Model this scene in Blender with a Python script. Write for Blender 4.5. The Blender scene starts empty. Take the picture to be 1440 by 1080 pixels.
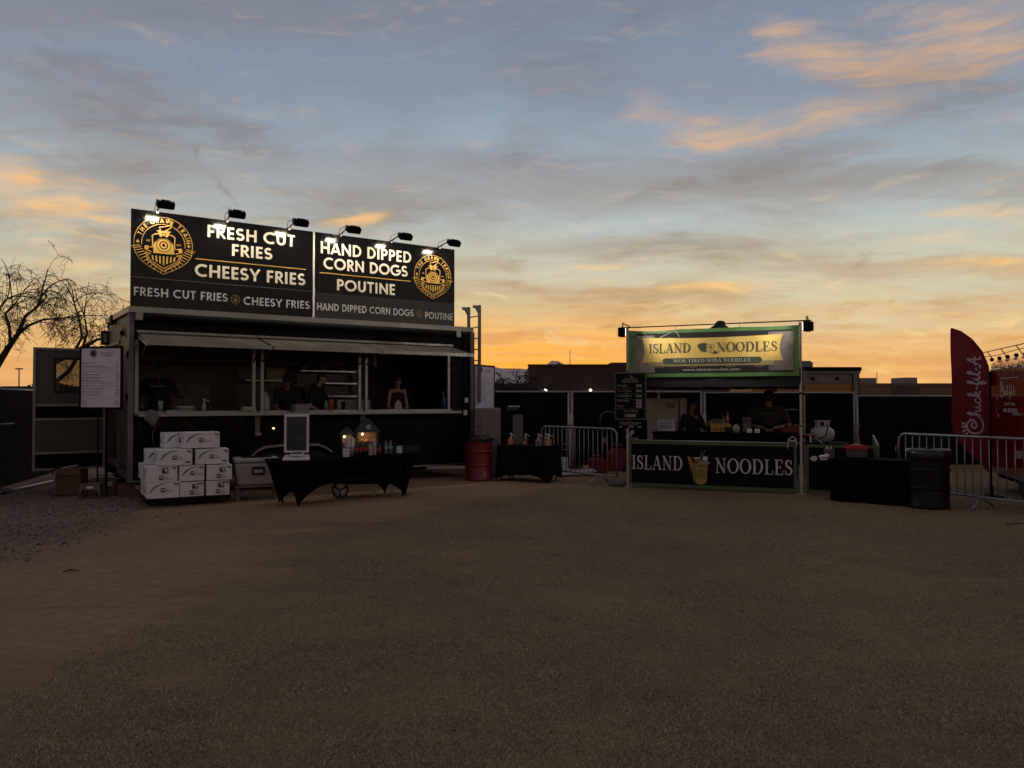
import bpy, bmesh, math, random
from math import sin, cos, pi, radians, sqrt, atan2
from mathutils import Vector, Matrix, Euler, noise as mnoise
from mathutils.geometry import tessellate_polygon
random.seed(7)
S = bpy.context.scene
COL = S.collection
# ------------------------------------------------------------------ camera
cd = bpy.data.cameras.new('camera'); cam = bpy.data.objects.new('camera', cd); COL.objects.link(cam)
cam.location = (0, 0, 1.62); cam.rotation_euler = (radians(91.15), 0, 0)
cd.sensor_width = 36; cd.lens = 27.5; cd.clip_start = 0.05; cd.clip_end = 20000
S.camera = cam
# ------------------------------------------------------------------ sun (already at the horizon, veiled by cloud)
sl = bpy.data.lights.new('sun', 'SUN'); sl.energy = 0.12; sl.angle = radians(12); sl.color = (1.0, 0.62, 0.32)
so = bpy.data.objects.new('sun', sl); COL.objects.link(so)
SUN_AZ, SUN_EL = 4.0, 1.0
so.rotation_euler = Vector((sin(radians(SUN_AZ)), cos(radians(SUN_AZ)), math.tan(radians(SUN_EL)))).to_track_quat('Z', 'Y').to_euler()
# ------------------------------------------------------------------ exposure
S.view_settings.view_transform = 'Standard'; S.view_settings.look = 'None'
S.view_settings.exposure = 0; S.view_settings.gamma = 1; S.view_settings.use_curve_mapping = False

def srgb(r, g, b):
    f = lambda c: (c/255/12.92 if c <= 10 else ((c/255+0.055)/1.055)**2.4)
    return (f(r), f(g), f(b), 1)

class NT:
    """small helper to write node trees"""
    def __init__(s, nt): s.nt = nt; s.L = nt.links
    def n(s, t, **k):
        o = s.nt.nodes.new(t)
        for a, v in k.items(): setattr(o, a, v)
        return o
    def put(s, sock, v):
        if isinstance(v, (int, float)): sock.default_value = v
        elif isinstance(v, (tuple, list)): sock.default_value = v
        else: s.L.new(v, sock)
    def m(s, op, a, b=0.0, c=0.0, clamp=False):
        o = s.n('ShaderNodeMath', operation=op, use_clamp=clamp)
        for i, v in enumerate((a, b, c)): s.put(o.inputs[i], v)
        return o.outputs[0]
    def mix(s, f, a, b, blend='MIX'):
        o = s.n('ShaderNodeMix', data_type='RGBA', blend_type=blend)
        s.put(o.inputs[0], f); s.put(o.inputs[6], a); s.put(o.inputs[7], b)
        return o.outputs[2]
    def ramp(s, f, stops, interp='LINEAR'):
        o = s.n('ShaderNodeValToRGB'); o.color_ramp.interpolation = interp
        e = o.color_ramp.elements
        while len(e) > 1: e.remove(e[-1])
        e[0].position = stops[0][0]; e[0].color = stops[0][1]
        for p, c in stops[1:]:
            q = e.new(p); q.color = c
        s.put(o.inputs[0], f); return o.outputs[0]
    def noise(s, vec, scale, detail=3, rough=0.5, dist=0.0, dim='3D'):
        o = s.n('ShaderNodeTexNoise', noise_dimensions=dim)
        if vec is not None: s.L.new(vec, o.inputs['Vector'])
        o.inputs['Scale'].default_value = scale; o.inputs['Detail'].default_value = detail
        o.inputs['Roughness'].default_value = rough; o.inputs['Distortion'].default_value = dist
        return o.outputs[0]
    def smooth(s, v, a, b, lo=0.0, hi=1.0):
        o = s.n('ShaderNodeMapRange', interpolation_type='SMOOTHSTEP')
        s.put(o.inputs[0], v); s.put(o.inputs[1], a); s.put(o.inputs[2], b); s.put(o.inputs[3], lo); s.put(o.inputs[4], hi)
        return o.outputs[0]
    def comb(s, x, y, z):
        o = s.n('ShaderNodeCombineXYZ')
        for i, v in enumerate((x, y, z)): s.put(o.inputs[i], v)
        return o.outputs[0]

# ------------------------------------------------------------------ sky
W = bpy.data.worlds.new('World'); S.world = W; W.use_nodes = True
wt = W.node_tree; wt.nodes.clear(); N = NT(wt)
bg = N.n('ShaderNodeBackground'); wo = N.n('ShaderNodeOutputWorld'); N.L.new(bg.outputs[0], wo.inputs[0])
bg.inputs[1].default_value = 0.1
sky = N.n('ShaderNodeTexSky', sky_type='NISHITA'); sky.sun_disc = False
sky.sun_elevation = radians(SUN_EL); sky.sun_rotation = radians(SUN_AZ)
tc = N.n('ShaderNodeTexCoord'); sep = N.n('ShaderNodeSeparateXYZ'); N.L.new(tc.outputs['Generated'], sep.inputs[0])
X, Y, Z = sep.outputs
RAD = 180/pi
az = N.m('MULTIPLY', N.m('ARCTAN2', X, Y), RAD)          # degrees right of the view axis
el = N.m('MULTIPLY', N.m('ARCSINE', Z), RAD)             # degrees above the horizon
e01 = N.m('DIVIDE', el, 90, clamp=True)
west = N.ramp(e01, [(0.0, srgb(232, 160, 92)), (2.5/90, srgb(236, 176, 102)), (4.6/90, srgb(222, 182, 126)), (6.5/90, srgb(206, 190, 150)), (9/90, srgb(194, 192, 168)),
                    (13/90, srgb(172, 182, 182)), (16.5/90, srgb(152, 166, 178)), (21/90, srgb(132, 147, 166)), (27/90, srgb(120, 133, 153)),
                    (45/90, srgb(104, 114, 134)), (1.0, srgb(98, 102, 118))])
east = N.ramp(e01, [(0.0, srgb(124, 107, 106)), (7/90, srgb(138, 119, 116)), (15/90, srgb(130, 117, 117)), (30/90, srgb(116, 112, 119)),
                    (1.0, srgb(98, 102, 118))])
dpt = N.m('COSINE', N.m('DIVIDE', N.m('SUBTRACT', az, 4.0), RAD))
wf = N.smooth(dpt, -0.35, 0.75)
base = N.mix(wf, east, west)
# pink/pale towards the sides of the glow
desat = N.m('MULTIPLY', N.smooth(az, 7.0, 24.0), N.m('MULTIPLY', N.smooth(el, 2.5, 5.5), N.smooth(el, 13.0, 8.0)))
base = N.mix(N.m('MULTIPLY', desat, 0.55), base, srgb(204, 200, 176))
side = N.smooth(N.m('ABSOLUTE', N.m('SUBTRACT', az, 3.0)), 5.0, 33.0)
lowm = N.smooth(el, 0.0, 7.0, 1.0, 0.0)
base = N.mix(N.m('MULTIPLY', N.m('MULTIPLY', side, lowm), 0.55), base, srgb(226, 176, 124))
nis = N.mix(1.0, sky.outputs[0], (0.10, 0.10, 0.10, 1), 'MULTIPLY')
base = N.mix(0.10, base, nis)
# clouds: plane-projected domain, warped
den = N.m('ADD', N.m('MAXIMUM', Z, 0.0), 0.10)
px = N.m('DIVIDE', X, den); py = N.m('DIVIDE', Y, den)
pv = N.comb(px, py, 0.0)
wn = N.n('ShaderNodeTexNoise'); N.L.new(pv, wn.inputs['Vector']); wn.inputs['Scale'].default_value = 0.7; wn.inputs['Detail'].default_value = 3
warp = N.n('ShaderNodeVectorMath', operation='MULTIPLY_ADD'); N.L.new(wn.outputs['Color'], warp.inputs[0]); warp.inputs[1].default_value = (1.1, 1.1, 0); N.L.new(pv, warp.inputs[2])
mp = N.n('ShaderNodeMapping'); mp.inputs['Rotation'].default_value = (0, 0, radians(-28)); mp.inputs['Scale'].default_value = (0.55, 1.5, 1)
N.L.new(warp.outputs[0], mp.inputs[0])
n1 = N.noise(mp.outputs[0], 1.15, 6, 0.52, 0.35)
n2 = N.noise(mp.outputs[0], 3.1, 6, 0.58, 0.5)
# screen-independent angular domain (degrees) for the bands themselves
ang = N.comb(az, el, 0.0)
aw = N.n('ShaderNodeTexNoise'); amap = N.n('ShaderNodeMapping'); amap.inputs['Scale'].default_value = (0.09, 0.16, 1)
N.L.new(ang, amap.inputs[0]); N.L.new(amap.outputs[0], aw.inputs['Vector']); aw.inputs['Scale'].default_value = 1.0; aw.inputs['Detail'].default_value = 5; aw.inputs['Roughness'].default_value = 0.55
awc = N.n('ShaderNodeVectorMath', operation='SUBTRACT'); N.L.new(aw.outputs['Color'], awc.inputs[0]); awc.inputs[1].default_value = (0.5, 0.5, 0.5)
aws = N.n('ShaderNodeVectorMath', operation='MULTIPLY_ADD'); N.L.new(awc.outputs[0], aws.inputs[0]); aws.inputs[1].default_value = (7.0, 3.0, 0); N.L.new(ang, aws.inputs[2])
angw = aws.outputs[0]
FPX = 1100.0
wm = N.n('ShaderNodeMapping'); wm.inputs['Rotation'].default_value = (0, 0, radians(-10)); wm.inputs['Scale'].default_value = (0.10, 0.62, 1)
N.L.new(angw, wm.inputs[0]); stw = N.noise(wm.outputs[0], 1.7, 8, 0.62, 0.5)
def azel(x, y):
    v = 540-y; a = radians(1.15)
    d = Vector((x-720, FPX*cos(a)-v*sin(a), FPX*sin(a)+v*cos(a))).normalized()
    return math.degrees(atan2(d.x, d.y)), math.degrees(math.asin(d.z))
def band(x0, y0, x1, y1, wid, soft=1.0):
    """an elongated cloud from one bearing to another; width in degrees"""
    a0, b0 = azel(x0, y0); a1, b1 = azel(x1, y1)
    L = sqrt((a1-a0)**2+(b1-b0)**2)/2*1.15
    m = N.n('ShaderNodeMapping', vector_type='TEXTURE')
    m.inputs['Location'].default_value = ((a0+a1)/2, (b0+b1)/2, 0)
    m.inputs['Rotation'].default_value = (0, 0, atan2(b1-b0, a1-a0)); m.inputs['Scale'].default_value = (L, wid, 1)
    N.L.new(angw, m.inputs[0])
    g = N.n('ShaderNodeTexGradient', gradient_type='SPHERICAL'); N.L.new(m.outputs[0], g.inputs[0])
    return N.smooth(N.m('ADD', g.outputs[1], N.m('MULTIPLY', N.m('SUBTRACT', stw, 0.5), 1.7)), 0.08, 0.95*soft)
def addm(ms):
    o = ms[0]
    for q in ms[1:]: o = N.m('MAXIMUM', o, q)
    return o
# fine streaks that break the bands up
smap = N.n('ShaderNodeMapping'); smap.inputs['Rotation'].default_value = (0, 0, radians(-8)); smap.inputs['Scale'].default_value = (0.10, 0.55, 1)
N.L.new(angw, smap.inputs[0]); st = N.noise(smap.outputs[0], 1.3, 7, 0.6, 0.4)
st2 = N.smooth(st, 0.36, 0.62)
smap3 = N.n('ShaderNodeMapping'); smap3.inputs['Scale'].default_value = (0.05, 0.75, 1)
N.L.new(angw, smap3.inputs[0]); stl = N.noise(smap3.outputs[0], 1.6, 7, 0.62, 0.3)
# grey veil everywhere
highf = N.smooth(el, 1.0, 9.0)
veil = N.m('MULTIPLY', N.smooth(n1, 0.44, 0.66), 0.75)
greyc = N.ramp(e01, [(0.0, srgb(206, 140, 78)), (4/90, srgb(212, 158, 96)), (8/90, srgb(188, 160, 128)), (12/90, srgb(160, 150, 138)), (18/90, srgb(136, 135, 140)), (27/90, srgb(120, 123, 136)), (60/90, srgb(100, 102, 112)), (1, srgb(94, 97, 108))])
greye = N.ramp(e01, [(0.0, srgb(112, 94, 92)), (20/90, srgb(112, 100, 100)), (1, srgb(94, 97, 108))])
greyc = N.mix(wf, greye, greyc)
c = N.mix(veil, base, greyc)
c = N.mix(N.m('MULTIPLY', N.smooth(n2, 0.42, 0.66), 0.45), c, greyc)
dark = addm([N.m('MULTIPLY', band(-60, 60, 380, 200, 4.2), 0.9), N.m('MULTIPLY', band(180, 120, 470, 235, 3.0), 0.8), band(330, 300, 700, 285, 2.6), N.m('MULTIPLY', band(470, 250, 760, 330, 2.2), 0.7),
             band(800, 305, 1080, 232, 1.5), band(930, 262, 1260, 178, 2.6), N.m('MULTIPLY', band(1050, 250, 1480, 235, 1.4), 0.8),
             N.m('MULTIPLY', band(1100, 128, 1520, 105, 3.4), 0.95), N.m('MULTIPLY', band(620, 60, 980, 130, 4.0), 0.55), N.m('MULTIPLY', band(560, 200, 900, 235, 3.0), 0.6), band(700, 352, 1130, 335, 1.2), N.m('MULTIPLY', band(860, 365, 1180, 356, 0.8), 0.8), band(650, 432, 1130, 405, 2.6),
             N.m('MULTIPLY', band(640, 400, 900, 440, 2.4), 0.8), N.m('MULTIPLY', band(0, 215, 330, 245, 2.2), 0.85), N.m('MULTIPLY', band(820, 60, 960, 0, 1.6), 0.7), N.m('MULTIPLY', band(256, 180, 280, 235, 0.5), 0.8), N.m('MULTIPLY', band(274, 228, 322, 296, 0.5), 0.8)])
darkc = N.ramp(e01, [(0.0, srgb(198, 128, 66)), (4/90, srgb(204, 142, 80)), (7.5/90, srgb(184, 146, 104)), (11/90, srgb(150, 138, 122)), (18/90, srgb(127, 123, 126)), (27/90, srgb(110, 114, 128)), (1, srgb(90, 98, 118))])
c = N.mix(N.m('MULTIPLY', dark, N.m('MULTIPLY_ADD', st2, 0.45, 0.5)), c, darkc)
# pale rifts between the clouds
pale = addm([band(560, 200, 760, 150, 2.6), band(690, 310, 1180, 290, 2.4), band(1120, 300, 1500, 320, 3.0), band(660, 372, 1000, 385, 1.6), band(1060, 420, 1330, 440, 2.4)])
palec = N.ramp(e01, [(0.0, srgb(250, 210, 140)), (6/90, srgb(222, 206, 158)), (12/90, srgb(178, 192, 192)), (20/90, srgb(142, 160, 178)), (1, srgb(110, 130, 160))])
c = N.mix(N.m('MULTIPLY', pale, 0.5), c, palec)
# lit edges: orange and peach cirrus
fire = addm([N.m('MULTIPLY', band(1040, 46, 1260, 92, 2.4), 0.7), N.m('MULTIPLY', band(1120, 98, 1540, 22, 3.0), 0.85), N.m('MULTIPLY', band(1180, 36, 1540, -10, 3.8), 0.6), N.m('MULTIPLY', band(1050, 30, 1180, 50, 1.4), 0.8),
             N.m('MULTIPLY', band(860, 142, 980, 168, 1.6), 0.75), N.m('MULTIPLY', band(900, 180, 1180, 172, 1.9), 0.7), N.m('MULTIPLY', band(1080, 180, 1250, 145, 1.6), 0.8), N.m('MULTIPLY', band(1120, 165, 1340, 115, 1.6), 0.5),
             N.m('MULTIPLY', band(-40, 236, 90, 236, 0.9), 0.9), band(-80, 250, 250, 312, 2.9), band(-60, 232, 100, 240, 1.3), N.m('MULTIPLY', band(-40, 285, 200, 320, 1.6), 0.6), N.m('MULTIPLY', band(90, 300, 240, 312, 1.0), 0.7), band(440, 312, 560, 300, 0.9),
             N.m('MULTIPLY', band(1260, 298, 1480, 308, 0.8), 0.6), N.m('MULTIPLY', band(0, 378, 190, 380, 0.8), 0.6), N.m('MULTIPLY', band(1290, 372, 1480, 380, 0.9), 0.8),
             band(900, 408, 1130, 402, 0.7), band(780, 375, 900, 368, 0.5)])
firec = N.ramp(e01, [(0.0, srgb(255, 190, 84)), (6/90, srgb(252, 204, 128)), (11/90, srgb(246, 190, 116)), (16/90, srgb(240, 182, 114)), (20/90, srgb(222, 172, 122)), (27/90, srgb(226, 174, 116)), (1, srgb(110, 110, 130))])
c = N.mix(N.m('MULTIPLY', fire, N.m('MULTIPLY_ADD', st2, 0.55, 0.30), clamp=True), c, firec)
# streaked glow low over the horizon
gl = N.m('MULTIPLY', N.m('MULTIPLY', N.smooth(N.m('ABSOLUTE', N.m('SUBTRACT', el, 3.2)), 0.5, 4.6, 1.0, 0.0), wf), N.smooth(N.m('ABSOLUTE', N.m('SUBTRACT', az, 3.0)), 5.0, 22.0, 1.0, 0.35))
c = N.mix(N.m('MULTIPLY', gl, N.smooth(stl, 0.46, 0.62, 0.0, 0.6)), c, srgb(250, 196, 108))
c = N.mix(N.m('MULTIPLY', gl, N.smooth(stl, 0.36, 0.50, 0.75, 0.0)), c, srgb(206, 142, 88))
glc = N.m('MULTIPLY', N.smooth(N.m('ABSOLUTE', N.m('SUBTRACT', az, 3.5)), 3.0, 14.0, 1.0, 0.0), N.smooth(el, 2.0, 7.0, 1.0, 0.0))
c = N.mix(N.m('MULTIPLY', glc, N.smooth(stl, 0.36, 0.60, 0.45, 1.0)), c, srgb(252, 168, 50))
# fine feathered texture through all the cloud
fm = N.n('ShaderNodeMapping'); fm.inputs['Rotation'].default_value = (0, 0, radians(-12)); fm.inputs['Scale'].default_value = (0.16, 0.62, 1)
N.L.new(angw, fm.inputs[0]); ft = N.noise(fm.outputs[0], 1.25, 7, 0.60, 0.25)
hf = N.smooth(el, 5.0, 17.0, 1.0, 0.38)
c = N.mix(N.m('MULTIPLY', N.smooth(ft, 0.54, 0.74), N.m('MULTIPLY', hf, 0.8)), c, N.mix(0.45, palec, firec))
c = N.mix(N.m('MULTIPLY', N.smooth(ft, 0.26, 0.46, 1.0, 0.0), N.m('MULTIPLY', hf, 0.75)), c, darkc)
# pastel variation of brightness
c = N.mix(N.smooth(n2, 0.35, 0.75, 0.0, 0.22), c, palec)
# air below the horizon
c = N.mix(N.smooth(el, -0.6, -0.1, 1.0, 0.0), c, srgb(70, 60, 54))
c = N.mix(1.0, c, (11.2, 11.2, 11.2, 1), 'MULTIPLY')
mx = wt.nodes[-1]
N.L.new(c, bg.inputs[0])

# ------------------------------------------------------------------ materials
MATS = {}
def mat(name, col, rough=0.6, metal=0.0, var=0.12, vscale=3.0, bump=0.0, bscale=60.0, spec=0.5, emit=None, es=0.0, dirt=0.0, alpha=1.0, trans=0.0, coat=0.0):
    if name in MATS: return MATS[name]
    m = bpy.data.materials.new(name); m.use_nodes = True; m.node_tree.nodes.clear(); q = NT(m.node_tree)
    out = q.n('ShaderNodeOutputMaterial'); p = q.n('ShaderNodeBsdfPrincipled'); q.L.new(p.outputs[0], out.inputs[0])
    t = q.n('ShaderNodeTexCoord'); v = t.outputs['Object']
    if len(col) == 3: col = (*col, 1)
    nz = q.noise(v, vscale, 4, 0.6)
    lo = tuple(c*(1-var) for c in col[:3])+(1,); hi = tuple(min(1, c*(1+var)) for c in col[:3])+(1,)
    cc = q.ramp(nz, [(0.3, lo), (0.7, hi)])
    if dirt:
        dn = q.noise(v, 7.0, 6, 0.65)
        cc = q.mix(q.smooth(dn, 0.52, 0.75, 0.0, dirt), cc, (0.10, 0.075, 0.055, 1))
    q.L.new(cc, p.inputs['Base Color'])
    rn = q.noise(v, 11.0, 3, 0.6)
    q.L.new(q.smooth(rn, 0.2, 0.8, max(0.02, rough-0.08), min(1, rough+0.08)), p.inputs['Roughness'])
    p.inputs['Metallic'].default_value = metal; p.inputs['Specular IOR Level'].default_value = spec
    p.inputs['Coat Weight'].default_value = coat
    p.inputs['Transmission Weight'].default_value = trans; p.inputs['Alpha'].default_value = alpha
    if emit: p.inputs['Emission Color'].default_value = (*emit, 1); p.inputs['Emission Strength'].default_value = es
    if bump:
        b = q.n('ShaderNodeBump'); b.inputs['Strength'].default_value = bump; b.inputs['Distance'].default_value = 0.01
        q.L.new(q.noise(v, bscale, 4, 0.6), b.inputs['Height']); q.L.new(b.outputs[0], p.inputs['Normal'])
    MATS[name] = m; return m
BLK = mat('black_paint', (0.0035, 0.0035, 0.004), 0.5, dirt=0.04, spec=0.12)
BLKG = mat('black_gloss_panel', (0.004, 0.004, 0.0045), 0.12, var=0.2, spec=0.22)
BLKM = mat('black_matt', (0.005, 0.005, 0.005), 0.75, spec=0.2)
ALU = mat('aluminium', (0.28, 0.27, 0.26), 0.42, 0.85, bump=0.1, dirt=0.25)
ALUD = mat('dull_aluminium', (0.17, 0.16, 0.15), 0.55, 0.6, bump=0.15, dirt=0.3)
GALV = mat('galvanised_steel', (0.31, 0.30, 0.29), 0.42, 0.75, var=0.25, vscale=20, bump=0.1)
STEEL = mat('stainless_steel', (0.36, 0.34, 0.31), 0.35, 0.8, bump=0.08)
HATCHM = mat('hatch_lining', (0.15, 0.13, 0.11), 0.45, 0.3, var=0.3, vscale=2.0, dirt=0.3)
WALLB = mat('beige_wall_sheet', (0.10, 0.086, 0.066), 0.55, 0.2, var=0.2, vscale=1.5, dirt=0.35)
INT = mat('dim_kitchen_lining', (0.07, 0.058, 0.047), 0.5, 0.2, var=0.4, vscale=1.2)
WHITE = mat('white_vinyl', (0.60, 0.58, 0.54), 0.5, var=0.03)
CREAMV = mat('cream_lettering', (0.74, 0.67, 0.56), 0.4, var=0.04, coat=0.6)
GREYV = mat('grey_lettering', (0.50, 0.49, 0.51), 0.5, var=0.04)
GOLD = mat('gold_lettering', (0.60, 0.35, 0.07), 0.4, 0.1, var=0.08, coat=0.5)
GOLDD = mat('faint_gold_lettering', (0.16, 0.10, 0.035), 0.5, var=0.05)
PAPER = mat('printed_paper', (0.68, 0.63, 0.74), 0.45, var=0.05)
INK = mat('black_ink', (0.03, 0.028, 0.03), 0.6, var=0.02)
INKG = mat('grey_ink', (0.16, 0.15, 0.165), 0.6, var=0.02)
CARTON = mat('white_carton', (0.66, 0.64, 0.64), 0.75, var=0.08, vscale=5, bump=0.12, bscale=25, dirt=0.12)
CARDB = mat('brown_cardboard', (0.12, 0.06, 0.042), 0.85, var=0.15, bump=0.15)
CLOTH = mat('black_stretch_cloth', (0.003, 0.003, 0.0038), 0.9, spec=0.08, bump=0.3, bscale=90)
GLASS = mat('dark_window_glass', (0.02, 0.02, 0.018), 0.04, spec=0.8)
CLEAR = mat('clear_plastic', (0.85, 0.85, 0.85), 0.12, alpha=0.03, spec=0.6)
RUBBER = mat('black_rubber', (0.012, 0.012, 0.012), 0.8)
REDD = mat('red_drum_paint', (0.15, 0.008, 0.011), 0.38, var=0.2, dirt=0.25)
GREEN = mat('green_border', (0.050, 0.092, 0.032), 0.5, var=0.15)
GREENB = mat('green_cloth_border', (0.085, 0.22, 0.05), 0.45, var=0.25, vscale=4)
COOL = mat('beige_cooler_plastic', (0.36, 0.31, 0.285), 0.5, var=0.06, dirt=0.1)
SCREEN = mat('fence_screen_mesh', (0.009, 0.008, 0.0075), 0.95, spec=0.1, var=0.3, vscale=0.8, bump=0.3, bscale=140)
WOOD = mat('bare_bark', (0.040, 0.030, 0.025), 0.9, var=0.3)
LIT = mat('lit_lamp_glass', (0.9, 0.9, 0.85), 0.3, emit=(1.0, 0.88, 0.66), es=130)
REDP = mat('red_plastic', (0.42, 0.012, 0.022), 0.4)

# ------------------------------------------------------------------ geometry helpers
class MB:
    def __init__(s): s.v = []; s.f = []; s.mi = []; s.mats = []; s.sm = []; s.M = Matrix()
    def slot(s, m):
        if m not in s.mats: s.mats.append(m)
        return s.mats.index(m)
    def add(s, vs, fs, m, smooth=False):
        b = len(s.v); s.v += [tuple(s.M @ Vector(p)) for p in vs]; k = s.slot(m)
        for f in fs: s.f.append([b+i for i in f]); s.mi.append(k); s.sm.append(smooth)
    def box(s, c, d, m, rot=None):
        x, y, z = d[0]/2, d[1]/2, d[2]/2
        vs = [Vector(p) for p in ((-x,-y,-z),(x,-y,-z),(x,y,-z),(-x,y,-z),(-x,-y,z),(x,-y,z),(x,y,z),(-x,y,z))]
        if rot is not None:
            R = Euler(rot).to_matrix(); vs = [R @ p for p in vs]
        s.add([p+Vector(c) for p in vs], [(0,3,2,1),(4,5,6,7),(0,1,5,4),(1,2,6,5),(2,3,7,6),(3,0,4,7)], m); return s
    def bb(s, x0, x1, y0, y1, z0, z1, m):
        return s.box(((x0+x1)/2, (y0+y1)/2, (z0+z1)/2), (abs(x1-x0), abs(y1-y0), abs(z1-z0)), m)
    def tube(s, pts, r, m, n=8, closed=False, smooth=True):
        pts = [Vector(p) for p in pts]; rs = r if isinstance(r, (list, tuple)) else [r]*len(pts)
        vs = []; up = None
        for i, p in enumerate(pts):
            a = pts[max(0, i-1)]; b = pts[min(len(pts)-1, i+1)]
            if closed: a = pts[i-1]; b = pts[(i+1) % len(pts)]
            t = (b-a); t = t.normalized() if t.length > 1e-9 else Vector((0, 0, 1))
            if up is None:
                up = Vector((0, 0, 1)) if abs(t.z) < 0.9 else Vector((1, 0, 0))
            u = t.cross(up); u = u.normalized() if u.length > 1e-6 else t.orthogonal().normalized()
            w = u.cross(t).normalized(); up = w
            for k in range(n):
                an = 2*pi*k/n; vs.append(p+(u*cos(an)+w*sin(an))*rs[i])
        fs = []; L = len(pts)
        for i in range(L if closed else L-1):
            for k in range(n):
                a = i*n+k; b = i*n+(k+1) % n; c = ((i+1) % L)*n+(k+1) % n; d = ((i+1) % L)*n+k
                fs.append((a, b, c, d))
        if not closed and n > 2: fs.append(tuple(range(n-1, -1, -1))); fs.append(tuple((L-1)*n+k for k in range(n)))
        s.add(vs, fs, m, smooth); return s
    def lathe(s, prof, m, c=(0, 0, 0), n=16, smooth=True, sx=1, sy=1, cap=True):
        vs = []; fs = []
        for (r, z) in prof:
            for k in range(n):
                a = 2*pi*k/n; vs.append((c[0]+r*cos(a)*sx, c[1]+r*sin(a)*sy, c[2]+z))
        for i in range(len(prof)-1):
            for k in range(n): fs.append((i*n+k, i*n+(k+1) % n, (i+1)*n+(k+1) % n, (i+1)*n+k))
        if cap:
            fs.append(tuple(range(n-1, -1, -1))); fs.append(tuple((len(prof)-1)*n+k for k in range(n)))
        s.add(vs, fs, m, smooth); return s
    def prism(s, pts, y0, y1, m):
        """outline in XZ extruded along Y"""
        n = len(pts); vs = [(x, y0, z) for x, z in pts]+[(x, y1, z) for x, z in pts]
        tri = tessellate_polygon([[Vector((x, z, 0)) for x, z in pts]])
        fs = [tuple(t) for t in tri]+[tuple(n+i for i in reversed(t)) for t in tri]
        fs += [(i, (i+1) % n, n+(i+1) % n, n+i) for i in range(n)]
        s.add(vs, fs, m); return s
    def ball(s, c, r, m, n=10, sc=(1, 1, 1)):
        prof = [(max(1e-4, r*sin(pi*i/6)), -r*cos(pi*i/6)) for i in range(7)]
        vs = []; fs = []
        for (q, z) in prof:
            for k in range(n): vs.append((c[0]+q*cos(2*pi*k/n)*sc[0], c[1]+q*sin(2*pi*k/n)*sc[1], c[2]+z*sc[2]))
        for i in range(6):
            for k in range(n): fs.append((i*n+k, i*n+(k+1) % n, (i+1)*n+(k+1) % n, (i+1)*n+k))
        fs.append(tuple(range(n-1, -1, -1))); fs.append(tuple(6*n+k for k in range(n)))
        s.add(vs, fs, m, True); return s
    def mesh(s, name):
        me = bpy.data.meshes.new(name); me.from_pydata(s.v, [], s.f)
        for m in s.mats: me.materials.append(m)
        me.polygons.foreach_set('material_index', s.mi); me.polygons.foreach_set('use_smooth', s.sm); me.update()
        return me
    def build(s, name, parent=None, loc=None, rz=None, label=None, bevel=0.0, fix=True):
        me = s.mesh(name)
        if fix:
            bm = bmesh.new(); bm.from_mesh(me); bmesh.ops.recalc_face_normals(bm, faces=bm.faces); bm.to_mesh(me); bm.free()
        o = bpy.data.objects.new(name, me); COL.objects.link(o)
        if parent is not None: o.parent = parent
        if loc is not None: o.location = loc
        if rz is not None: o.rotation_euler = (0, 0, rz)
        if label: o['label'] = label
        if bevel:
            b = o.modifiers.new('edge', 'BEVEL'); b.width = bevel; b.segments = 2; b.limit_method = 'ANGLE'; b.angle_limit = radians(40)
        return o
def tag(o, label, cat, group=None, kind=None):
    if label: o['label'] = label
    if cat: o['category'] = cat
    if group: o['group'] = group
    if kind: o['kind'] = kind
    return o
def thing(name, label, cat, loc=(0, 0, 0), rz=0.0, group=None):
    o = bpy.data.objects.new(name, None); COL.objects.link(o); o.location = loc; o.rotation_euler = (0, 0, rz)
    o.empty_display_size = 0.2
    return tag(o, label, cat, group)
def copy_tree(o, parent=None):
    c = o.copy(); COL.objects.link(c)
    if parent is not None: c.parent = parent
    for ch in [q for q in COL.objects if q.parent == o]: copy_tree(ch, c)
    return c
def frame(A, deg):
    u = Vector((cos(radians(deg)), sin(radians(deg)), 0)); n = Vector((-u.y, u.x, 0)); A = Vector((A[0], A[1], 0))
    return lambda x, y, z: A+u*x+n*y+Vector((0, 0, z))
TW = frame((-6.31, 12.9), 35); TRZ = radians(35)      # food trailer front
BW = frame((2.15, 14.54), -21.5); BRZ = radians(-21.5)  # noodle stall front
DW = frame((-3.25, 11.9), 43); DRZ = radians(43)      # drinks table

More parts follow.
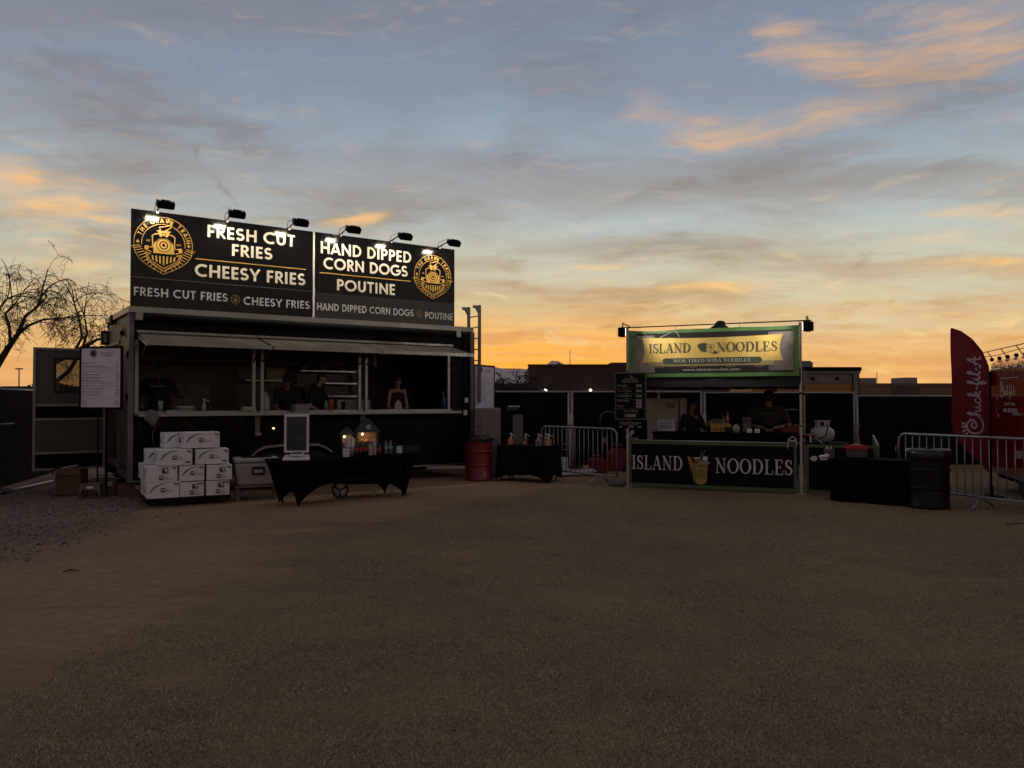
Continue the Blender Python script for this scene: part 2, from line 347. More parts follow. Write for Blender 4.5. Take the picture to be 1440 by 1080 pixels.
# ------------------------------------------------------------------ flat print: strokes, shapes and lettering
def arc(cx, cy, rx, ry, a0, a1, n=10):
    return [(cx+rx*cos(radians(a0+(a1-a0)*i/n)), cy+ry*sin(radians(a0+(a1-a0)*i/n))) for i in range(n+1)]
H_ = 0.085
SANS = {
 'A': (0.80, [[(0.06, -0.03), (0.38, 0.97)], [(0.74, -0.03), (0.42, 0.97)], [(0.18, 0.27), (0.62, 0.27)]]),
 'C': (0.86, [arc(0.52, 0.5, 0.43, 0.415, 52, 308, 16)]),
 'D': (0.82, [[(0.15, 0), (0.15, 1)], [(0.15, 0.915)]+arc(0.33, 0.5, 0.38, 0.415, 90, -90, 12)+[(0.15, 0.085)]]),
 'E': (0.58, [[(0.15, 0), (0.15, 1)], [(0.15, 0.915), (0.54, 0.915)], [(0.15, 0.5), (0.51, 0.5)], [(0.15, 0.085), (0.54, 0.085)]]),
 'F': (0.57, [[(0.15, 0), (0.15, 1)], [(0.15, 0.915), (0.54, 0.915)], [(0.15, 0.48), (0.50, 0.48)]]),
 'G': (0.98, [arc(0.52, 0.5, 0.43, 0.415, 50, 360, 18), [(0.56, 0.47), (1.0, 0.47)]]),
 'H': (0.84, [[(0.15, 0), (0.15, 1)], [(0.70, 0), (0.70, 1)], [(0.15, 0.5), (0.70, 0.5)]]),
 'I': (0.31, [[(0.155, 0), (0.155, 1)]]),
 'L': (0.54, [[(0.15, 0), (0.15, 1)], [(0.15, 0.085), (0.50, 0.085)]]),
 'N': (0.88, [[(0.15, 0), (0.15, 1)], [(0.74, 0), (0.74, 1)], [(0.11, 1.0), (0.78, 0.0)]]),
 'O': (1.04, [arc(0.52, 0.5, 0.42, 0.415, 0, 360, 22)]),
 'P': (0.64, [[(0.15, 0), (0.15, 1)], [(0.15, 0.915)]+arc(0.34, 0.685, 0.20, 0.23, 90, -90, 8)+[(0.15, 0.455)]]),
 'R': (0.68, [[(0.15, 0), (0.15, 1)], [(0.15, 0.915)]+arc(0.34, 0.70, 0.19, 0.215, 90, -90, 8)+[(0.15, 0.485)], [(0.30, 0.50), (0.62, -0.04)]]),
 'S': (0.66, [arc(0.33, 0.70, 0.20, 0.215, 35, 250, 9)+arc(0.32, 0.295, 0.23, 0.21, 80, -150, 9)]),
 'T': (0.62, [[(0.31, 0), (0.31, 1)], [(0.02, 0.915), (0.60, 0.915)]]),
 'U': (0.80, [[(0.15, 1), (0.15, 0.38)]+arc(0.40, 0.38, 0.25, 0.295, 180, 360, 10)+[(0.65, 1)]]),
 'V': (0.78, [[(0.06, 1.03), (0.37, 0.02)], [(0.72, 1.03), (0.41, 0.02)]]),
 'Y': (0.74, [[(0.05, 1.03), (0.37, 0.44)], [(0.69, 1.03), (0.37, 0.44)], [(0.37, 0), (0.37, 0.5)]]),
}
def sb(x, y, w=0.26): return ([(x-w/2, y), (x+w/2, y)], 0.05)
def varc(cx, cy, rx, ry, a0, a1, thick=0.15, thin=0.05, n=18):
    p = arc(cx, cy, rx, ry, a0, a1, n); w = [thin+(thick-thin)*abs(cos(radians(a0+(a1-a0)*i/n)))**1.3 for i in range(n+1)]
    return (p, w)
TK = 0.14
SERIF = {
 'I': (0.40, [([(0.2, 0), (0.2, 1)], TK), sb(0.2, 0.025, 0.32), sb(0.2, 0.975, 0.32)]),
 'S': (0.62, [([(0.50, 0.72)]+arc(0.31, 0.755, 0.17, 0.215, 10, 235, 8)+arc(0.31, 0.26, 0.22, 0.23, 70, -165, 8)+[(0.09, 0.30)], [0.04, 0.05, 0.05, 0.06, 0.09, 0.11, 0.12, 0.13, 0.14, 0.15, 0.15, 0.14, 0.13, 0.12, 0.10, 0.07, 0.05, 0.05, 0.06, 0.04]), ([(0.50, 0.68), (0.50, 0.98)], 0.045), ([(0.10, 0.03), (0.10, 0.34)], 0.045)]),
 'L': (0.68, [([(0.2, 0), (0.2, 1)], TK), sb(0.2, 0.975, 0.34), ([(0.04, 0.025), (0.60, 0.025)], 0.05), ([(0.60, 0.0), (0.64, 0.28)], 0.05)]),
 'A': (0.84, [([(0.14, -0.01), (0.41, 1.0)], 0.055), ([(0.70, -0.01), (0.42, 1.0)], TK), ([(0.22, 0.33), (0.58, 0.33)], 0.05), sb(0.14, 0.025, 0.26), sb(0.70, 0.025, 0.32)]),
 'N': (0.88, [([(0.18, 0), (0.18, 1)], 0.055), ([(0.70, 0), (0.70, 1)], 0.055), ([(0.14, 1.0), (0.70, 0.0)], TK), sb(0.14, 0.975, 0.26), sb(0.18, 0.025, 0.28), sb(0.70, 0.975, 0.28)]),
 'D': (0.86, [([(0.2, 0), (0.2, 1)], TK), ([(0.04, 0.025), (0.40, 0.025)], 0.05), ([(0.04, 0.975), (0.40, 0.975)], 0.05), varc(0.36, 0.5, 0.38, 0.475, 90, -90)]),
 'O': (0.88, [varc(0.44, 0.5, 0.35, 0.475, 0, 360, n=26)]),
 'E': (0.70, [([(0.2, 0), (0.2, 1)], TK), ([(0.04, 0.025), (0.60, 0.025)], 0.05), ([(0.04, 0.975), (0.57, 0.975)], 0.05), ([(0.2, 0.5), (0.46, 0.5)], 0.05), ([(0.60, 0.0), (0.64, 0.27)], 0.05), ([(0.57, 1.0), (0.60, 0.74)], 0.05), ([(0.46, 0.38), (0.46, 0.62)], 0.045)]),
 'F': (0.64, [([(0.2, 0), (0.2, 1)], TK), sb(0.2, 0.025, 0.34), ([(0.04, 0.975), (0.57, 0.975)], 0.05), ([(0.2, 0.5), (0.46, 0.5)], 0.05), ([(0.57, 1.0), (0.60, 0.74)], 0.05), ([(0.46, 0.38), (0.46, 0.62)], 0.045)]),
 'W': (1.14, [([(0.12, 1.0), (0.36, 0.0)], TK), ([(0.34, 0.0), (0.57, 0.9)], 0.055), ([(0.54, 1.0), (0.78, 0.0)], TK), ([(0.77, 0.0), (1.0, 1.0)], 0.055), sb(0.13, 0.975), sb(0.56, 0.975), sb(1.0, 0.975, 0.22)]),
 'K': (0.84, [([(0.2, 0), (0.2, 1)], TK), sb(0.2, 0.025, 0.34), sb(0.2, 0.975, 0.34), ([(0.68, 0.98), (0.24, 0.42)], 0.055), ([(0.36, 0.56), (0.72, 0.0)], TK), sb(0.68, 0.975, 0.26), sb(0.72, 0.025, 0.28)]),
 'R': (0.80, [([(0.2, 0), (0.2, 1)], TK), sb(0.2, 0.025, 0.34), ([(0.04, 0.975), (0.38, 0.975)], 0.05), varc(0.34, 0.73, 0.22, 0.245, 90, -90, n=12), ([(0.2, 0.485), (0.36, 0.485)], 0.05), ([(0.38, 0.48), (0.70, 0.0)], TK), sb(0.70, 0.025, 0.2)]),
 'B': (0.76, [([(0.2, 0), (0.2, 1)], TK), ([(0.04, 0.975), (0.38, 0.975)], 0.05), varc(0.34, 0.75, 0.20, 0.225, 90, -90, n=12), ([(0.2, 0.51), (0.36, 0.51)], 0.05), varc(0.36, 0.27, 0.25, 0.245, 90, -90, n=12), ([(0.04, 0.025), (0.38, 0.025)], 0.05)]),
}
_TXT = {}
def txt(s):
    if s in _TXT: return _TXT[s]
    cu = bpy.data.curves.new('t', 'FONT'); cu.body = s; cu.size = 1.0; cu.offset = 0.012; cu.resolution_u = 3
    o = bpy.data.objects.new('t', cu); COL.objects.link(o); dg = bpy.context.evaluated_depsgraph_get(); dg.update()
    me = bpy.data.meshes.new_from_object(o.evaluated_get(dg))
    r = ([(v.co.x, v.co.y) for v in me.vertices], [tuple(p.vertices) for p in me.polygons])
    bpy.data.objects.remove(o); bpy.data.curves.remove(cu); bpy.data.meshes.remove(me)
    _TXT[s] = r; return r
CAPH = max(p[1] for p in txt('H')[0]) if txt('H')[0] else 0.7
class Decal(MB):
    """flat print on the XZ plane facing -Y; each shape a hair in front of the last so none coincide"""
    def __init__(s): super().__init__(); s.k = 0; s.base = 0.0
    def y(s): s.k += 1; return -(s.base+0.00012*(s.k % 30))
    def layer(s): s.base += 0.0038; s.k = 0; return s
    def stroke(s, pts, w, m, clamp=None, T=None):
        n = len(pts); ws = w if isinstance(w, (list, tuple)) else [w]*n
        if len(ws) < n: ws = list(ws)+[ws[-1]]*(n-len(ws))
        y = s.y(); P = [Vector((p[0], p[1])) for p in pts]; vs = []
        cl = n > 3 and (P[0]-P[-1]).length < 1e-5
        for i, p in enumerate(P):
            a = P[i-1] if i else (P[-2] if cl else P[0]); b = P[i+1] if i < n-1 else (P[1] if cl else P[-1])
            t = (b-a); t = t.normalized() if t.length > 1e-9 else Vector((1, 0)); nn = Vector((-t.y, t.x))
            for sg in (1, -1):
                q = p+nn*ws[i]/2*sg
                if clamp: q.y = min(max(q.y, clamp[0]), clamp[1])
                if T: q = T(q)
                vs.append((q[0], y, q[1]))
        s.add(vs, [(2*i, 2*i+1, 2*i+3, 2*i+2) for i in range(n-1)], m); return s
    def poly(s, pts, m, T=None):
        y = s.y(); q = [T(Vector(p)) if T else p for p in pts]
        tri = tessellate_polygon([[Vector((p[0], p[1], 0)) for p in q]])
        s.add([(p[0], y, p[1]) for p in q], [tuple(t) for t in tri], m); return s
    def rect(s, x0, x1, z0, z1, m): return s.poly([(x0, z0), (x1, z0), (x1, z1), (x0, z1)], m)
    def disc(s, x, z, r, m, n=24): return s.poly(arc(x, z, r, r, 0, 360-360/n, n-1), m)
    def ring(s, x, z, r, w, m, a0=0, a1=360, n=40): return s.stroke(arc(x, z, r, r, a0, a1, n), w, m)
    def glyphs(s, text, font, m, x0, x1, z0, z1, space=0.34, gap=0.05, weight=0.17, T=None):
        adv = []; tot = 0
        for ch in text:
            a = space if ch == ' ' else font[ch][0]; adv.append(a); tot += a+gap
        tot -= gap; hz = z1-z0; sx = (x1-x0)/tot; x = x0
        for ch, a in zip(text, adv):
            if ch != ' ':
                for st_ in font[ch][1]:
                    if isinstance(st_, tuple): pts, w = st_
                    else: pts, w = st_, weight
                    # widths keep their look when the letters are squeezed
                    def TT(q, x=x): 
                        r = Vector((x+q[0]*sx, z0+q[1]*hz)); return T(r) if T else r
                    s.stroke(pts, w, m, clamp=(-0.012, 1.012), T=TT)
            x += (a+gap)*sx
        return s
    def text(s, t, x, z, h, m, align='l', width=None):
        vs, fs = txt(t); k = h/CAPH
        if not vs: return s
        w = max(v[0] for v in vs)*k; kx = k if width is None else width/max(v[0] for v in vs)
        if width is not None: w = width
        ox = x-(0 if align == 'l' else w/2 if align == 'c' else w); y = s.y()
        s.add([(ox+v[0]*kx, y, z+v[1]*k) for v in vs], fs, m); return s
    def build(s, name, parent=None, **k): return super().build(name, parent, fix=False, **k)
# ================================================================== GROUND
def edges(lo, hi, fine0, fine1, step, far):
    a = [fine0+i*step for i in range(int((fine1-fine0)/step)+1)]
    left = []; d = step; x = fine0
    while x > lo: d *= 1.6; x -= d; left.append(max(x, lo))
    right = []; d = step; x = a[-1]
    while x < hi: d *= 1.6; x += d; right.append(min(x, hi))
    return left[::-1]+a+right
gx = edges(-9000, 9000, -12, 12, 0.16, 0); gy = edges(-9000, 9000, 1.5, 19, 0.16, 0)
def gz(x, y):
    if abs(x) > 14 or y > 21 or y < 0: return -0.004
    h = mnoise.noise(Vector((x*0.55, y*0.55, 0)))*0.010+mnoise.noise(Vector((x*2.3, y*2.3, 4)))*0.006
    return min(h-0.006, 0.004)
vs = [(x, y, gz(x, y)) for y in gy for x in gx]; nx = len(gx)
fs = [(j*nx+i, j*nx+i+1, (j+1)*nx+i+1, (j+1)*nx+i) for j in range(len(gy)-1) for i in range(nx-1)]
gm = bpy.data.materials.new('dry_lawn_and_dirt'); gm.use_nodes = True; gm.node_tree.nodes.clear(); q = NT(gm.node_tree)
out = q.n('ShaderNodeOutputMaterial'); pb = q.n('ShaderNodeBsdfPrincipled'); q.L.new(pb.outputs[0], out.inputs[0])
t = q.n('ShaderNodeTexCoord').outputs['Object']; sp = q.n('ShaderNodeSeparateXYZ'); q.L.new(t, sp.inputs[0])
big = q.noise(t, 0.45, 5, 0.6); mid = q.noise(t, 2.6, 5, 0.62); fine = q.noise(t, 55, 5, 0.72); fin2 = q.noise(t, 150, 3, 0.7); patch = q.noise(t, 1.1, 6, 0.65)
bx = q.m('ADD', -2.5, q.m('MULTIPLY', q.m('MAXIMUM', q.m('SUBTRACT', sp.outputs[1], 9.3), 0.0), 0.62))
dd = q.m('SUBTRACT', sp.outputs[0], bx)
dd = q.m('ADD', dd, q.m('MULTIPLY', q.m('SUBTRACT', patch, 0.5), 3.4)); dd = q.m('ADD', dd, q.m('MULTIPLY', q.m('SUBTRACT', q.noise(t, 6, 4, 0.6), 0.5), 1.0))
dirtm = q.smooth(dd, -0.55, 0.45, 1.0, 0.0)
nearm = q.smooth(sp.outputs[1], 4.2, 5.6)
dirtm = q.m('MULTIPLY', dirtm, q.m('MULTIPLY_ADD', nearm, 0.55, 0.45))
bare = q.smooth(q.noise(t, 0.8, 5, 0.66), 0.56, 0.68, 0.0, 0.55)
dirtm = q.m('MAXIMUM', dirtm, bare)
grass = q.ramp(fine, [(0.28, (0.095, 0.062, 0.034, 1)), (0.46, (0.185, 0.128, 0.076, 1)), (0.60, (0.26, 0.185, 0.112, 1)), (0.74, (0.46, 0.34, 0.21, 1))])
grass = q.mix(q.smooth(mid, 0.35, 0.7, 0.0, 0.5), grass, q.ramp(fin2, [(0.3, (0.085, 0.058, 0.031, 1)), (0.7, (0.22, 0.16, 0.092, 1))]))
grass = q.mix(q.smooth(q.noise(t, 1.7, 4, 0.6), 0.58, 0.72, 0.0, 0.5), grass, (0.095, 0.092, 0.052, 1))
soil = q.ramp(q.noise(t, 9, 6, 0.65), [(0.3, (0.20, 0.125, 0.080, 1)), (0.7, (0.30, 0.195, 0.126, 1))])
soil = q.mix(q.smooth(fin2, 0.5, 0.8, 0.0, 0.4), soil, (0.20, 0.135, 0.094, 1))
colr = q.mix(dirtm, grass, soil)
# gravel bed under the fence on the left
gb = q.m('ADD', q.m('ADD', sp.outputs[0], 4.9), q.m('MULTIPLY', q.m('SUBTRACT', patch, 0.5), 2.0))
gb2 = q.m('SUBTRACT', 7.6, q.m('ADD', sp.outputs[1], q.m('MULTIPLY', q.m('SUBTRACT', mid, 0.5), 1.0)))
gravm = q.m('MULTIPLY', q.smooth(gb, -1.1, 0.6, 0.9, 0.0), q.smooth(gb2, -1.3, 0.6, 1.0, 0.0))
vor = q.n('ShaderNodeTexVoronoi'); q.L.new(t, vor.inputs['Vector']); vor.inputs['Scale'].default_value = 24
grav = q.ramp(q.m('MULTIPLY_ADD', vor.outputs['Color'], 0.8, 0.1), [(0.15, (0.075, 0.047, 0.037, 1)), (0.5, (0.135, 0.087, 0.068, 1)), (0.9, (0.24, 0.165, 0.13, 1))])
colr = q.mix(gravm, colr, grav)
pch = q.m('MULTIPLY', q.smooth(q.noise(t, 0.9, 6, 0.7), 0.55, 0.64), q.smooth(sp.outputs[1], 6.5, 4.0))
colr = q.mix(q.m('MULTIPLY', pch, 0.75), colr, (0.125, 0.088, 0.072, 1))
colr = q.mix(q.smooth(big, 0.35, 0.65, 0.30, 0.0), colr, (0.060, 0.042, 0.030, 1))
rut = q.n('ShaderNodeMapping'); rut.inputs['Scale'].default_value = (0.35, 2.2, 1); rut.inputs['Rotation'].default_value = (0, 0, radians(14)); q.L.new(t, rut.inputs[0])
rn_ = q.noise(rut.outputs[0], 1.2, 6, 0.68)
colr = q.mix(q.smooth(rn_, 0.56, 0.72, 0.0, 0.38), colr, (0.085, 0.060, 0.042, 1))
colr = q.mix(q.smooth(rn_, 0.28, 0.42, 0.25, 0.0), colr, (0.40, 0.29, 0.18, 1))
colr = q.mix(1.0, colr, (1.36, 1.28, 1.10, 1), 'MULTIPLY')
q.L.new(colr, pb.inputs['Base Color']); pb.inputs['Roughness'].default_value = 0.95; pb.inputs['Specular IOR Level'].default_value = 0.15
b1 = q.n('ShaderNodeBump'); b1.inputs['Strength'].default_value = 0.8; b1.inputs['Distance'].default_value = 0.012
hh = q.m('ADD', q.m('MULTIPLY', fine, q.m('SUBTRACT', 1.0, q.m('MULTIPLY', dirtm, 0.75))), q.m('MULTIPLY', q.noise(t, 22, 5, 0.6), 0.6))
q.L.new(hh, b1.inputs['Height']); q.L.new(b1.outputs[0], pb.inputs['Normal'])
me = bpy.data.meshes.new('ground'); me.from_pydata(vs, [], fs); me.materials.append(gm); me.polygons.foreach_set('use_smooth', [True]*len(fs))
g = bpy.data.objects.new('ground', me); COL.objects.link(g); g['kind'] = 'structure'

# dry straw-coloured blades
rb = random.Random(3)
STRAW = [mat('dry_grass_blade', (0.36, 0.265, 0.145), 0.9, var=0.3), mat('dark_grass_blade', (0.12, 0.085, 0.045), 0.9, var=0.3), mat('pale_grass_blade', (0.50, 0.39, 0.24), 0.9, var=0.2)]
bv = []; bf = []; bm_ = []
def grassy(x, y):
    return (x-(-2.5+max(0, y-9.3)*0.62)+mnoise.noise(Vector((x*0.7, y*0.7, 9)))*1.3) > 0 or y < 4.4
cnt = 0
while cnt < 260000:
    y = 3.0+(rb.random()**1.9)*13.5; x = (rb.random()*2-1)*(0.70*y+0.2)
    if not grassy(x, y) and rb.random() > 0.06: continue
    if mnoise.noise(Vector((x*1.3, y*1.3, 2))) < -0.12 and rb.random() < 0.6: continue
    cnt += 1; a = rb.random()*2*pi; L = 0.006+rb.random()*0.018; w = 0.0009+0.0008*rb.random()+0.00012*y; h = rb.random()*0.012+0.003; z = gz(x, y)
    dx, dy = cos(a)*L, sin(a)*L; k = len(bv)
    bv += [(x-sin(a)*w, y+cos(a)*w, z), (x+sin(a)*w, y-cos(a)*w, z), (x+dx, y+dy, z+h)]; bf.append((k, k+1, k+2))
    r_ = rb.random(); bm_.append(0 if r_ < 0.42 else 1 if r_ < 0.76 else 2)
me = bpy.data.meshes.new('dry_grass'); me.from_pydata(bv, [], bf)
for m_ in STRAW: me.materials.append(m_)
me.polygons.foreach_set('material_index', bm_)
o = bpy.data.objects.new('dry_grass', me); COL.objects.link(o); tag(o, 'short dormant straw-brown grass covering the open ground', 'grass', kind='stuff')
# gravel stones, clods
mb = MB(); GR = [mat('purple_gravel', (0.125, 0.084, 0.070), 0.9, var=0.3), mat('pale_gravel', (0.24, 0.17, 0.14), 0.9, var=0.3), mat('dark_gravel', (0.04, 0.03, 0.03), 0.9)]
for i in range(6500):
    y = 7.9+rb.random()*6.6; x = -4.7-rb.random()*4.6
    if mnoise.noise(Vector((x*0.9, y*0.9, 5)))*1.0+(-5.0-x)*0.8 < 0 and rb.random() < 0.85: continue
    s_ = 0.008+rb.random()**2*0.022; z = gz(x, y)
    vs_ = [(x+(rb.random()-.5)*s_*.6+s_*a_, y+(rb.random()-.5)*s_*.6+s_*b_, z+s_*c_*(0.5+rb.random()*.5)) for a_, b_, c_ in ((-1,0,0),(0,-1,0),(1,0,0),(0,1,0),(0,0,.9))]
    mb.add(vs_, [(0,1,4),(1,2,4),(2,3,4),(3,0,4)], GR[0] if rb.random() < .6 else GR[1] if rb.random() < .6 else GR[2])
tag(mb.build('gravel', fix=False), 'loose purplish gravel at the foot of the left fence', 'gravel', kind='stuff')
mb = MB()
for i in range(160):
    y = 4.2+rb.random()**1.4*10; x = (rb.random()*2-1)*0.62*y; s_ = 0.004+rb.random()**3*0.010; z = gz(x, y)
    mb.add([(x-s_, y, z), (x, y-s_, z), (x+s_*1.3, y, z), (x, y+s_, z), (x, y, z+s_*.6)], [(0,1,4),(1,2,4),(2,3,4),(3,0,4)], GR[2] if rb.random() < .8 else GR[1])
tag(mb.build('soil_clods', fix=False), 'scattered clods and leaf scraps on the dry ground', 'clods', kind='stuff')
TWG = mat('fallen_twig', (0.035, 0.025, 0.02), 0.9)
for (x, y, L, a, lb) in ((6.35, 6.9+3.2, 0.35, 0.3, 'thin dark fallen twig lying on the grass at right'), (-4.2, 7.35, 0.13, 0.6, 'small dark scrap of bark on the bare dirt at left')):
    mb = MB(); mb.tube([(0, 0, .012), (L*.5, .02, .018), (L, -.01, .01)], [.006, .008, .003], TWG, 5); mb.tube([(L*.5, .02, .018), (L*.7, .08, .02)], [.004, .002], TWG, 4)
    tag(mb.build('twig', loc=(x, y, 0), rz=a), lb, 'twig')

# ================================================================== MOUNTAINS
mm = MB(); MT = mat('haze_paled_mountain_rock', (0.62, 0.50, 0.47), 0.95, var=0.15, vscale=0.004)  # rock colour paled and warmed, painting distance haze into it
def ridge(pix, Yd, seed):
    """jagged ridge at real distance; silhouette heights as seen from the field"""
    P = []
    for i in range(len(pix)-1):
        (x0, y0), (x1, y1) = pix[i], pix[i+1]; n = max(2, int((x1-x0)/2.2))
        for k in range(n):
            f_ = k/n; x = x0+(x1-x0)*f_; y = y0+(y1-y0)*f_
            P.append(((x-720)/1100*Yd, (562-y+mnoise.noise(Vector((x*0.33, seed, 0)))*1.5)/1100*Yd+1.62))
    n = len(P); vs = []
    for (x, z) in P: vs += [(x, Yd, z), (x, Yd-z*2.3, -5), (x, Yd+z*2.0, -5)]
    # crumpled mid row
    fs = []
    for i in range(n-1):
        a, b = 3*i, 3*(i+1); fs += [(a+1, b+1, b, a), (a, b, b+2, a+2)]
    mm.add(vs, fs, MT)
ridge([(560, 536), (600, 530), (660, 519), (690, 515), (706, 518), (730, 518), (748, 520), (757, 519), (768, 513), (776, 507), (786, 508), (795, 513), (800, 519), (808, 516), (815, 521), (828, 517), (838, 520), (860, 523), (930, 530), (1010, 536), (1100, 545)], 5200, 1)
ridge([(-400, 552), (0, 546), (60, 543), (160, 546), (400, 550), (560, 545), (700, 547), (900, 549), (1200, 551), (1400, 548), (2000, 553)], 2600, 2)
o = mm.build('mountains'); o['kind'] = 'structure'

# ================================================================== BACKGROUND BUILDINGS
BRICKM = mat('dark_brown_block_wall', (0.062, 0.034, 0.027), 0.9, var=0.15, vscale=0.5, bump=0.2, bscale=3)
BRICK2 = mat('brown_block_wall', (0.15, 0.090, 0.064), 0.9, var=0.15, vscale=0.5)
def warehouse(name, label, x0, x1, y0, y1, h, m, roofbits=(), panels=(), lamps=(), para=0.25):
    t_ = thing(name, label, 'building', ((x0+x1)/2, y0, 0)); cx = (x0+x1)/2
    mb = MB(); mb.bb(x0-cx, x1-cx, 0, y1-y0, 0, h, m); mb.build('wall', t_)
    mb = MB(); mb.bb(x0-cx-.1, x1-cx+.1, -.1, .35, h+.002, h+para, m); mb.bb(x0-cx-.1, x1-cx+.1, y1-y0-.3, y1-y0+.1, h+.002, h+para, m); mb.build('parapet', t_)
    for (a, b, hh, mt) in roofbits: MB().bb(a-cx, b-cx, 2, 5, h+.004, h+hh, mt).build('rooftop_unit', t_)
    for (a, b, z0, z1, mt) in panels:
        d_ = MB(); d_.bb(a-cx, b-cx, -.06, -.004, z0, z1, mt); d_.build('door', t_)
    for (a, z) in lamps:
        d_ = MB(); d_.box((a-cx, -.12, z+.1), (.5, .24, .12), BLKM); w_ = d_.build('wall_lamp', t_)
        d_ = MB(); d_.ball((a-cx, -.30, z-.02), .15, LAMPW, 8); d_.build('lamp_glass', w_)
    return t_
LAMPW = mat('wall_lamp_glow', (0.9, 0.9, 0.85), 0.4, emit=(1.0, 0.86, 0.66), es=9.0)
UNIT = mat('rooftop_unit_grey', (0.20, 0.17, 0.165), 0.7)
warehouse('brown_hall', 'long flat dark brown hall beyond the fence with two lit wall lamps', 1.9, 30, 90, 115, 5.45, BRICKM,
          roofbits=[(11.7, 13.8, 0.55, BRICKM), (5.4, 5.7, .5, UNIT)], panels=[(4.4, 6.2, 0, 3.9, mat('brown_door', (0.05, 0.027, 0.022), 0.8)), (8.6, 9.9, 0, 2.2, UNIT), (10.4, 13, 0, 2.2, mat('pale_low_wall', (.15, .12, .11), .8))], lamps=[(3.85, 2.75), (9.0, 2.72)])
warehouse('low_brown_building', 'low wide brown building on the horizon between the yellow trailer and the red flag', 35.2, 60, 80, 98, 3.05, BRICK2,
          roofbits=[(35.4, 38.2, .85, UNIT), (41.2, 42.5, .9, UNIT)], panels=[(38.8, 41.6, 0, 2.9, mat('brown_gate', (0.07, 0.05, 0.04), 0.8)), (44, 47, 0, 2.2, mat('brown_door', (0.05, 0.03, 0.02), 0.8))])
t_ = thing('antenna_mast', 'thin radio mast standing on the roof of the long brown hall', 'mast', (7.05, 95, 5.4))
MB().tube([(0, 0, 0), (0, 0, 2.3)], [.05, .03], BLKM, 5).tube([(-.3, 0, .3), (.3, 0, .3)], .09, BLKM, 5).build('mast', t_)
t_ = thing('antenna_mast', 'tiny wire antenna on the roof beside the grey rooftop unit at right', 'mast', (39.2, 84, 3.1))
MB().tube([(0, 0, 0), (0, 0, 1.5)], [.04, .03], BLKM, 5).build('mast', t_)
t_ = thing('street_lamp', 'tiny far street lamp with a flat head at the left edge', 'street lamp', (-58, 92, 0))
MB().tube([(0, 0, 0), (0, 0, 5.2)], [.09, .06], BLKM, 6).build('post', t_); MB().box((0, 0, 5.25), (.75, .3, .14), BLKM).build('lamp_head', t_)
t_ = thing('low_shed', 'small pale shed under the bare trees beyond the fence right of the trailer', 'shed', (-.3, 66, 0))
MB().bb(-1.9, 1.9, 0, 5, 0, 2.3, mat('pale_shed_wall', (.25, .2, .18), .9)).build('wall', t_); MB().prism([(-2.3, 2.303), (2.3, 2.303), (1.8, 3.0), (-1.8, 3.0)], -.3, 5.3, mat('shed_roof', (.05, .04, .04), .8)).build('roof', t_)
t_ = thing('pale_house', 'low pale building far away behind the left fence and the leaning trunks', 'building', (-48, 80, 0))
MB().bb(-6, 6, 0, 6, 0, 2.2, mat('far_pale_wall', (.17, .15, .15), .9)).build('wall', t_); MB().prism([(-6.5, 2.203), (6.5, 2.203), (4, 3.0), (-4, 3.0)], -.3, 6.3, mat('far_roof', (.06, .05, .05), .8)).build('roof', t_)

# yellow box trailer with steel frame behind the stall
t_ = thing('yellow_box_trailer', 'yellow and grey box trailer behind the fence right of the noodle stall', 'trailer', (7.35, 24, 0))
YEL = mat('yellow_panel', (0.30, 0.115, 0.008), 0.5, var=0.08); GRP = mat('grey_rivetted_panel', (0.17, 0.135, 0.125), 0.6, var=0.25, vscale=2, dirt=.3)
MB().bb(0, 3.1, 0.02, 2.4, .75, 1.2, BLK).bb(0, 3.1, .021, 2.4, .4, .75, BLK).build('chassis', t_)
MB().bb(0, 3.08, 0, 2.38, 1.202, 2.12, YEL).build('yellow_side', t_); MB().bb(0, 3.08, -.02, 2.39, 2.122, 2.42, GRP).build('grey_side_band', t_)
MB().bb(-.03, 3.32, -.07, 2.42, 2.422, 2.50, ALUD).bb(-.03, 3.34, -.10, 2.43, 2.503, 2.62, BLKM).build('roof_rail', t_)
MB().bb(3.10, 3.24, -.09, .1, .3, 2.42, ALUD).build('end_post', t_)
MB().bb(3.26, 3.30, -.03, 2.39, .5, 2.42, BLK).build('end_wall', t_)
for x_ in (1.87, 2.62): MB().lathe([(.06, -.02), (.05, .02)], BLKM, n=8).build('vent_hole', t_, loc=(x_, -.05, 2.27)).rotation_euler = (pi/2, 0, 0)
MB().bb(1.62, 2.08, .5, 1.1, 2.625, 2.80, ALUD).bb(1.66, 2.04, .55, 1.05, 2.80, 2.84, ALUD).build('roof_vent', t_)
for (a, m_) in ((-.02, 0), (.62, 1)): MB().bb(a+.66, a+.78, -.05, -.003, 1.21, 2.1, ALUD if m_ else BLKM).build('side_post', t_)
for k, x_ in enumerate((.6, 2.5)):
    w_ = MB().lathe([(.2, -.1), (.38, -.1), (.4, 0), (.38, .1), (.2, .1)], RUBBER, n=18).build('wheel', t_, loc=(x_, .2, .4)); w_.rotation_euler = (pi/2, 0, 0)

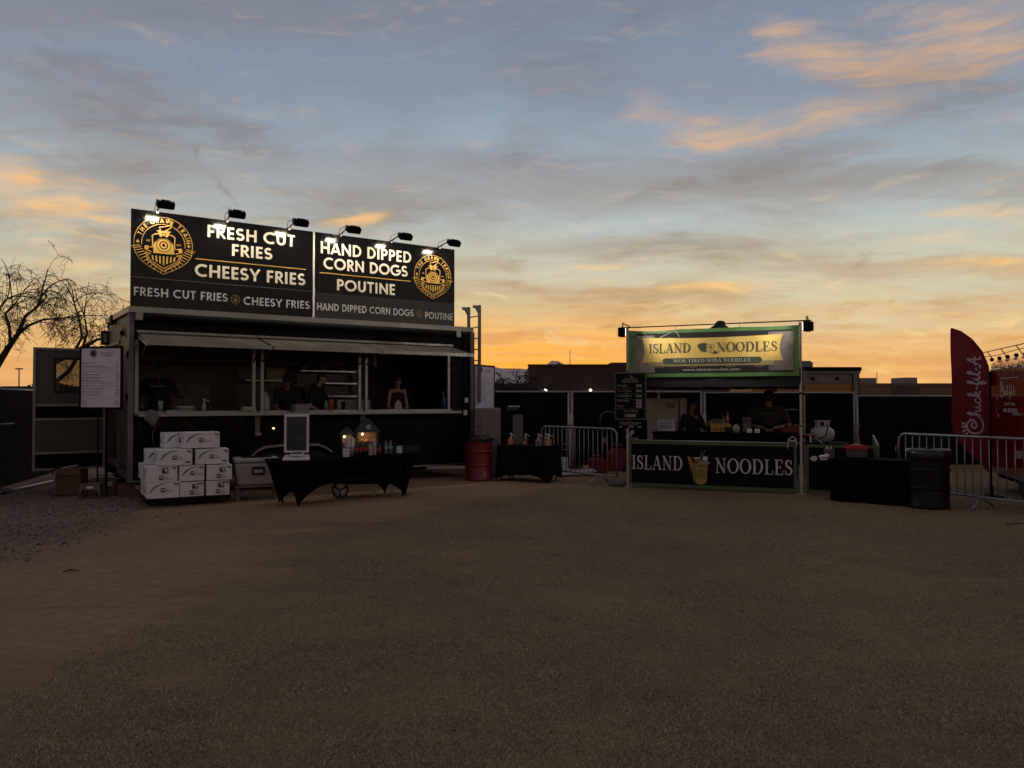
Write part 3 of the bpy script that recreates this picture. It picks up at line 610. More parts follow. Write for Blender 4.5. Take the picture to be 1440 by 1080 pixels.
# ================================================================== TREES
def limb_tube(mb, p, q, r0, r1, m, n=5, wob=0.06, rng=None, seg=4):
    L = (q-p).length; pts = []
    for i in range(seg+1):
        f_ = i/seg; v = p.lerp(q, f_)
        if 0 < i < seg: v += Vector((rng.uniform(-1, 1), rng.uniform(-1, 1), rng.uniform(-1, 1)))*wob*L
        pts.append(v)
    mb.tube(pts, [r0+(r1-r0)*i/seg for i in range(seg+1)], m, n); return pts
def twig_fan(mb, p, d, L, r, depth, rng, m, droop=0.34, minr=0.008):
    """recursive bare branching, tips arch over and droop"""
    steps = 6; cv = Vector((rng.uniform(-1, 1), rng.uniform(-1, 1), rng.uniform(-1, .7))); pts = [p.copy()]; v = p.copy(); dd = d.normalized(); rs = [r]
    for i in range(steps):
        dd = (dd+cv*0.20+Vector((rng.uniform(-1, 1), rng.uniform(-1, 1), rng.uniform(-.8, .8)))*0.10+Vector((0, 0, -droop*(0.35 if depth > 2 else 1.0)*i/steps*0.8))).normalized()
        v = v+dd*L/steps; pts.append(v.copy()); rs.append(max(minr, r*(1-(i+1)/steps*0.55)))
    mb.tube(pts, rs, m, 5 if depth > 2 else 3)
    if depth <= 0: return
    k = 3
    for i in range(k):
        idx = min(steps, 2+int(rng.random()*4)); 
        nd = (dd*0.6+Vector((rng.uniform(-1, 1), rng.uniform(-1, 1), rng.uniform(-.55, .5)))*0.95).normalized()
        twig_fan(mb, pts[idx], nd, L*rng.uniform(0.48, 0.76), max(minr, rs[idx]*0.62), depth-1, rng, m, droop, minr)
def bare_tree(label, base, limbs, depth, tw, L, r, seed, group=None, minr=0.008):
    rng = random.Random(seed); t_ = thing('bare_tree', label, 'tree', base, 0, group); tm = MB(); cm = MB()
    for path, r0, r1, tips in limbs:
        pts = [Vector(p) for p in path]; tm.tube(pts, [r0+(r1-r0)*i/(len(pts)-1) for i in range(len(pts))], WOOD, 8)
        for i in range(tips):
            f_ = 0.30+0.70*(i+rng.random())/tips; f_ = min(f_, .999)*(len(pts)-1); a = int(f_); p = pts[a].lerp(pts[a+1], f_-a)
            d = (pts[a+1]-pts[a]).normalized()*0.7+Vector((rng.uniform(-1, 1), rng.uniform(-.9, .9), rng.uniform(-.25, .65)))
            twig_fan(cm, p, d, L*rng.uniform(.6, 1.1), r*rng.uniform(.6, 1), depth, rng, WOOD, minr=minr)
        d = (pts[-1]-pts[-2]).normalized()
        for i in range(3): twig_fan(cm, pts[-1], d+Vector((rng.uniform(-.7, .7), rng.uniform(-.7, .7), rng.uniform(-.3, .5))), L, r1, depth, rng, WOOD, minr=minr)
    tm.build('trunk', t_); cm.build('crown', t_, fix=False); return t_
def PX(x, y, Yd=24.0, dy=0.0):   # heights above ground and sideways metres at the tree's own distance
    return ((x-720)/1100*Yd, dy, 1.62+(562-y)/1100*Yd)
base = (-17.0, 24, 0)
def TP(x, y, dy=0.0):
    a = PX(x, y, 24+dy); return (a[0]-base[0], dy, a[2])
bare_tree('large leafless desert tree with arching drooping twigs at the left edge', base, [
    ([TP(-40, 600), TP(-22, 550), TP(-8, 520), TP(10, 490), TP(24, 470), TP(34, 445), TP(52, 430, .3)], .15, .03, 7),
    ([TP(24, 470), TP(38, 458), TP(60, 449), TP(92, 447, -.2)], .055, .02, 6),
    ([TP(14, 485), TP(12, 460, .4), TP(6, 440, .5), TP(16, 430, .4)], .055, .02, 6),
    ([TP(-8, 520), TP(-20, 480), TP(-12, 445, -.4), TP(8, 420, -.4)], .08, .02, 7)], 3, 3, 1.28, .016, 5, minr=.0055)
base = (-14.6, 25, 0)
bare_tree('bare desert tree with twin dark leaning trunks rising behind the open trailer door', base, [
    ([TP(22, 575, 1), TP(34, 548, 1), TP(40, 525, 1), TP(50, 508, 1), TP(70, 496, 1), TP(96, 484, 1), TP(112, 474, 1), TP(140, 470, 1)], .15, .03, 6),
    ([TP(34, 560, 1), TP(50, 538, 1), TP(72, 520, 1), TP(90, 490, 1), TP(98, 465, 1.3), TP(94, 440, 1.3)], .10, .02, 6),
    ([TP(82, 487, 1), TP(90, 470, .7), TP(86, 445, .7), TP(78, 420, .7)], .05, .02, 5)], 3, 3, 1.25, .016, 11, minr=.0055)
for i, (x_, h_, sd) in enumerate(((-1.7, 2.6, 1), (.1, 2.9, 2), (1.5, 2.3, 3))):
    lbs = ['leafless tree just right of the trailer, leftmost of the three beyond the fence', 'leafless tree over the pale shed, middle one of three beyond the fence', 'leafless tree nearest the brown hall wall, rightmost of three beyond the fence']
    bare_tree(lbs[i], (x_*1.0, 60+i, 0), [([(0, 0, 0), (.1, 0, 1.1), (.3, .1, h_)], .14, .06, 7), ([(.05, 0, .9), (-.5, .1, 1.6), (-.8, 0, h_)], .08, .05, 6), ([(.1, 0, 1.1), (.7, .1, 1.9), (1.1, 0, h_*.95)], .08, .05, 6)], 2, 3, 1.0, .05, 20+sd, group='bare trees beyond the fence right of the trailer', minr=.02)
SHRUB = mat('dark_shrub_leaf', (0.035, 0.032, 0.025), 0.9, var=0.4)
def shrub(label, loc, w, h, seed, group=None):
    rng = random.Random(seed); mb = MB(); t_ = thing('shrub', label, 'shrub', loc, 0, group)
    for i in range(520):
        a = rng.random()*2*pi; rr = rng.random()**.5; z = rng.random(); w2 = w*(1-z**2*.55)
        p = Vector((cos(a)*rr*w2*rng.uniform(.8, 1.1), sin(a)*rr*w*.5, .1+z*h*(0.75+.3*mnoise.noise(Vector((cos(a)*2, seed, z)))))); s_ = w*.07*rng.uniform(.5, 1.4)
        d1 = Vector((rng.uniform(-1, 1), rng.uniform(-1, 1), rng.uniform(-1, 1)))*s_; d2 = Vector((rng.uniform(-1, 1), rng.uniform(-1, 1), rng.uniform(-1, 1)))*s_
        mb.add([p-d1, p+d2, p+d1, p-d2], [(0, 1, 2, 3)], SHRUB)
    mb.build('foliage', t_, fix=False); MB().tube([(0, 0, 0), (0, 0, h*.5)], [.1, .04], WOOD, 6).build('stem', t_)
for i, (x_, y_, w_, h_, lb) in enumerate(((-44, 75, 5, 3.1, 'dark shrub far left beyond the fence, at the very edge'), (-37.5, 72, 4.5, 2.7, 'low dark shrub beside the leaning tree trunks'), (-52, 88, 5, 4.2, 'taller dark shrub on the horizon behind the far street lamp'), (-38, 90, 5, 4.1, 'dark round shrub on the horizon just left of the open trailer door'),
                                        (-1.6, 58, 1.9, 2.7, 'dense dark shrub against the right menu board'), (-.1, 63, 2.2, 3.1, 'dark shrub rounding over the pale shed'), (1.7, 57, 1.4, 2.0, 'small dark shrub at the foot of the brown hall wall'))):
    shrub(lb, (x_, y_, 0), w_, h_, 40+i)

# ================================================================== FENCES
def fence_panel(label, p, q, h=1.83, group='black screened fence panels', rail=None):
    p = Vector(p); q = Vector(q); d = q-p; L = d.length; t_ = thing('screened_fence', label, 'fence', (p.x, p.y, 0), atan2(d.y, d.x), group)
    r = .022
    MB().tube([(r, 0, 0), (r, 0, h)], r, GALV, 8).build('post', t_); MB().tube([(L-r, 0, 0), (L-r, 0, h)], r, GALV, 8).build('post', t_)
    MB().tube([(r*2, 0, h-r), (L-2*r, 0, h-r)], r, GALV, 8).build('top_rail', t_)
    MB().tube([(r*2, 0, .12), (L-2*r, 0, .12)], r*.9, GALV, 8).build('bottom_rail', t_)
    if rail: MB().tube([(r*2, -.02, rail), (L-2*r, -.02, rail)], r*.8, GALV, 8).build('mid_rail', t_)
    sc = MB(); nx_, nz_ = 26, 8; vs = []; rg = random.Random(int(L*100+p.x*10))
    for j in range(nz_+1):
        for i in range(nx_+1):
            x_ = .05+(L-.1)*i/nx_; z_ = .05+(h-.09)*j/nz_; sag = .018*sin(pi*i/nx_*5)*(.3+.7*sin(pi*j/nz_)) if j == nz_ else .0
            vs.append((x_, -.028+.045*mnoise.noise(Vector((x_*1.6+p.x, z_*1.3, 0)))*sin(pi*j/nz_), z_-abs(sag)))
    sc.add(vs, [(j*(nx_+1)+i, j*(nx_+1)+i+1, (j+1)*(nx_+1)+i+1, (j+1)*(nx_+1)+i) for j in range(nz_) for i in range(nx_)], SCREEN, True)
    sc.build('screen', t_, fix=False)
    f_ = MB(); f_.bb(-.25, .25, -.3, .3, 0, .05, RUBBER); f_.build('foot', t_, loc=(0.0, 0, 0))
    return t_
fx = [-6.0, -2.3, 1.4, 4.6, 8.3, 12.0, 15.7]; fy = [18.4, 18.6, 18.8, 18.85, 18.9, 18.95, 19.0]
fh = [1.83, 1.83, 1.83, 1.81, 1.73, 1.72]
fl = ['fence panel hidden mostly behind the food trailer', 'black screened fence panel just right of the food trailer', 'black screened fence panel behind the metal barrier left of the noodle stall', 'black screened fence panel directly behind the noodle stall workers', 'black screened fence panel between the noodle stall and the red flag', 'black screened fence panel behind the red trailer']
for i in range(1, 6): fence_panel(fl[i], (fx[i]+.02, fy[i], 0), (fx[i+1]-.02, fy[i+1], 0), fh[i], group=None)
for i, x_ in enumerate((1.4, 4.6, 8.3)):     # clamps at the joints
    t_ = thing('fence_joint', ['steel clamps joining two fence panels behind the left barrier', 'steel clamps on the fence joint behind the noodle stall counter', 'steel clamps on the fence joint right of the gas bottle'][i], 'clamps', (x_, fy[i+2], 0))
    for z_ in (.55, 1.02): MB().box((0, -.04, z_), (.13, .05, .04), GALV).tube([(-.03, -.067, z_), (.03, -.067, z_)], .014, GALV, 6).build('clamp', t_)
fence_panel('dark screened fence panel at the left edge of the picture', (-8.25, 11.8, 0), (-9.04, 13.6, 0), group=None, rail=1.13)
fence_panel('dark screened fence panel beside the open trailer door', (-9.06, 13.65, 0), (-9.95, 17.0, 0), group=None, rail=1.18)
mb = MB(); mb.tube([(0, 0, .03), (1.15, 2.1, .04)], .022, GALV, 6)
tag(mb.build('loose_pipe', loc=(-8.7, 12.9, 0), rz=radians(35)), 'loose galvanised pipe lying on the gravel at the foot of the left fence', 'pipe')

# ================================================================== FOOD TRAILER
def gravy_logo(D, cx, cz, R, m, small=False):
    P = lambda pts: [(cx+x*R, cz+z*R) for x, z in pts]
    w = R*0.021*(2.6 if small else 1)
    D.ring(cx, cz, R*.97, w, m, -8, 188, 40)
    D.ring(cx, cz, R*.72, w, m, -5, 185, 36)
    if small:
        D.ring(cx, cz, R*.85, R*.10, m, -5, 185, 20); D.disc(cx, cz-.15*R, R*.42, m)
        D.stroke(P([(-.2, .1), (.0, .45), (.15, .6)]), R*.2, m); D.stroke(P([(-.85, -.2), (-.6, -.65), (0, -1.0), (.6, -.65), (.85, -.2)]), R*.14, m); return
    txt_ = 'THE GRAVY TRAIN'; angs = []
    a = 163.0; 
    for ch in txt_:
        adv = 6.5 if ch == ' ' else (5.4 if ch == 'I' else 10.4)
        a -= adv/2
        if ch != ' ':
            an = radians(a); ctr = Vector((cx+.772*R*cos(an), cz+.772*R*sin(an))); ux = Vector((sin(an), -cos(an))); uz = Vector((cos(an), sin(an))); gw = SANS[ch][0]
            for st_ in SANS[ch][1]: D.stroke(st_, .19, m, clamp=(0, 1), T=lambda q, ctr=ctr, ux=ux, uz=uz, gw=gw: ctr+ux*(q[0]-gw/2)*.155*R+uz*q[1]*.150*R)
        a -= adv/2+.9
    for sx in (-1, 1):   # leaves and the railway fence rays
        D.poly(P([(sx*.845, .10), (sx*.885, .05), (sx*.90, .0), (sx*.86, -.01), (sx*.845, -.06), (sx*.83, -.01), (sx*.79, .0), (sx*.805, .05)]), m)
        for k in range(11):
            f_ = k/10; x0 = .98*(1-f_)**.62+.06; z0 = -.14-.88*f_**1.15; x1 = x0*.72+.02; z1 = z0+.10*(.2+f_)+.02
            D.stroke(P([(sx*(x0+.03), z0-.02), (sx*x1, z1)]), w*1.15, m)
        D.stroke(P([(sx*.97, -.12), (sx*.94, -.34), (sx*.80, -.56), (sx*.60, -.74), (sx*.30, -.91), (0, -1.06)]), w*.9, m)
        D.stroke(P([(sx*.60, -.32), (sx*.52, -.62), (0, -.96)]), w*1.6, m); D.stroke(P([(sx*.54, -.34), (sx*.46, -.58), (0, -.86)]), w*1.2, m)
        D.stroke(P([(sx*.60, -.32), (sx*.42, -.38)]), w*1.5, m)
        D.stroke(P([(sx*.40, -.30), (sx*.62, -.22), (sx*.52, -.12), (sx*.38, -.14), (sx*.36, .02), (sx*.38, .28), (sx*.30, .34), (sx*.14, .38), (sx*.20, .46), (sx*.10, .52)]), w*1.7, m)
        D.disc(cx+sx*.56*R, cz-.16*R, .075*R, m, 12)
    D.poly(P([(-.34, -.33), (.36, -.33), (.34, -.05), (.26, .12), (.10, .22), (-.10, .22), (-.26, .12), (-.34, -.05)]), m)
    D.poly(P([(-.12, .24), (.12, .24), (.20, .46), (-.20, .46)]), m)
    D.stroke(P([(-.24, .47), (.24, .47)]), w*1.6, m)
    D.stroke(P([(-.10, .50), (-.16, .60), (.02, .64), (.20, .70), (.22, .84), (.12, .80)]), w*1.5, m); D.stroke(P([(.04, .50), (.22, .60), (.28, .78), (.16, .92), (.06, .84)]), w*1.5, m)
    for k in range(7):
        x0 = -.30+.10*k; x1 = x0*1.35+.0; b = -.42; d = -.58-.16*(1-abs(k-3)/3)
        D.poly(P([(x0*1.25-.022, b), (x0*1.25+.028, b), (x1*.85+.030, d), (x1*.85-.030, d)]), m)
    D.layer(); D.ring(cx, cz-.03*R, R*.235, R*.022, BLKG); D.ring(cx, cz-.03*R, R*.13, R*.035, BLKG); D.disc(cx, cz-.03*R, R*.055, BLKG, 12)
    D.ring(cx, cz-.03*R, R*.29, R*.05, BLKG, 20, 160, 16); D.ring(cx, cz+.35*R, R*.055, R*.02, BLKG)
    D.text('EST.', cx-.50*R, cz+.06*R, .055*R, m, 'c'); D.text('2019', cx+.50*R, cz+.0*R, .055*R, m, 'c')

TR = thing('food_trailer', 'black food trailer with open serving hatches and a tall lit sign on its roof', 'food trailer', TW(0, 0, 0), TRZ)
Lx, Dp, Hh = 6.68, 2.5, 3.06
def tp(mb, name, label=None, bevel=0.0): return mb.build(name, TR, label=label, bevel=bevel)
mb = MB(); mb.bb(.06, 6.42, 0, .05, .27, 1.36, BLK); mb.bb(.06, 6.42, 0, .05, 2.70, Hh, BLK); mb.bb(6.16, 6.42, -.002, .052, .27, Hh, BLK)
tp(mb, 'front_wall')
mb = MB(); mb.bb(6.423, 6.66, -.03, .1, .27, 3.03, BLK); tp(mb, 'corner_locker')
mb = MB(); mb.bb(-.02, .06, -.02, .10, .25, Hh+.02, ALUD); tp(mb, 'corner_post'); mb = MB(); mb.bb(6.60, 6.70, -.035, .10, .27, Hh, ALUD); tp(mb, 'corner_post')
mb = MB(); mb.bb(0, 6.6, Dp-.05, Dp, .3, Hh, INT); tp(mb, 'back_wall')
mb = MB(); mb.bb(6.56, 6.60, .1, Dp-.05, .3, Hh, BLK); tp(mb, 'right_wall')
mb = MB(); mb.bb(0.0, .04, .1, 1.02, .3, Hh-.1, WALLB); mb.bb(0, .04, 1.022, 2.43, 2.62, Hh-.1, WALLB); mb.bb(0.0, .04, 2.43, Dp, .3, Hh-.1, WALLB); tp(mb, 'left_wall')
mb = MB(); mb.bb(-.025, .0, .98, 1.05, .33, 2.66, ALUD); mb.bb(-.025, .0, 2.40, 2.47, .33, 2.66, ALUD); mb.bb(-.026, .0, 1.052, 2.398, 2.60, 2.66, ALUD); tp(mb, 'side_door_frame')
mb = MB(); mb.tube([(-.015, .35+.25*i/10*2, 2.68+.17*sin(pi*i/10)) for i in range(11)], .008, ALUD, 5); mb.ball((-.02, .58, 2.76), .05, BLKM, 8); tp(mb, 'side_vent')
mb = MB(); mb.bb(0, 6.6, .05, Dp-.05, .42, .52, STEEL); tp(mb, 'floor')
mb = MB(); mb.bb(.02, 6.6, 0.02, Dp, Hh-.10, Hh, ALUD); mb.bb(-.04, 6.64, -.09, Dp+.03, Hh+.003, Hh+.10, ALU); tp(mb, 'roof')
mb = MB(); mb.tube([(.18, -.14, 3.0), (6.15, -.14, 3.0)], .062, BLKM, 12); mb.bb(.06, .16, -.2, -.02, 2.93, 3.05, ALU); mb.bb(6.16, 6.26, -.2, -.02, 2.93, 3.05, ALU); tp(mb, 'awning_roll')
mb = MB(); mb.bb(.0, 6.64, .02, Dp, .24, .30, BLKM); mb.bb(.04, 6.4, -.035, .0, .255, .285, ALU); tp(mb, 'chassis')
# mullions, sills, shelves
for x_ in (.10, 2.02, 2.17, 4.06, 4.20, 6.06):
    mb = MB(); mb.bb(x_-.028, x_+.028, -.05, .02, 1.38, 2.62, ALU); tp(mb, 'mullion')
for a, b in ((.08, 2.08), (2.12, 4.14), (4.18, 6.14)):
    mb = MB(); mb.bb(a, b, -.04, .06, 1.385, 1.425, ALU); tp(mb, 'window_sill')
    mb = MB(); mb.bb(a, b, -.36, -.045, 1.355, 1.385, STEEL); mb.bb(a, b+.03, -.385, -.362, 1.345, 1.392, ALU)
    mb.build('serving_shelf', TR)
for x_ in (2.09, 4.13):
    mb = MB(); mb.prism([(x_-.055, 1.34), (x_+.055, 1.34), (x_+.035, 1.0), (x_-.035, 1.0)], -.05, -.02, ALUD); mb.bb(x_-.05, x_+.05, -.10, -.02, .98, 1.03, ALU); tp(mb, 'shelf_bracket')
# hatches
for a, b in ((.12, 2.06), (2.12, 4.12), (4.16, 6.14)):
    hz, oz, oy = 2.70, 2.50, -.86
    h_ = MB(); h_.add([(a, -.02, hz), (b, -.02, hz), (b, oy, oz), (a, oy, oz), (a, -.02, hz+.03), (b, -.02, hz+.03), (b, oy, oz+.03), (a, oy, oz+.03)], [(0,1,2,3),(4,7,6,5),(0,4,5,1),(1,5,6,2),(2,6,7,3),(3,7,4,0)], HATCHM)
    h_ = h_.build('serving_hatch', TR)
    l_ = MB(); l_.bb(a-.01, b+.01, oy-.035, oy-.004, oz-.02, oz+.045, ALU); l_.build('hatch_lip', h_)
    l_ = MB()
    for x_ in (a, b): l_.add([(x_-.02, -.02, hz-.03), (x_+.02, -.02, hz-.03), (x_+.02, oy, oz-.03), (x_-.02, oy, oz-.03), (x_-.02, -.02, hz-.004), (x_+.02, -.02, hz-.004), (x_+.02, oy, oz-.004), (x_-.02, oy, oz-.004)], [(0,1,2,3),(4,7,6,5),(0,4,5,1),(1,5,6,2),(2,6,7,3),(3,7,4,0)], ALU)
    l_.build('hatch_frame', h_)
    l_ = MB(); l_.bb(a-.02, b+.02, -.05, -.003, hz+.035, hz+.075, ALU); l_.build('hatch_hinge', h_)
    m_ = (a+b)/2; l_ = MB(); l_.tube([(m_-.16, oy+.03, oz-.012), (m_-.10, oy+.05, oz-.05), (m_+.10, oy+.05, oz-.05), (m_+.16, oy+.03, oz-.012)], .010, BLKM, 6); l_.build('hatch_handle', h_)
    for x_ in (a+.05, b-.05):
        l_ = MB(); l_.tube([(x_, -.05, 2.30), (x_, oy*.62, 2.545)], [.014, .009], BLKM if x_ > a+.1 else ALUD, 6); l_.build('gas_strut', h_)
# roof sign: four boards
UP0, UP1, LO0 = 3.655, 4.79, 3.165
boards = [(.0, 3.115, UP0, UP1), (3.165, 6.22, UP0, UP1), (.0, 3.115, LO0, UP0-.004), (3.165, 6.22, LO0, UP0-.004)]
sb_ = []
for i, (a, b, z0, z1) in enumerate(boards):
    mb = MB(); mb.bb(a, b, 0, .03, z0, z1, BLKG if i < 3 else mat('charcoal_gloss_panel', (0.012, 0.012, 0.013), 0.2)); 
    if i == 0: mb.bb(a, b, -.004, .0, z0, z0+.006, ALU)
    sb_.append(tp(mb, 'sign_board', ['upper left sign board reading fresh cut fries and cheesy fries', 'upper right sign board reading hand dipped corn dogs and poutine', 'lower left sign strip', 'lower right sign strip'][i]))
mb = MB(); mb.bb(3.125, 3.155, -.012, .03, LO0-.02, UP1, mat('white_edge_strip', (.75, .72, .68), .4)); tp(mb, 'sign_joint_strip')
mb = MB(); mb.bb(.0, 6.22, .031, .034, UP0-.05, UP0+.05, BLKM)  # unseen strip added behind the board seam to block sky light
for x_ in (.4, 1.9, 3.14, 4.6, 5.9): mb.bb(x_-.03, x_+.03, .035, .09, 3.16, 4.6, ALUD); mb.tube([(x_, .06, 4.3), (x_, 1.1, 3.16)], .02, ALUD, 6)
tp(mb, 'sign_bracing_light_stop')
D = Decal(); D.base = .003
D.glyphs('FRESH CUT', SANS, CREAMV, 1.20, 2.78, 4.46, 4.675, weight=.185); D.build('lettering', sb_[0]); D = Decal(); D.base = .003; D.glyphs('FRIES', SANS, CREAMV, 1.62, 2.36, 4.175, 4.385, weight=.185); D.build('lettering', sb_[0]); D = Decal(); D.base = .003
D.glyphs('CHEESY FRIES', SANS, CREAMV, 1.01, 2.985, 3.755, 3.975, weight=.185); D.build('lettering', sb_[0]); D = Decal(); D.base = .003; D.rect(1.02, 2.99, 4.052, 4.068, GOLD); D.build('divider_line', sb_[0])
D = Decal(); D.base = .003; gravy_logo(D, .505, 4.245, .475, GOLD); D.build('round_emblem', sb_[0])
D = Decal(); D.base = .003
D.glyphs('HAND DIPPED', SANS, CREAMV, 3.26, 5.20, 4.40, 4.625, weight=.185); D.build('lettering', sb_[1]); D = Decal(); D.base = .003; D.glyphs('CORN DOGS', SANS, CREAMV, 3.33, 5.12, 4.11, 4.33, weight=.185); D.build('lettering', sb_[1]); D = Decal(); D.base = .003
D.glyphs('POUTINE', SANS, CREAMV, 3.59, 4.84, 3.72, 3.935, weight=.185); D.build('lettering', sb_[1]); D = Decal(); D.base = .003; D.rect(3.25, 5.18, 4.02, 4.036, GOLD); D.build('divider_line', sb_[1])
D = Decal(); D.base = .003; gravy_logo(D, 5.70, 4.18, .445, GOLD); D.build('round_emblem', sb_[1])
D = Decal(); D.base = .003; D.glyphs('FRESH CUT FRIES', SANS, GREYV, .04, 1.57, 3.35, 3.495, weight=.17); gravy_logo(D, 1.70, 3.40, .085, GOLDD, True); D.glyphs('CHEESY FRIES', SANS, GREYV, 1.84, 3.07, 3.32, 3.465, weight=.17); D.build('lettering', sb_[2])
D = Decal(); D.base = .003; D.glyphs('HAND DIPPED CORN DOGS', SANS, GREYV, 3.20, 5.26, 3.315, 3.455, weight=.17); gravy_logo(D, 5.38, 3.37, .075, GOLDD, True); D.glyphs('POUTINE', SANS, GREYV, 5.51, 6.18, 3.29, 3.43, weight=.17); D.build('lettering', sb_[3])
# six floodlights on arms above the sign
for i, x_ in enumerate((.42, 1.56, 2.68, 3.69, 4.77, 5.87)):
    ar = MB(); ar.tube([(x_-.02, .0, 4.80), (x_-.02, -.14, 4.83), (x_-.02, -.52, 4.87)], .016, ALU, 8); ar.tube([(x_-.06, .0, 4.80), (x_-.07, -.1, 4.89), (x_-.05, -.30, 4.90), (x_-.02, -.46, 4.88)], .005, RUBBER, 5); ar.bb(x_-.04, x_+.0, -.02, .04, 4.76, 4.82, ALU)
    ar = ar.build('floodlight_arm', TR)
    # lamp head: local frame tilted to shine back and down on the sign
    R_ = Euler((radians(38), 0, 0)).to_matrix().to_4x4(); Tm = Matrix.Translation((x_, -.56, 4.80)) @ R_
    hd = MB(); hd.M = Tm; hd.bb(-.115, .115, -.055, .055, -.015, .035, BLKM); hd.bb(-.07, .07, -.03, .03, .037, .068, BLKM); 
    for k in range(5): hd.bb(-.10+.05*k-.004, -.10+.05*k+.004, -.05, .05, .037, .055, BLKM)
    hd.bb(-.135, -.122, -.06, .06, -.04, .05, BLKM); hd.bb(.122, .135, -.06, .06, -.04, .05, BLKM); hd = hd.build('lamp_housing', ar)
    bz_ = MB(); bz_.M = Tm; bz_.bb(-.122, .122, -.066, -.056, -.052, .0, BLKM); bz_.bb(-.122, .122, .056, .062, -.030, .0, BLKM); bz_.build('lamp_bezel', ar)
    gl_ = MB(); gl_.M = Tm; gl_.bb(-.105, .105, -.045, .045, -.019, -.0155, LIT); gl_.build('lamp_lens', ar)
    ld = bpy.data.lights.new('floodlight_beam', 'SPOT'); ld.energy = 8.2; ld.color = (1, .90, .74); ld.spot_size = radians(120); ld.spot_blend = .8; ld.shadow_soft_size = .06
    lo = bpy.data.objects.new('floodlight_beam', ld); COL.objects.link(lo); lo.parent = ar; lo.location = Tm @ Vector((0, 0, -.05)); lo.rotation_euler = Vector((0, -.55, .85)).to_track_quat('Z', 'Y').to_euler()
# wheels and fenders
for x_ in (2.32, 3.20):
    w_ = MB().lathe([(.19, -.10), (.31, -.11), (.335, -.05), (.335, .05), (.31, .11), (.19, .10)], RUBBER, n=24).build('wheel', TR, loc=(x_, .02, .34)); w_.rotation_euler = (pi/2, 0, 0)
    r_ = MB().lathe([(.02, .06), (.10, .07), (.12, .03), (.17, .05), (.19, .09)], ALU, n=20).build('rim', w_); 
mb = MB()
pts = [(1.90, .52), (1.95, .62), (2.06, .73), (2.2, .79), (2.5, .81), (2.9, .81), (3.2, .80), (3.34, .74), (3.46, .66)]
for i in range(len(pts)-1):
    (a, b), (c_, d_) = pts[i], pts[i+1]; mb.add([(a, -.16, b), (c_, -.16, d_), (c_, -.004, d_), (a, -.004, b), (a, -.16, b-.04), (c_, -.16, d_-.04), (c_, -.004, d_-.04), (a, -.004, b-.04)], [(0,1,2,3),(4,7,6,5),(0,4,5,1),(2,6,7,3)], ALU)
tp(mb, 'fender')
mb = MB(); mb.bb(.15, 1.85, -.003, .0, .62, 1.30, BLKG); tp(mb, 'lower_panel')
mb = MB(); mb.bb(6.46, 6.54, -.036, -.031, 1.56, 1.66, WHITE); tp(mb, 'notice'); mb = MB(); mb.bb(6.43, 6.52, -.036, -.031, 1.29, 1.40, WHITE); tp(mb, 'notice')
mb = MB(); mb.tube([(6.5, -.05, 1.2), (6.52, -.07, .95), (6.47, -.06, .7)], .006, RUBBER, 5); mb.tube([(.55, -.02, 1.30), (.40, -.06, 1.22), (.34, -.08, 1.05), (.38, -.05, .8)], .009, ALUD, 5); tp(mb, 'hose')
# black speaker / camera boxes on the side wall
mb = MB(); mb.bb(-.12, -.01, 2.30, 2.46, 2.66, 2.92, BLKM); mb.bb(-.10, -.03, 2.285, 2.298, 2.70, 2.88, UNIT); tp(mb, 'side_lamp')
mb = MB(); mb.bb(-.06, -.004, 1.6, 1.8, Hh-.07, Hh+.1, BLKM); tp(mb, 'awning_bracket')
for z_ in (1.6, 2.3): tp(MB().bb(-.05, -.021, -.03, .02, z_, z_+.12, BLKM), 'door_catch')
# open rear side door
dr = TW(-.02, 2.52, 0); e_ = Vector((-8.75, 14.28, 0)); dv = e_-dr
dl = MB(); DL = dv.length
door = MB(); door.bb(0, DL, -.02, .02, .32, 1.79, WALLB); door.bb(0, DL, -.02, .02, 2.36, 2.58, WALLB); door.bb(0, .38, -.02, .02, 1.79, 2.36, WALLB); door.bb(.82, DL, -.02, .02, 1.79, 2.36, WALLB); door = door.build('side_door', TR)
DM = Matrix.Rotation(atan2(dv.y, dv.x)-TRZ, 4, 'Z'); DM.translation = Vector((-.02, 2.52, 0)); door.matrix_local = DM
# the side seen from the field is the +Y side of this door frame
RL = mat('door_rail', (.30, .27, .25), .5, .5, dirt=.2)
for (z0, z1) in ((.32, .36), (.62, .66), (1.24, 1.28), (1.50, 1.54), (2.545, 2.58)):
    MB().bb(.0, DL, .021, .045, z0, z1, RL).build('door_rail', door)
for x0 in (0.0, DL-.04): MB().bb(x0, x0+.04, .046, .060, .32, 2.58, RL).build('door_stile', door)
MB().bb(.05, DL-.05, .021, .026, .665, 1.235, mat('door_panel', (.085, .073, .066), .6, var=.2)).build('door_panel', door); MB().bb(.05, DL-.05, .021, .026, 1.55, 1.79, MATS['door_panel']).bb(.05, DL-.05, .021, .026, 2.36, 2.54, MATS['door_panel']).bb(.05, .38, .021, .026, 1.79, 2.36, MATS['door_panel']).bb(.82, DL-.05, .021, .026, 1.79, 2.36, MATS['door_panel']).build('door_panel', door)
MB().bb(.05, DL-.05, .021, .024, 1.285, 1.495, BLKM).build('dark_door_strip', door); MB().bb(.05, DL-.05, .021, .024, .365, .615, BLKM).build('dark_door_strip', door)
MB().bb(.34, .86, .027, .05, 1.75, 1.79, RUBBER).bb(.34, .86, .027, .05, 2.36, 2.40, RUBBER).bb(.34, .38, .027, .05, 1.79, 2.36, RUBBER).bb(.82, .86, .027, .05, 1.79, 2.36, RUBBER).build('window_frame', door)
MB().bb(.382, .818, .0, .004, 1.792, 2.358, mat('tinted_see_through_glass', (.03, .028, .025), .06, alpha=.62)).build('window_pane', door)
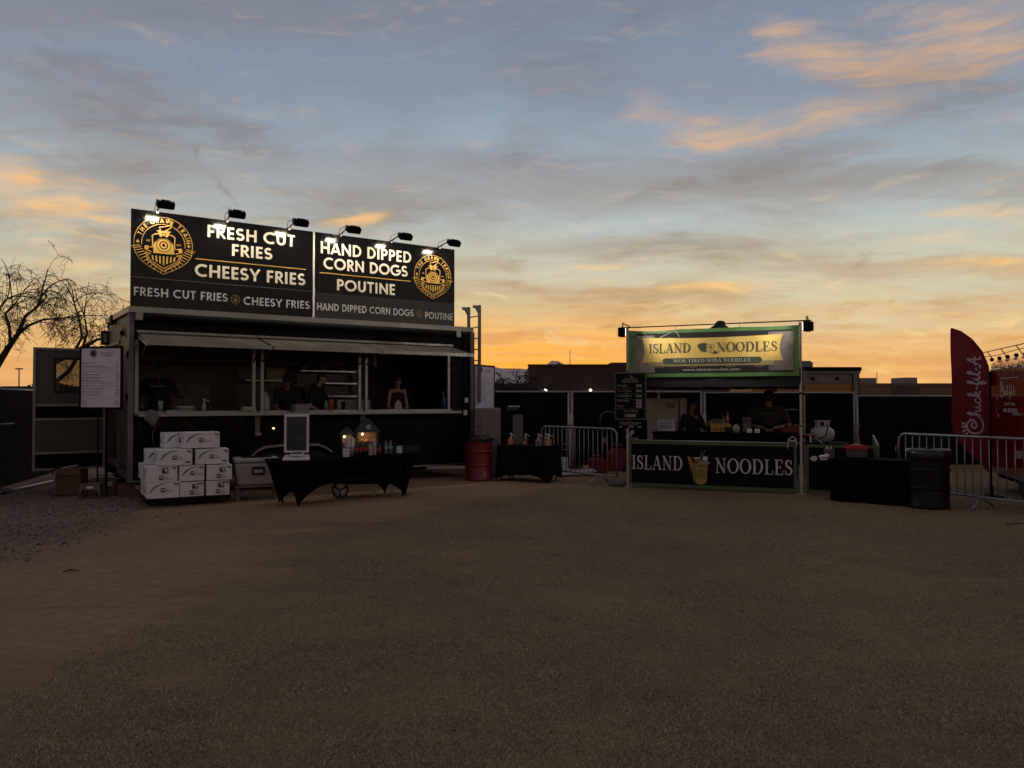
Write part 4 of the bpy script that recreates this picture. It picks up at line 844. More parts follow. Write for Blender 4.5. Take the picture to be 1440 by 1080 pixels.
# interior
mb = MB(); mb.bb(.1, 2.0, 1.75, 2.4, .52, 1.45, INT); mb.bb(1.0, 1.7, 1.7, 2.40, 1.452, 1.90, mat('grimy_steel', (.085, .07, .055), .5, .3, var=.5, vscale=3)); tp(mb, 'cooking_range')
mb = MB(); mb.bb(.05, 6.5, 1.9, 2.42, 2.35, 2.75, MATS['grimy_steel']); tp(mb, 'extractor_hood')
mb = MB(); mb.bb(.1, 6.1, .08, .62, 1.32, 1.36, STEEL); tp(mb, 'worktop')
for (a, b, z) in ((3.6, 4.9, 2.22), (4.15, 4.9, 1.96), (4.2, 4.9, 1.68), (2.45, 3.2, 2.0)):
    mb = MB(); mb.bb(a, b, 1.95, 2.4, z, z+.03, STEEL); mb.tube([(a, 1.95, z+.1), (b, 1.95, z+.1)], .008, STEEL, 5); tp(mb, 'wall_shelf')
mb = MB(); mb.bb(4.2, 4.95, 1.4, 2.2, .52, 1.62, mat('white_fridge', (.35, .33, .33), .4)); tp(mb, 'interior_fridge')
mb = MB(); mb.bb(3.02, 3.4, 2.35, 2.44, 2.02, 2.3, mat('pinned_notice', (.35, .3, .18), .7)); tp(mb, 'pinned_notice')
mb = MB(); mb.tube([(2.39, -.0, 1.10), (2.39, -.04, 1.10)], .015, mat('small_amber_light', (.9, .6, .3), .3, emit=(1, .62, .3), es=4), 8); tp(mb, 'small_side_light')
# ladder hung on the right end
lad = thing('roof_ladder', 'aluminium ladder with hooked tops leaning on the right end of the food trailer', 'ladder', TW(6.86, 0, 0), TRZ)
for y_ in (.02, .46):
    MB().bb(-.03, .03, y_-.02, y_+.02, 1.55, 3.66, ALUD).bb(-.16, -.03, y_-.02, y_+.02, 3.59, 3.65, ALUD).prism([(-.03, 3.59), (-.10, 3.59), (-.03, 3.48)], y_-.02, y_+.02, ALUD).build('rail', lad)
for k in range(8): MB().tube([(0, .02, 1.75+.24*k), (0, .46, 1.75+.24*k)], .013, ALUD, 6).build('rung', lad)
for k in range(3): MB().tube([(-.18, .24, 1.85+.5*k), (0, .24, 1.85+.5*k)], .012, ALUD, 6).build('standoff', lad)
# ================================================================== MENU BOARDS ON THE TRAILER
def menu_board(label, loc, rz, w, h):
    t_ = thing('menu_board', label, 'menu board', loc, rz); fw = .035
    MB().bb(0, w, 0, .03, 0, fw, BLKM).bb(0, w, .0, .03, h-fw, h, BLKM).bb(0, fw, .0, .03, fw, h-fw, BLKM).bb(w-fw, w, 0, .03, fw, h-fw, BLKM).build('frame', t_)
    MB().bb(fw, w-fw, .006, .024, fw, h-fw, PAPER).build('menu_sheet', t_)
    D = Decal(); D.base = -.004; x0, x1 = fw+.02, w-fw-.03; X = lambda f_: x0+(x1-x0)*f_; Zt = lambda f_: h-fw-(h-2*fw)*f_
    D.disc(X(.30), Zt(.085), .068, INKG); D.layer(); D.base = -.002
    D.ring(X(.30), Zt(.085), .056, .004, PAPER); D.poly([(X(.30)-.045, Zt(.12)), (X(.30)+.045, Zt(.12)), (X(.30)+.035, Zt(.075)), (X(.30)+.008, Zt(.045)), (X(.30)+.02, Zt(.02)), (X(.30)-.02, Zt(.055)), (X(.30)-.035, Zt(.08))], INK)
    D.text('THE GRAVY', X(.66), Zt(.095), .022, INK, 'c', width=.26); D.text('TRAIN', X(.66), Zt(.135), .022, INK, 'c', width=.18)
    rows = [(.255, 'Fresh Cut Fries', .36, '$10', 0), (.305, 'Hand Dipped Corn Dog', .58, '$10', 1), (.405, 'Classic Poutine', .40, '$14', 0), (.455, 'Pulled Pork Poutine', .50, '$18', 0), (.505, 'Beef Brisket Poutine', .52, '$18', 0), (.555, 'BBQ Bacon Poutine', .48, '$17', 1),
            (.645, 'Cheesy Fries', .32, '$12', 0), (.695, 'Pulled Pork Cheesy Fries', .62, '$16', 0), (.745, 'Brisket Cheesy Fries', .52, '$16', 0), (.795, 'Bacon Cheesy Fries', .50, '$15', 0), (.90, 'Soda', .10, '$4', 0), (.945, 'Water', .12, '$3', 0)]
    for f_, s_, wd, pr, sub in rows:
        D.text(s_, X(.0), Zt(f_), .019, INK, 'l', width=(x1-x0)*wd); D.text(pr, X(1.0), Zt(f_+.012), .019, INK, 'r', width=.05)
        if sub: D.rect(X(.02), X(.75), Zt(f_+.022), Zt(f_+.017), INKG)
    for f_ in (.36, .60, .84): D.rect(X(0), X(1), Zt(f_)-.0015, Zt(f_)+.0015, INKG)
    D.rect(X(.43), X(.85), Zt(.40), Zt(.396), INKG); D.rect(X(.35), X(.88), Zt(.64), Zt(.636), INKG)
    D.build('lettering', t_); return t_
menu_board('white fries and poutine menu in a black frame in front of the open trailer door', (-7.23, 13.06, 1.46), radians(-8), .78, 1.05)
menu_board('white menu in a black frame seen edge-on at the right end of the food trailer', (-.80, 16.72, 1.40), radians(63), .92, .98)
mb = MB(); mb.tube([(-6.98, 13.2, 0), (-6.98, 13.2, 1.47)], .014, BLKM, 8); mb.tube([(-6.86, 13.25, 0), (-6.86, 13.25, 1.47)], .024, BLKM, 8); mb.bb(-7.05, -6.6, 13.15, 13.19, 1.49, 1.53, BLKM)
o = mb.build('menu_post'); tag(o, 'pair of thin metal posts under the left menu board', 'post')

# ================================================================== CARTONS ON A DOLLY
CW = frame((-5.48, 11.75), 30); CRZ = radians(30)
t_ = thing('platform_dolly', 'low black wheeled dolly under the white cartons', 'dolly', CW(-.02, 0, 0), CRZ)
MB().bb(0, 1.24, .02, 1.0, .085, .125, BLKM).build('deck', t_, bevel=.006)
MB().bb(.02, 1.22, .03, .07, .05, .083, BLKM).bb(.02, 1.22, .95, .99, .05, .083, BLKM).build('frame', t_)
for (x_, y_) in ((.1, .1), (1.12, .1), (.1, .9), (1.12, .9)):
    w_ = MB().lathe([(.012, -.018), (.04, -.018), (.042, 0), (.04, .018), (.012, .018)], RUBBER, n=14).build('caster', t_, loc=(x_, y_, .043)); w_.rotation_euler = (pi/2, 0, 0)
rc = random.Random(5)
FLAP = mat('carton_tape', (.42, .38, .34), .5)
def carton(label, x, y, z, w, d, h, end=False, jit=0.0):
    t_ = thing('carton', label, 'carton', CW(x, y, z+.002), CRZ+radians(jit), 'white cartons stacked on the dolly')
    mb = MB(); b_ = .006; mb.bb(0, w, 0, d, 0, h, CARTON); mb.build('box', t_, bevel=.006)
    mb = MB()
    if w > d*1.0: mb.bb(.003, w-.003, d/2-.025, d/2+.025, h, h+.0015, FLAP)
    else: mb.bb(w/2-.025, w/2+.025, .003, d-.003, h, h+.0015, FLAP)
    mb.bb(.001, w-.001, d*.5-.0015, d*.5+.0015, h+.0016, h+.0022, INKG); mb.build('tape', t_)
    D = Decal(); D.base = .002
    k = h/.26
    if not end:
        for i, q in enumerate((.0, .032, .062)):
            D.stroke([(.04+q*.5, h*.50+q*1.1-.03), (.085+q, h*.66+q*.9-.02), (.15+q, h*.80+q*.45), (.215+q, h*.88+q*.1)], [.016-.003*i, .012-.002*i, .007, .003], INK)
        ex = w*.42
    else:
        D.rect(w*.50, w*.50+.09, h*.48, h*.86, INK); D.layer(); D.base = .0035; D.poly([(w*.50+.02, h*.80), (w*.50+.075, h*.80), (w*.50+.075, h*.55)], CARTON); D.base = .005; D.rect(w*.50+.005, w*.50+.085, h*.49, h*.53, CARTON); D.base = .002; ex = w*.40
    ez = h*.36 if not end else h*.12; D.base = .0022
    D.rect(ex, ex+.062, ez, ez+.065, INK); D.base = .006; D.poly([(ex+.012, ez+.018), (ex+.031, ez+.036), (ex+.05, ez+.018), (ex+.05, ez+.052), (ex+.031, ez+.042), (ex+.012, ez+.052)], CARTON)
    D.base = .002; D.text('Farm', ex+.072, ez+.036, .016, INK, width=.05); D.text('Frozen Fries', ex+.072, ez+.010, .015, INK, width=.115); D.rect(ex+.072, ex+.16, ez+.0, ez+.003, INKG)
    D.rect(w-.075, w-.05, h*.82, h*.92, INK); D.rect(w-.042, w-.018, h*.78, h*.90, INK); D.rect(w-.042, w-.022, h*.70, h*.73, INK)
    if rc.random() < .5: D.rect(w-.10, w-.03, h*.14, h*.24, INK)
    D.build('print', t_)
    # side print, on the left end
    D = Decal(); D.base = .002; D.rect(d*.12, d*.20, h*.25, h*.62, INK); D.rect(d*.23, d*.26, h*.2, h*.66, INKG); D.text('FRIES', d*.34, h*.30, .035, INK, width=d*.22); D.rect(d*.62, d*.78, h*.60, h*.76, INK); D.rect(d*.66, d*.85, h*.28, h*.32, INKG)
    s_ = D.build('side_print', t_); s_.rotation_euler = (0, 0, -pi/2); s_.location = (0, d, 0)
    return t_
carton('front left carton of the bottom row on the dolly, long side out', .01, 0, .127, .45, .58, .245, False, 0)
carton('middle carton of the bottom row, end out, slightly tilted beside its neighbour', .47, .01, .127, .35, .55, .225, True, 2.5)
carton('right carton of the bottom row, end out', .85, .0, .127, .34, .55, .23, True, -1)
carton('left carton of the second row, end out with a square logo', .0, .01, .376, .43, .56, .235, True, -1)
carton('middle carton of the second row with curved stripes', .46, .0, .366, .36, .55, .24, False, 2.5)
carton('right carton of the second row, end out, overhanging the dolly edge', .85, -.02, .366, .37, .55, .235, True, -3.5)
carton('left carton of the third row, widest of the stack', .15, -.02, .615, .49, .38, .245, False, 1)
carton('right carton of the third row with curved stripes', .69, .03, .615, .49, .38, .235, False, -2.5)
carton('top right carton of the stack, its long striped side out', .52, .04, .868, .53, .36, .245, False, 2)
carton('small carton at the back left of the top row, half hidden by its neighbour', .28, .34, .866, .50, .36, .235, False, 4)
carton('rear left carton of the bottom row behind the front one', .0, .60, .127, .46, .38, .245, False, 0)
carton('rear left carton of the second row', -.02, .59, .376, .45, .38, .235, False, 2)
carton('rear left carton of the third row', .02, .40, .615, .48, .38, .235, False, -1)

# brown boxes, stool at the left
def cardboard(label, loc, rz, w, d, h, flaps=True):
    t_ = thing('cardboard_box', label, 'cardboard box', loc, rz)
    MB().bb(-w/2, w/2, -d/2, d/2, 0, h-.02, CARDB).build('box', t_, bevel=.008)
    mb = MB()
    if flaps:
        mb.box((-w/2-.04, 0, h+.0), (.15, d*.95, .006), CARDB, (0, radians(-35), 0)); mb.box((w/4, 0, h+.02), (w*.5, d*.95, .006), CARDB, (0, radians(8), 0)); mb.box((0, -d/2-.03, h-.04), (w*.95, .006, .11), CARDB, (radians(-20), 0, 0)); mb.box((-.05, .05, h+.03), (w*.6, d*.4, .006), FLAP, (radians(6), radians(-10), 0))
        mb.build('flap', t_)
    else:
        D = Decal(); D.base = .002; D.rect(w*.18, w*.38, h*.55, h*.8, WHITE); D.text('ICE', w*.2, h*.6, .04, INK); s_ = D.build('print', t_); s_.location = (0, -d/2, 0)
    return t_
cardboard('tall open brown cardboard box with loose flaps under the open trailer door', (-7.55, 13.45, 0), radians(12), .40, .38, .44)
cardboard('wide low brown cardboard box behind the small step stool', (-7.0, 13.55, 0), radians(4), .46, .40, .28, False)
cardboard('plain dark cardboard box under the trailer corner', (-6.45, 13.35, 0), radians(10), .42, .3, .22, False)
t_ = thing('step_stool', 'small grey-brown plastic step stool on the gravel', 'stool', (-6.93, 12.95, 0), radians(6))
STP = mat('taupe_plastic', (.115, .095, .085), .6)
MB().bb(-.15, .15, -.11, .11, .215, .24, STP).build('seat', t_, bevel=.012)
for (x_, y_) in ((-1, -1), (1, -1), (-1, 1), (1, 1)):
    MB().tube([(x_*.12, y_*.085, .214), (x_*.165, y_*.12, 0)], [.03, .024], STP, 6).build('leg', t_)
MB().bb(-.11, .11, -.115, -.10, .14, .213, STP).build('apron', t_); MB().bb(-.05, .06, -.119, -.1155, .165, .205, WHITE).build('sticker', t_)
mb = MB(); mb.ball((-8.1+.9, 13.9, .30), .10, FLAP, 8, (1.6, .9, .35)); tag(mb.build('paper_bag', loc=(0, 0, 0)), 'crumpled pale paper lying on the dark boxes under the trailer door', 'paper')

# ================================================================== COOLER ON A STAND
COW = frame((-4.42, 12.55), 24); crz = radians(24)
t_ = thing('cooler_stand', 'low pale metal stand under the beige cooler', 'stand', COW(0, 0, 0), crz)
for (x_, y_) in ((.03, .02), (.62, .02), (.03, .40), (.62, .40)): MB().bb(x_-.018, x_+.018, y_-.018, y_+.018, 0, .205, ALUD).build('leg', t_)
MB().bb(0, .66, 0, .43, .207, .235, ALUD).build('top', t_)
t_ = thing('cooler', 'big beige hard-sided cooler with black rubber latches on a low stand', 'cooler', COW(-.02, -.02, .237), crz)
mb = MB(); mb.add([(.05, .04, 0), (.63, .04, 0), (.63, .44, 0), (.05, .44, 0), (.0, 0, .36), (.68, 0, .36), (.68, .48, .36), (.0, .48, .36)], [(0,3,2,1),(4,5,6,7),(0,1,5,4),(1,2,6,5),(2,3,7,6),(3,0,4,7)], COOL); mb.build('body', t_, bevel=.03)
MB().bb(-.01, .69, -.01, .49, .368, .44, COOL).build('lid', t_, bevel=.025)
MB().bb(.12, .58, .06, .42, .442, .45, BLKM).build('lid_pad', t_)
for x_ in (-.018,): 
    for y_ in (.12, .36): MB().bb(x_-.012, x_+.006, y_-.03, y_+.03, .30, .42, RUBBER).build('latch', t_)
MB().bb(.26, .46, -.012, .02, .17, .30, RUBBER).build('badge', t_); MB().bb(.29, .43, -.016, -.0125, .205, .255, COOL).build('badge_print', t_)
MB().tube([(.69, .10, .10), (.73, .12, .06), (.73, .16, .10), (.69, .18, .10)], .016, WHITE, 6).build('drain_plug', t_)

# ================================================================== DRINKS TABLE WITH BLACK STRETCH COVER
def spandex(name, label, origin, rz, L, Wd, h, flare=.24, dip=.34):
    t_ = thing(name, label, 'table', origin, rz); mb = MB(); n = 20
    def side(p, q, dirv, length):
        vs = []; 
        for j in range(9):
            f_ = j/8
            for i in range(n+1):
                u = i/n; tt = abs(2*u-1)**2.6           # 1 at the feet, 0 mid
                zb = 0.0+(dip if length > 1 else dip*.55)*(1-tt)
                z = h+(zb-h)*f_; k_ = f_*(h-zb)/h
                fl_ = flare if length > 1 else .03
                x = (u*(length+2*fl_)-fl_)
                # waist: pulled inward at the foot, flared at the top
                cx = length/2; x = cx+(x-cx)*(1-(2*fl_/(length+2*fl_))*min(1, (h-z)/h)**.8)
                inn = .055*sin(pi*min(1, (h-z)/h))*(1-tt)+.02*sin(u*23)*f_*.25
                vs.append(p+dirv*x+Vector((dirv.y, -dirv.x, 0))*(-inn)+Vector((0, 0, z)))
        mb.add(vs, [(j*(n+1)+i, j*(n+1)+i+1, (j+1)*(n+1)+i+1, (j+1)*(n+1)+i) for j in range(8) for i in range(n)], CLOTH, True)
    a, b, c_, d_ = Vector((0, 0, 0)), Vector((L, 0, 0)), Vector((L, Wd, 0)), Vector((0, Wd, 0))
    side(a, b, Vector((1, 0, 0)), L); side(b, c_, Vector((0, 1, 0)), Wd); side(c_, d_, Vector((-1, 0, 0)), L); side(d_, a, Vector((0, -1, 0)), Wd)
    mb.bb(-flare, L+flare, -.03, Wd+.03, h-.004, h+.002, CLOTH); mb.build('stretch_cover', t_, fix=False)
    for (x_, y_) in ((.03, .04), (L-.03, .04), (.03, Wd-.04), (L-.03, Wd-.04)): MB().tube([(x_, y_, 0), (x_, y_, h-.02)], .016, BLKM, 6).build('leg', t_)
    MB().bb(-flare+.01, L+flare-.01, 0, Wd, h-.04, h-.008, BLKM).build('tabletop', t_)
    return t_
spandex('drinks_table', 'long table under a black stretch cover with swooping hem in front of the food trailer', DW(0, 0, 0), DRZ, 1.98, .60, .70, .26)
TH = .704
# order kiosk
t_ = thing('order_kiosk', 'white self-order screen standing upright at the left end of the drinks table', 'kiosk', DW(-.14, .16, TH), radians(12))
KW = mat('white_kiosk_plastic', (.62, .58, .60), .35)
mb = MB(); mb.add([(-.02, -.16, 0), (.38, -.16, 0), (.36, .12, 0), (.0, .12, 0), (-.02, -.16, .035), (.38, -.16, .035), (.36, .12, .075), (.0, .12, .075)], [(0,3,2,1),(4,5,6,7),(0,1,5,4),(1,2,6,5),(2,3,7,6),(3,0,4,7)], KW); mb.build('base', t_, bevel=.008)
s_ = MB().bb(-.015, .355, .10, .128, .10, .69, KW).build('screen_frame', t_, bevel=.01)
MB().bb(.022, .318, .094, .0985, .135, .655, mat('blank_dark_screen', (.030, .038, .048), .14)).build('screen', s_)
c_ = MB(); c_.box((.19, -.05, .085), (.19, .12, .03), KW, (radians(9), 0, 0)); c_ = c_.build('card_reader', t_, bevel=.006); q_ = MB(); q_.box((.19, -.052, .103), (.15, .085, .006), GLASS, (radians(9), 0, 0)); q_.build('reader_screen', c_)
# heated display cabinet with pyramid roof
AMB = mat('warm_lamp_bulb', (1, .8, .5), .3, emit=(1.0, .62, .25), es=12)
PRET = mat('baked_pretzel_crust', (.50, .20, .045), .5)
def cabinet(label, x, y, w, d, zb, zr, zt, rz, logo=True, power=.38):
    t_ = thing('display_cabinet', label, 'display cabinet', DW(x, y, TH), rz)
    MB().bb(0, w, 0, d, 0, .05, BLKM).build('base', t_)
    for (x_, y_) in ((0, 0), (w-.014, 0), (0, d-.014), (w-.014, d-.014)): MB().bb(x_, x_+.014, y_, y_+.014, .052, zr, BLKM).build('post', t_)
    MB().bb(.016, w-.016, d-.006, d-.003, .052, zr, mat('amber_back_panel', (.30, .17, .10), .5)).build('back_panel', t_)
    MB().bb(.016, w-.016, .004, .006, .052, zr, CLEAR).build('pane', t_); MB().bb(.004, .006, .016, d-.016, .052, zr, CLEAR).build('pane', t_)
    MB().bb(w-.006, w-.004, .016, d-.016, .052, zr, CLEAR).build('pane', t_)
    mb = MB(); e = .03; k_ = .30*w; mb.add([(-e, -e, zr+.002), (w+e, -e, zr+.002), (w+e, d+e, zr+.002), (-e, d+e, zr+.002), (w/2-k_*.6, d/2-k_*.6, zt), (w/2+k_*.2, d/2-k_*.6, zt), (w/2+k_*.2, d/2+k_*.4, zt), (w/2-k_*.6, d/2+k_*.4, zt)], [(0,3,2,1),(4,5,6,7),(0,1,5,4),(1,2,6,5),(2,3,7,6),(3,0,4,7)], mat('charcoal_roof_paint', (.014, .016, .02), .5)); r_ = mb.build('roof', t_)
    if logo: 
        D = Decal(); D.ring(w*.52, (zr+zt)/2-.02, .030, .010, WHITE); D.stroke([(w*.52-.01, (zr+zt)/2-.035), (w*.52+.012, (zr+zt)/2+.01)], .012, WHITE); s_ = D.build('emblem', r_); s_.location = (0, -.055-.05+.13*.5-.03, 0); s_.rotation_euler = (radians(-8), 0, 0)
    MB().ball((w*.28, d*.5, zr-.035), .017, AMB, 8).build('bulb', t_)
    MB().bb(.02, w-.02, .02, d-.02, zr*.55, zr*.55+.006, GALV).build('wire_shelf', t_)
    ld = bpy.data.lights.new('cabinet_bulb', 'POINT'); ld.energy = power; ld.color = (1, .62, .28); ld.shadow_soft_size = .02
    lo = bpy.data.objects.new('cabinet_bulb', ld); COL.objects.link(lo); lo.parent = t_; lo.location = (w*.4, d*.4, zr-.06)
    for k in range(3 if logo else 1):
        p_ = thing('pretzel', ['golden brown pretzel lying leftmost in the lit cabinet', 'golden brown pretzel in the middle of the lit cabinet', 'golden brown pretzel lying rightmost in the lit cabinet'][k] if logo else 'single brown pretzel in the small dim cabinet', 'pretzel', t_.location+Matrix.Rotation(rz, 3, 'Z') @ Vector((w*(.26+.24*k), d*.45, zr*.55+.02)), rz)
        MB().tube([(.045*cos(a)*(1+.3*cos(a)), .05*sin(a), .004*sin(a*3)) for a in [2*pi*i/14 for i in range(14)]], .014, PRET, 6, closed=True).tube([(-.03, -.03, .01), (.0, 0, .016), (.03, .03, .01)], .011, PRET, 5).build('crust', p_)
    return t_
cabinet('glass food warmer with a black pyramid roof and warm light on the drinks table', 1.22, .30, .36, .30, .0, .375, .60, radians(16))
cabinet('smaller dim glass food warmer behind the stack of lids', .96, .36, .20, .2, 0, .34, .46, radians(16), False, .12)
# lids in a bin
t_ = thing('lid_bin', 'grey bin holding a stack of white lids and sleeves on the drinks table', 'bin', DW(.98, .12, TH), DRZ)
MB().lathe([(.055, 0), (.07, .16)], mat('grey_bin', (.17, .16, .155), .6), n=14).build('bin', t_)
for k in range(4):
    q_ = MB(); q_.box((-.055+.036*k, (k % 2)*.02, .21+.015*(k % 3)), (.03, .10, .16), KW, (0, radians(-6+4*k), 0)); q_.build('sleeve', t_)
def sign_card(label, x, y, w, h, rz, s):
    t_ = thing('sign_card', label, 'sign card', DW(x, y, TH), rz); q_ = MB(); q_.bb(-w/2, w/2, 0, .004, 0, h, WHITE); q_.bb(-w/2, w/2, 0, .05, 0, .004, CLEAR); q_.build('card', t_)
    D = Decal(); D.base = .002; D.text(s, 0, h*.62, h*.16, INK, 'c'); D.ring(0, h*.33, h*.13, h*.03, INK); D.build('lettering', t_)
sign_card('small white sign card at the front edge of the drinks table before the lid bin', .86, .04, .10, .13, radians(12), 'PAY')
sign_card('small white card standing near the right end of the drinks table', 2.03, .25, .09, .12, radians(18), 'TIPS')
# bottles
COLA = mat('cola_liquid', (.02, .008, .005), .1); REDL = mat('red_label', (.45, .02, .03), .5); CAPR = mat('red_cap', (.4, .02, .02), .5)
def bottle(label, loc, h=.23, r=.033, body=COLA, lab=REDL, cap=CAPR, name='drink_bottle', cat='bottle', group='drink bottles on the stretch-covered table'):
    t_ = thing(name, label, cat, loc, 0, group)
    MB().lathe([(r*.9, 0), (r, .01), (r, h*.30), (r*.9, h*.38), (r, h*.46), (r, h*.62), (r*.8, h*.74), (r*.42, h*.86), (r*.38, h*.93)], body, n=12).build('body', t_)
    MB().lathe([(r+.001, h*.36), (r+.0015, h*.58)], lab, n=12, cap=False).build('label', t_)
    MB().lathe([(r*.44, h*.93), (r*.44, h*1.0)], cap, n=10).build('cap', t_); return t_
CLB = mat('clear_bottle_plastic', (.55, .5, .5), .15, alpha=.55); BLUL = mat('pale_blue_label', (.22, .30, .36), .5); PINK = mat('pink_white_label', (.42, .26, .25), .5); BLUC = mat('blue_cap', (.04, .10, .28), .5)
GRNB = mat('greenish_bottle', (.10, .16, .15), .15, alpha=.8)
bs = [('dark cola bottle with red label, leftmost in the drinks row', 1.13, .17, COLA, REDL, CAPR, .23), ('dark cola bottle with red label, second from left', 1.215, .18, COLA, REDL, CAPR, .23), ('dark cola bottle with red label, third from left', 1.30, .19, COLA, REDL, CAPR, .23),
      ('clear bottle with pinkish label in front of the row', 1.365, .12, CLB, PINK, BLKM, .21), ('tall clear bottle with pale cap in the middle of the row', 1.46, .15, CLB, PINK, WHITE, .27), ('short bottle with deep red drink', 1.56, .16, mat('red_drink', (.14, .01, .012), .15), REDL, CAPR, .19),
      ('short red juice bottle behind the others', 1.52, .24, mat('red_drink', (.14, .01, .012), .15), PINK, WHITE, .2), ('greenish water bottle with red cap', 1.72, .20, GRNB, BLUL, CAPR, .22), ('water bottle with dark cap, rightmost in the row', 1.81, .20, GRNB, BLUL, BLUC, .23)]
for lb, x_, y_, b_, l_, c_, h_ in bs: bottle(lb, DW(x_, y_, TH), h_, .033, b_, l_, c_)
mb = MB(); mb.bb(0, .62, 0, .22, 0, .01, CLEAR); mb.bb(0, .62, 0, .01, .012, .11, mat('smoked_plastic', (.03, .03, .03), .2)); mb.bb(0, .62, .2, .21, .012, .11, MATS['smoked_plastic']); mb.bb(0, .01, .012, .198, .012, .11, MATS['smoked_plastic']); mb.bb(.61, .62, .012, .198, .012, .11, MATS['smoked_plastic'])
tag(mb.build('tray', loc=DW(1.60+.28, .33, TH), rz=DRZ), 'dark clear-sided tray at the right end of the drinks table', 'tray')
# cart behind and below the table
t_ = thing('hand_cart', 'hand cart with one grey spoked wheel showing beneath the drinks table', 'cart', DW(.98, .42, 0), radians(12))
w_ = MB().lathe([(.115, -.03), (.135, -.025), (.14, 0), (.135, .025), (.115, .03)], RUBBER, n=20, cap=False).build('wheel', t_, loc=(0, 0, .14)); w_.rotation_euler = (pi/2, 0, 0)
q_ = MB(); q_.lathe([(.03, -.02), (.115, -.026), (.115, -.01), (.03, 0)], mat('pale_grey_hub', (.42, .40, .38), .5), n=20); q_.build('hub', w_)
for k in range(3): q_ = MB(); q_.tube([(0, 0, .028), (.11*cos(2*pi*k/3+.5), .11*sin(2*pi*k/3+.5), .03)], .012, BLKM, 6); q_.build('spoke', w_)
MB().bb(-.1, .9, .05, .5, .22, .26, BLKM).build('deck', t_); MB().tube([(.9, .08, .24), (1.0, .08, .55), (1.0, .48, .55), (.9, .48, .24)], .014, BLKM, 6).build('handle', t_)
for x_ in (.55, .85): MB().bb(x_-.015, x_+.015, .1, .13, 0, .22, ALUD).build('leg', t_)

# things on the serving shelf and inside the hatch
def tl(name, label, cat, s, y, z, mb, rz=TRZ, group=None):
    o = mb.build(name, loc=TW(s, y, z), rz=rz); return tag(o, label, cat, group)
CL = mat('clear_gel_bottle', (.45, .45, .48), .15, alpha=.7)
def pump(label, loc, col, h=.2, r=.05, group=None, square=True, rz=0, lab=None, name='sauce_bottle'):
    t_ = thing(name, label, 'sauce bottle', loc, rz, group)
    if square: MB().bb(-r, r, -r*.8, r*.8, 0, h*.62, col).lathe([(r*.8, h*.621), (r*.35, h*.74)], col, n=12).build('body', t_, bevel=.008)
    else: MB().lathe([(r, 0), (r, h*.62), (r*.4, h*.74)], col, n=12).build('body', t_)
    p_ = MB().lathe([(r*.42, h*.742), (r*.42, h*.82), (.010, h*.83), (.010, h*1.08), (.018, h*1.09), (.02, h*1.22)], WHITE, n=10).tube([(0, 0, h*1.12), (.07, -.01, h*1.02), (.09, -.012, h*.92)], .007, WHITE, 6).build('pump', t_)
    if lab: D = Decal(); D.base = r*.8+.002; D.rect(-r*.6, r*.6, h*.08, h*.45, lab[0]); D.base += .002; D.text(lab[1], 0, h*.2, h*.12, lab[2], 'c', width=r*.9); D.build('label', t_)
    return t_
pump('clear pump bottle on the left sill of the food trailer', TW(1.18, 0, 1.43), CL, .17, .03, square=False)
tl('paper_cup', 'tall pale green paper cup on the left serving shelf', 'cup', .47, -.05, 1.43, MB().lathe([(.03, 0), (.042, .17)], mat('pale_green_paper', (.22, .30, .24), .6), n=14))
tl('cleaning_cloth', 'crumpled grey cloth hanging over the left end of the serving shelf', 'cloth', .27, -.33, 1.35, MB().ball((0, -.04, 0), .10, mat('grey_cloth', (.13, .12, .12), .9, bump=.5, bscale=20), 10, (1.2, .5, 1.1)).ball((.02, -.06, -.06), .08, MATS['grey_cloth'], 8, (.8, .4, 1.3)))
tl('foam_plate_stack', 'small stack of pale foam trays beside the green cup', 'trays', .62, -.1, 1.39, MB().bb(-.08, .1, -.05, .05, 0, .03, mat('pale_foam', (.3, .3, .26), .6)).bb(-.07, .1, -.05, .05, .031, .055, MATS['pale_foam']))
tl('receipt_printer', 'small pale receipt printer at the end of the left shelf', 'printer', 1.90, -.10, 1.43, MB().bb(-.1, .12, -.08, .08, 0, .07, MATS['pale_foam']).bb(-.02, .05, -.06, .06, .071, .10, BLKM))
tl('jug', 'large milky plastic jug just inside the middle window, by the left mullion', 'jug', 2.28, .16, 1.43, MB().lathe([(.085, 0), (.09, .02), (.09, .22), (.05, .30), (.03, .34)], mat('milky_plastic', (.34, .29, .27), .5), n=14))
tl('plastic_tub', 'grey rectangular tub on the middle serving shelf', 'tub', 2.85, -.12, 1.388, MB().add([(-.13, -.09, 0), (.13, -.09, 0), (.13, .09, 0), (-.13, .09, 0), (-.15, -.11, .15), (.15, -.11, .15), (.15, .11, .15), (-.15, .11, .15)], [(0,3,2,1),(4,5,6,7),(0,1,5,4),(1,2,6,5),(2,3,7,6),(3,0,4,7)], mat('grey_tub_plastic', (.17, .16, .165), .5)) or MB().bb(0,1,0,1,0,1,BLK) if False else MB().bb(-.14, .14, -.10, .10, 0, .14, mat('grey_tub_plastic', (.17, .16, .165), .5)).bb(-.155, .155, -.11, .11, .141, .155, MATS['grey_tub_plastic']))
tl('spray_bottle', 'pale blue spray bottle on the middle window sill', 'bottle', 3.40, .02, 1.43, MB().lathe([(.035, 0), (.035, .12), (.015, .16), (.015, .19)], mat('blue_grey_plastic', (.14, .18, .26), .4), n=12))
tl('orange_tub', 'orange squeeze tub on the middle window sill', 'tub', 3.50, .02, 1.43, MB().lathe([(.05, 0), (.05, .17), (.045, .18), (.045, .2)], mat('orange_plastic', (.30, .07, .012), .5), n=14))
tl('tray_stack', 'white tray lying on the middle window sill', 'tray', 3.62, -.10, 1.39, MB().bb(-.14, .14, -.06, .06, 0, .018, KW))
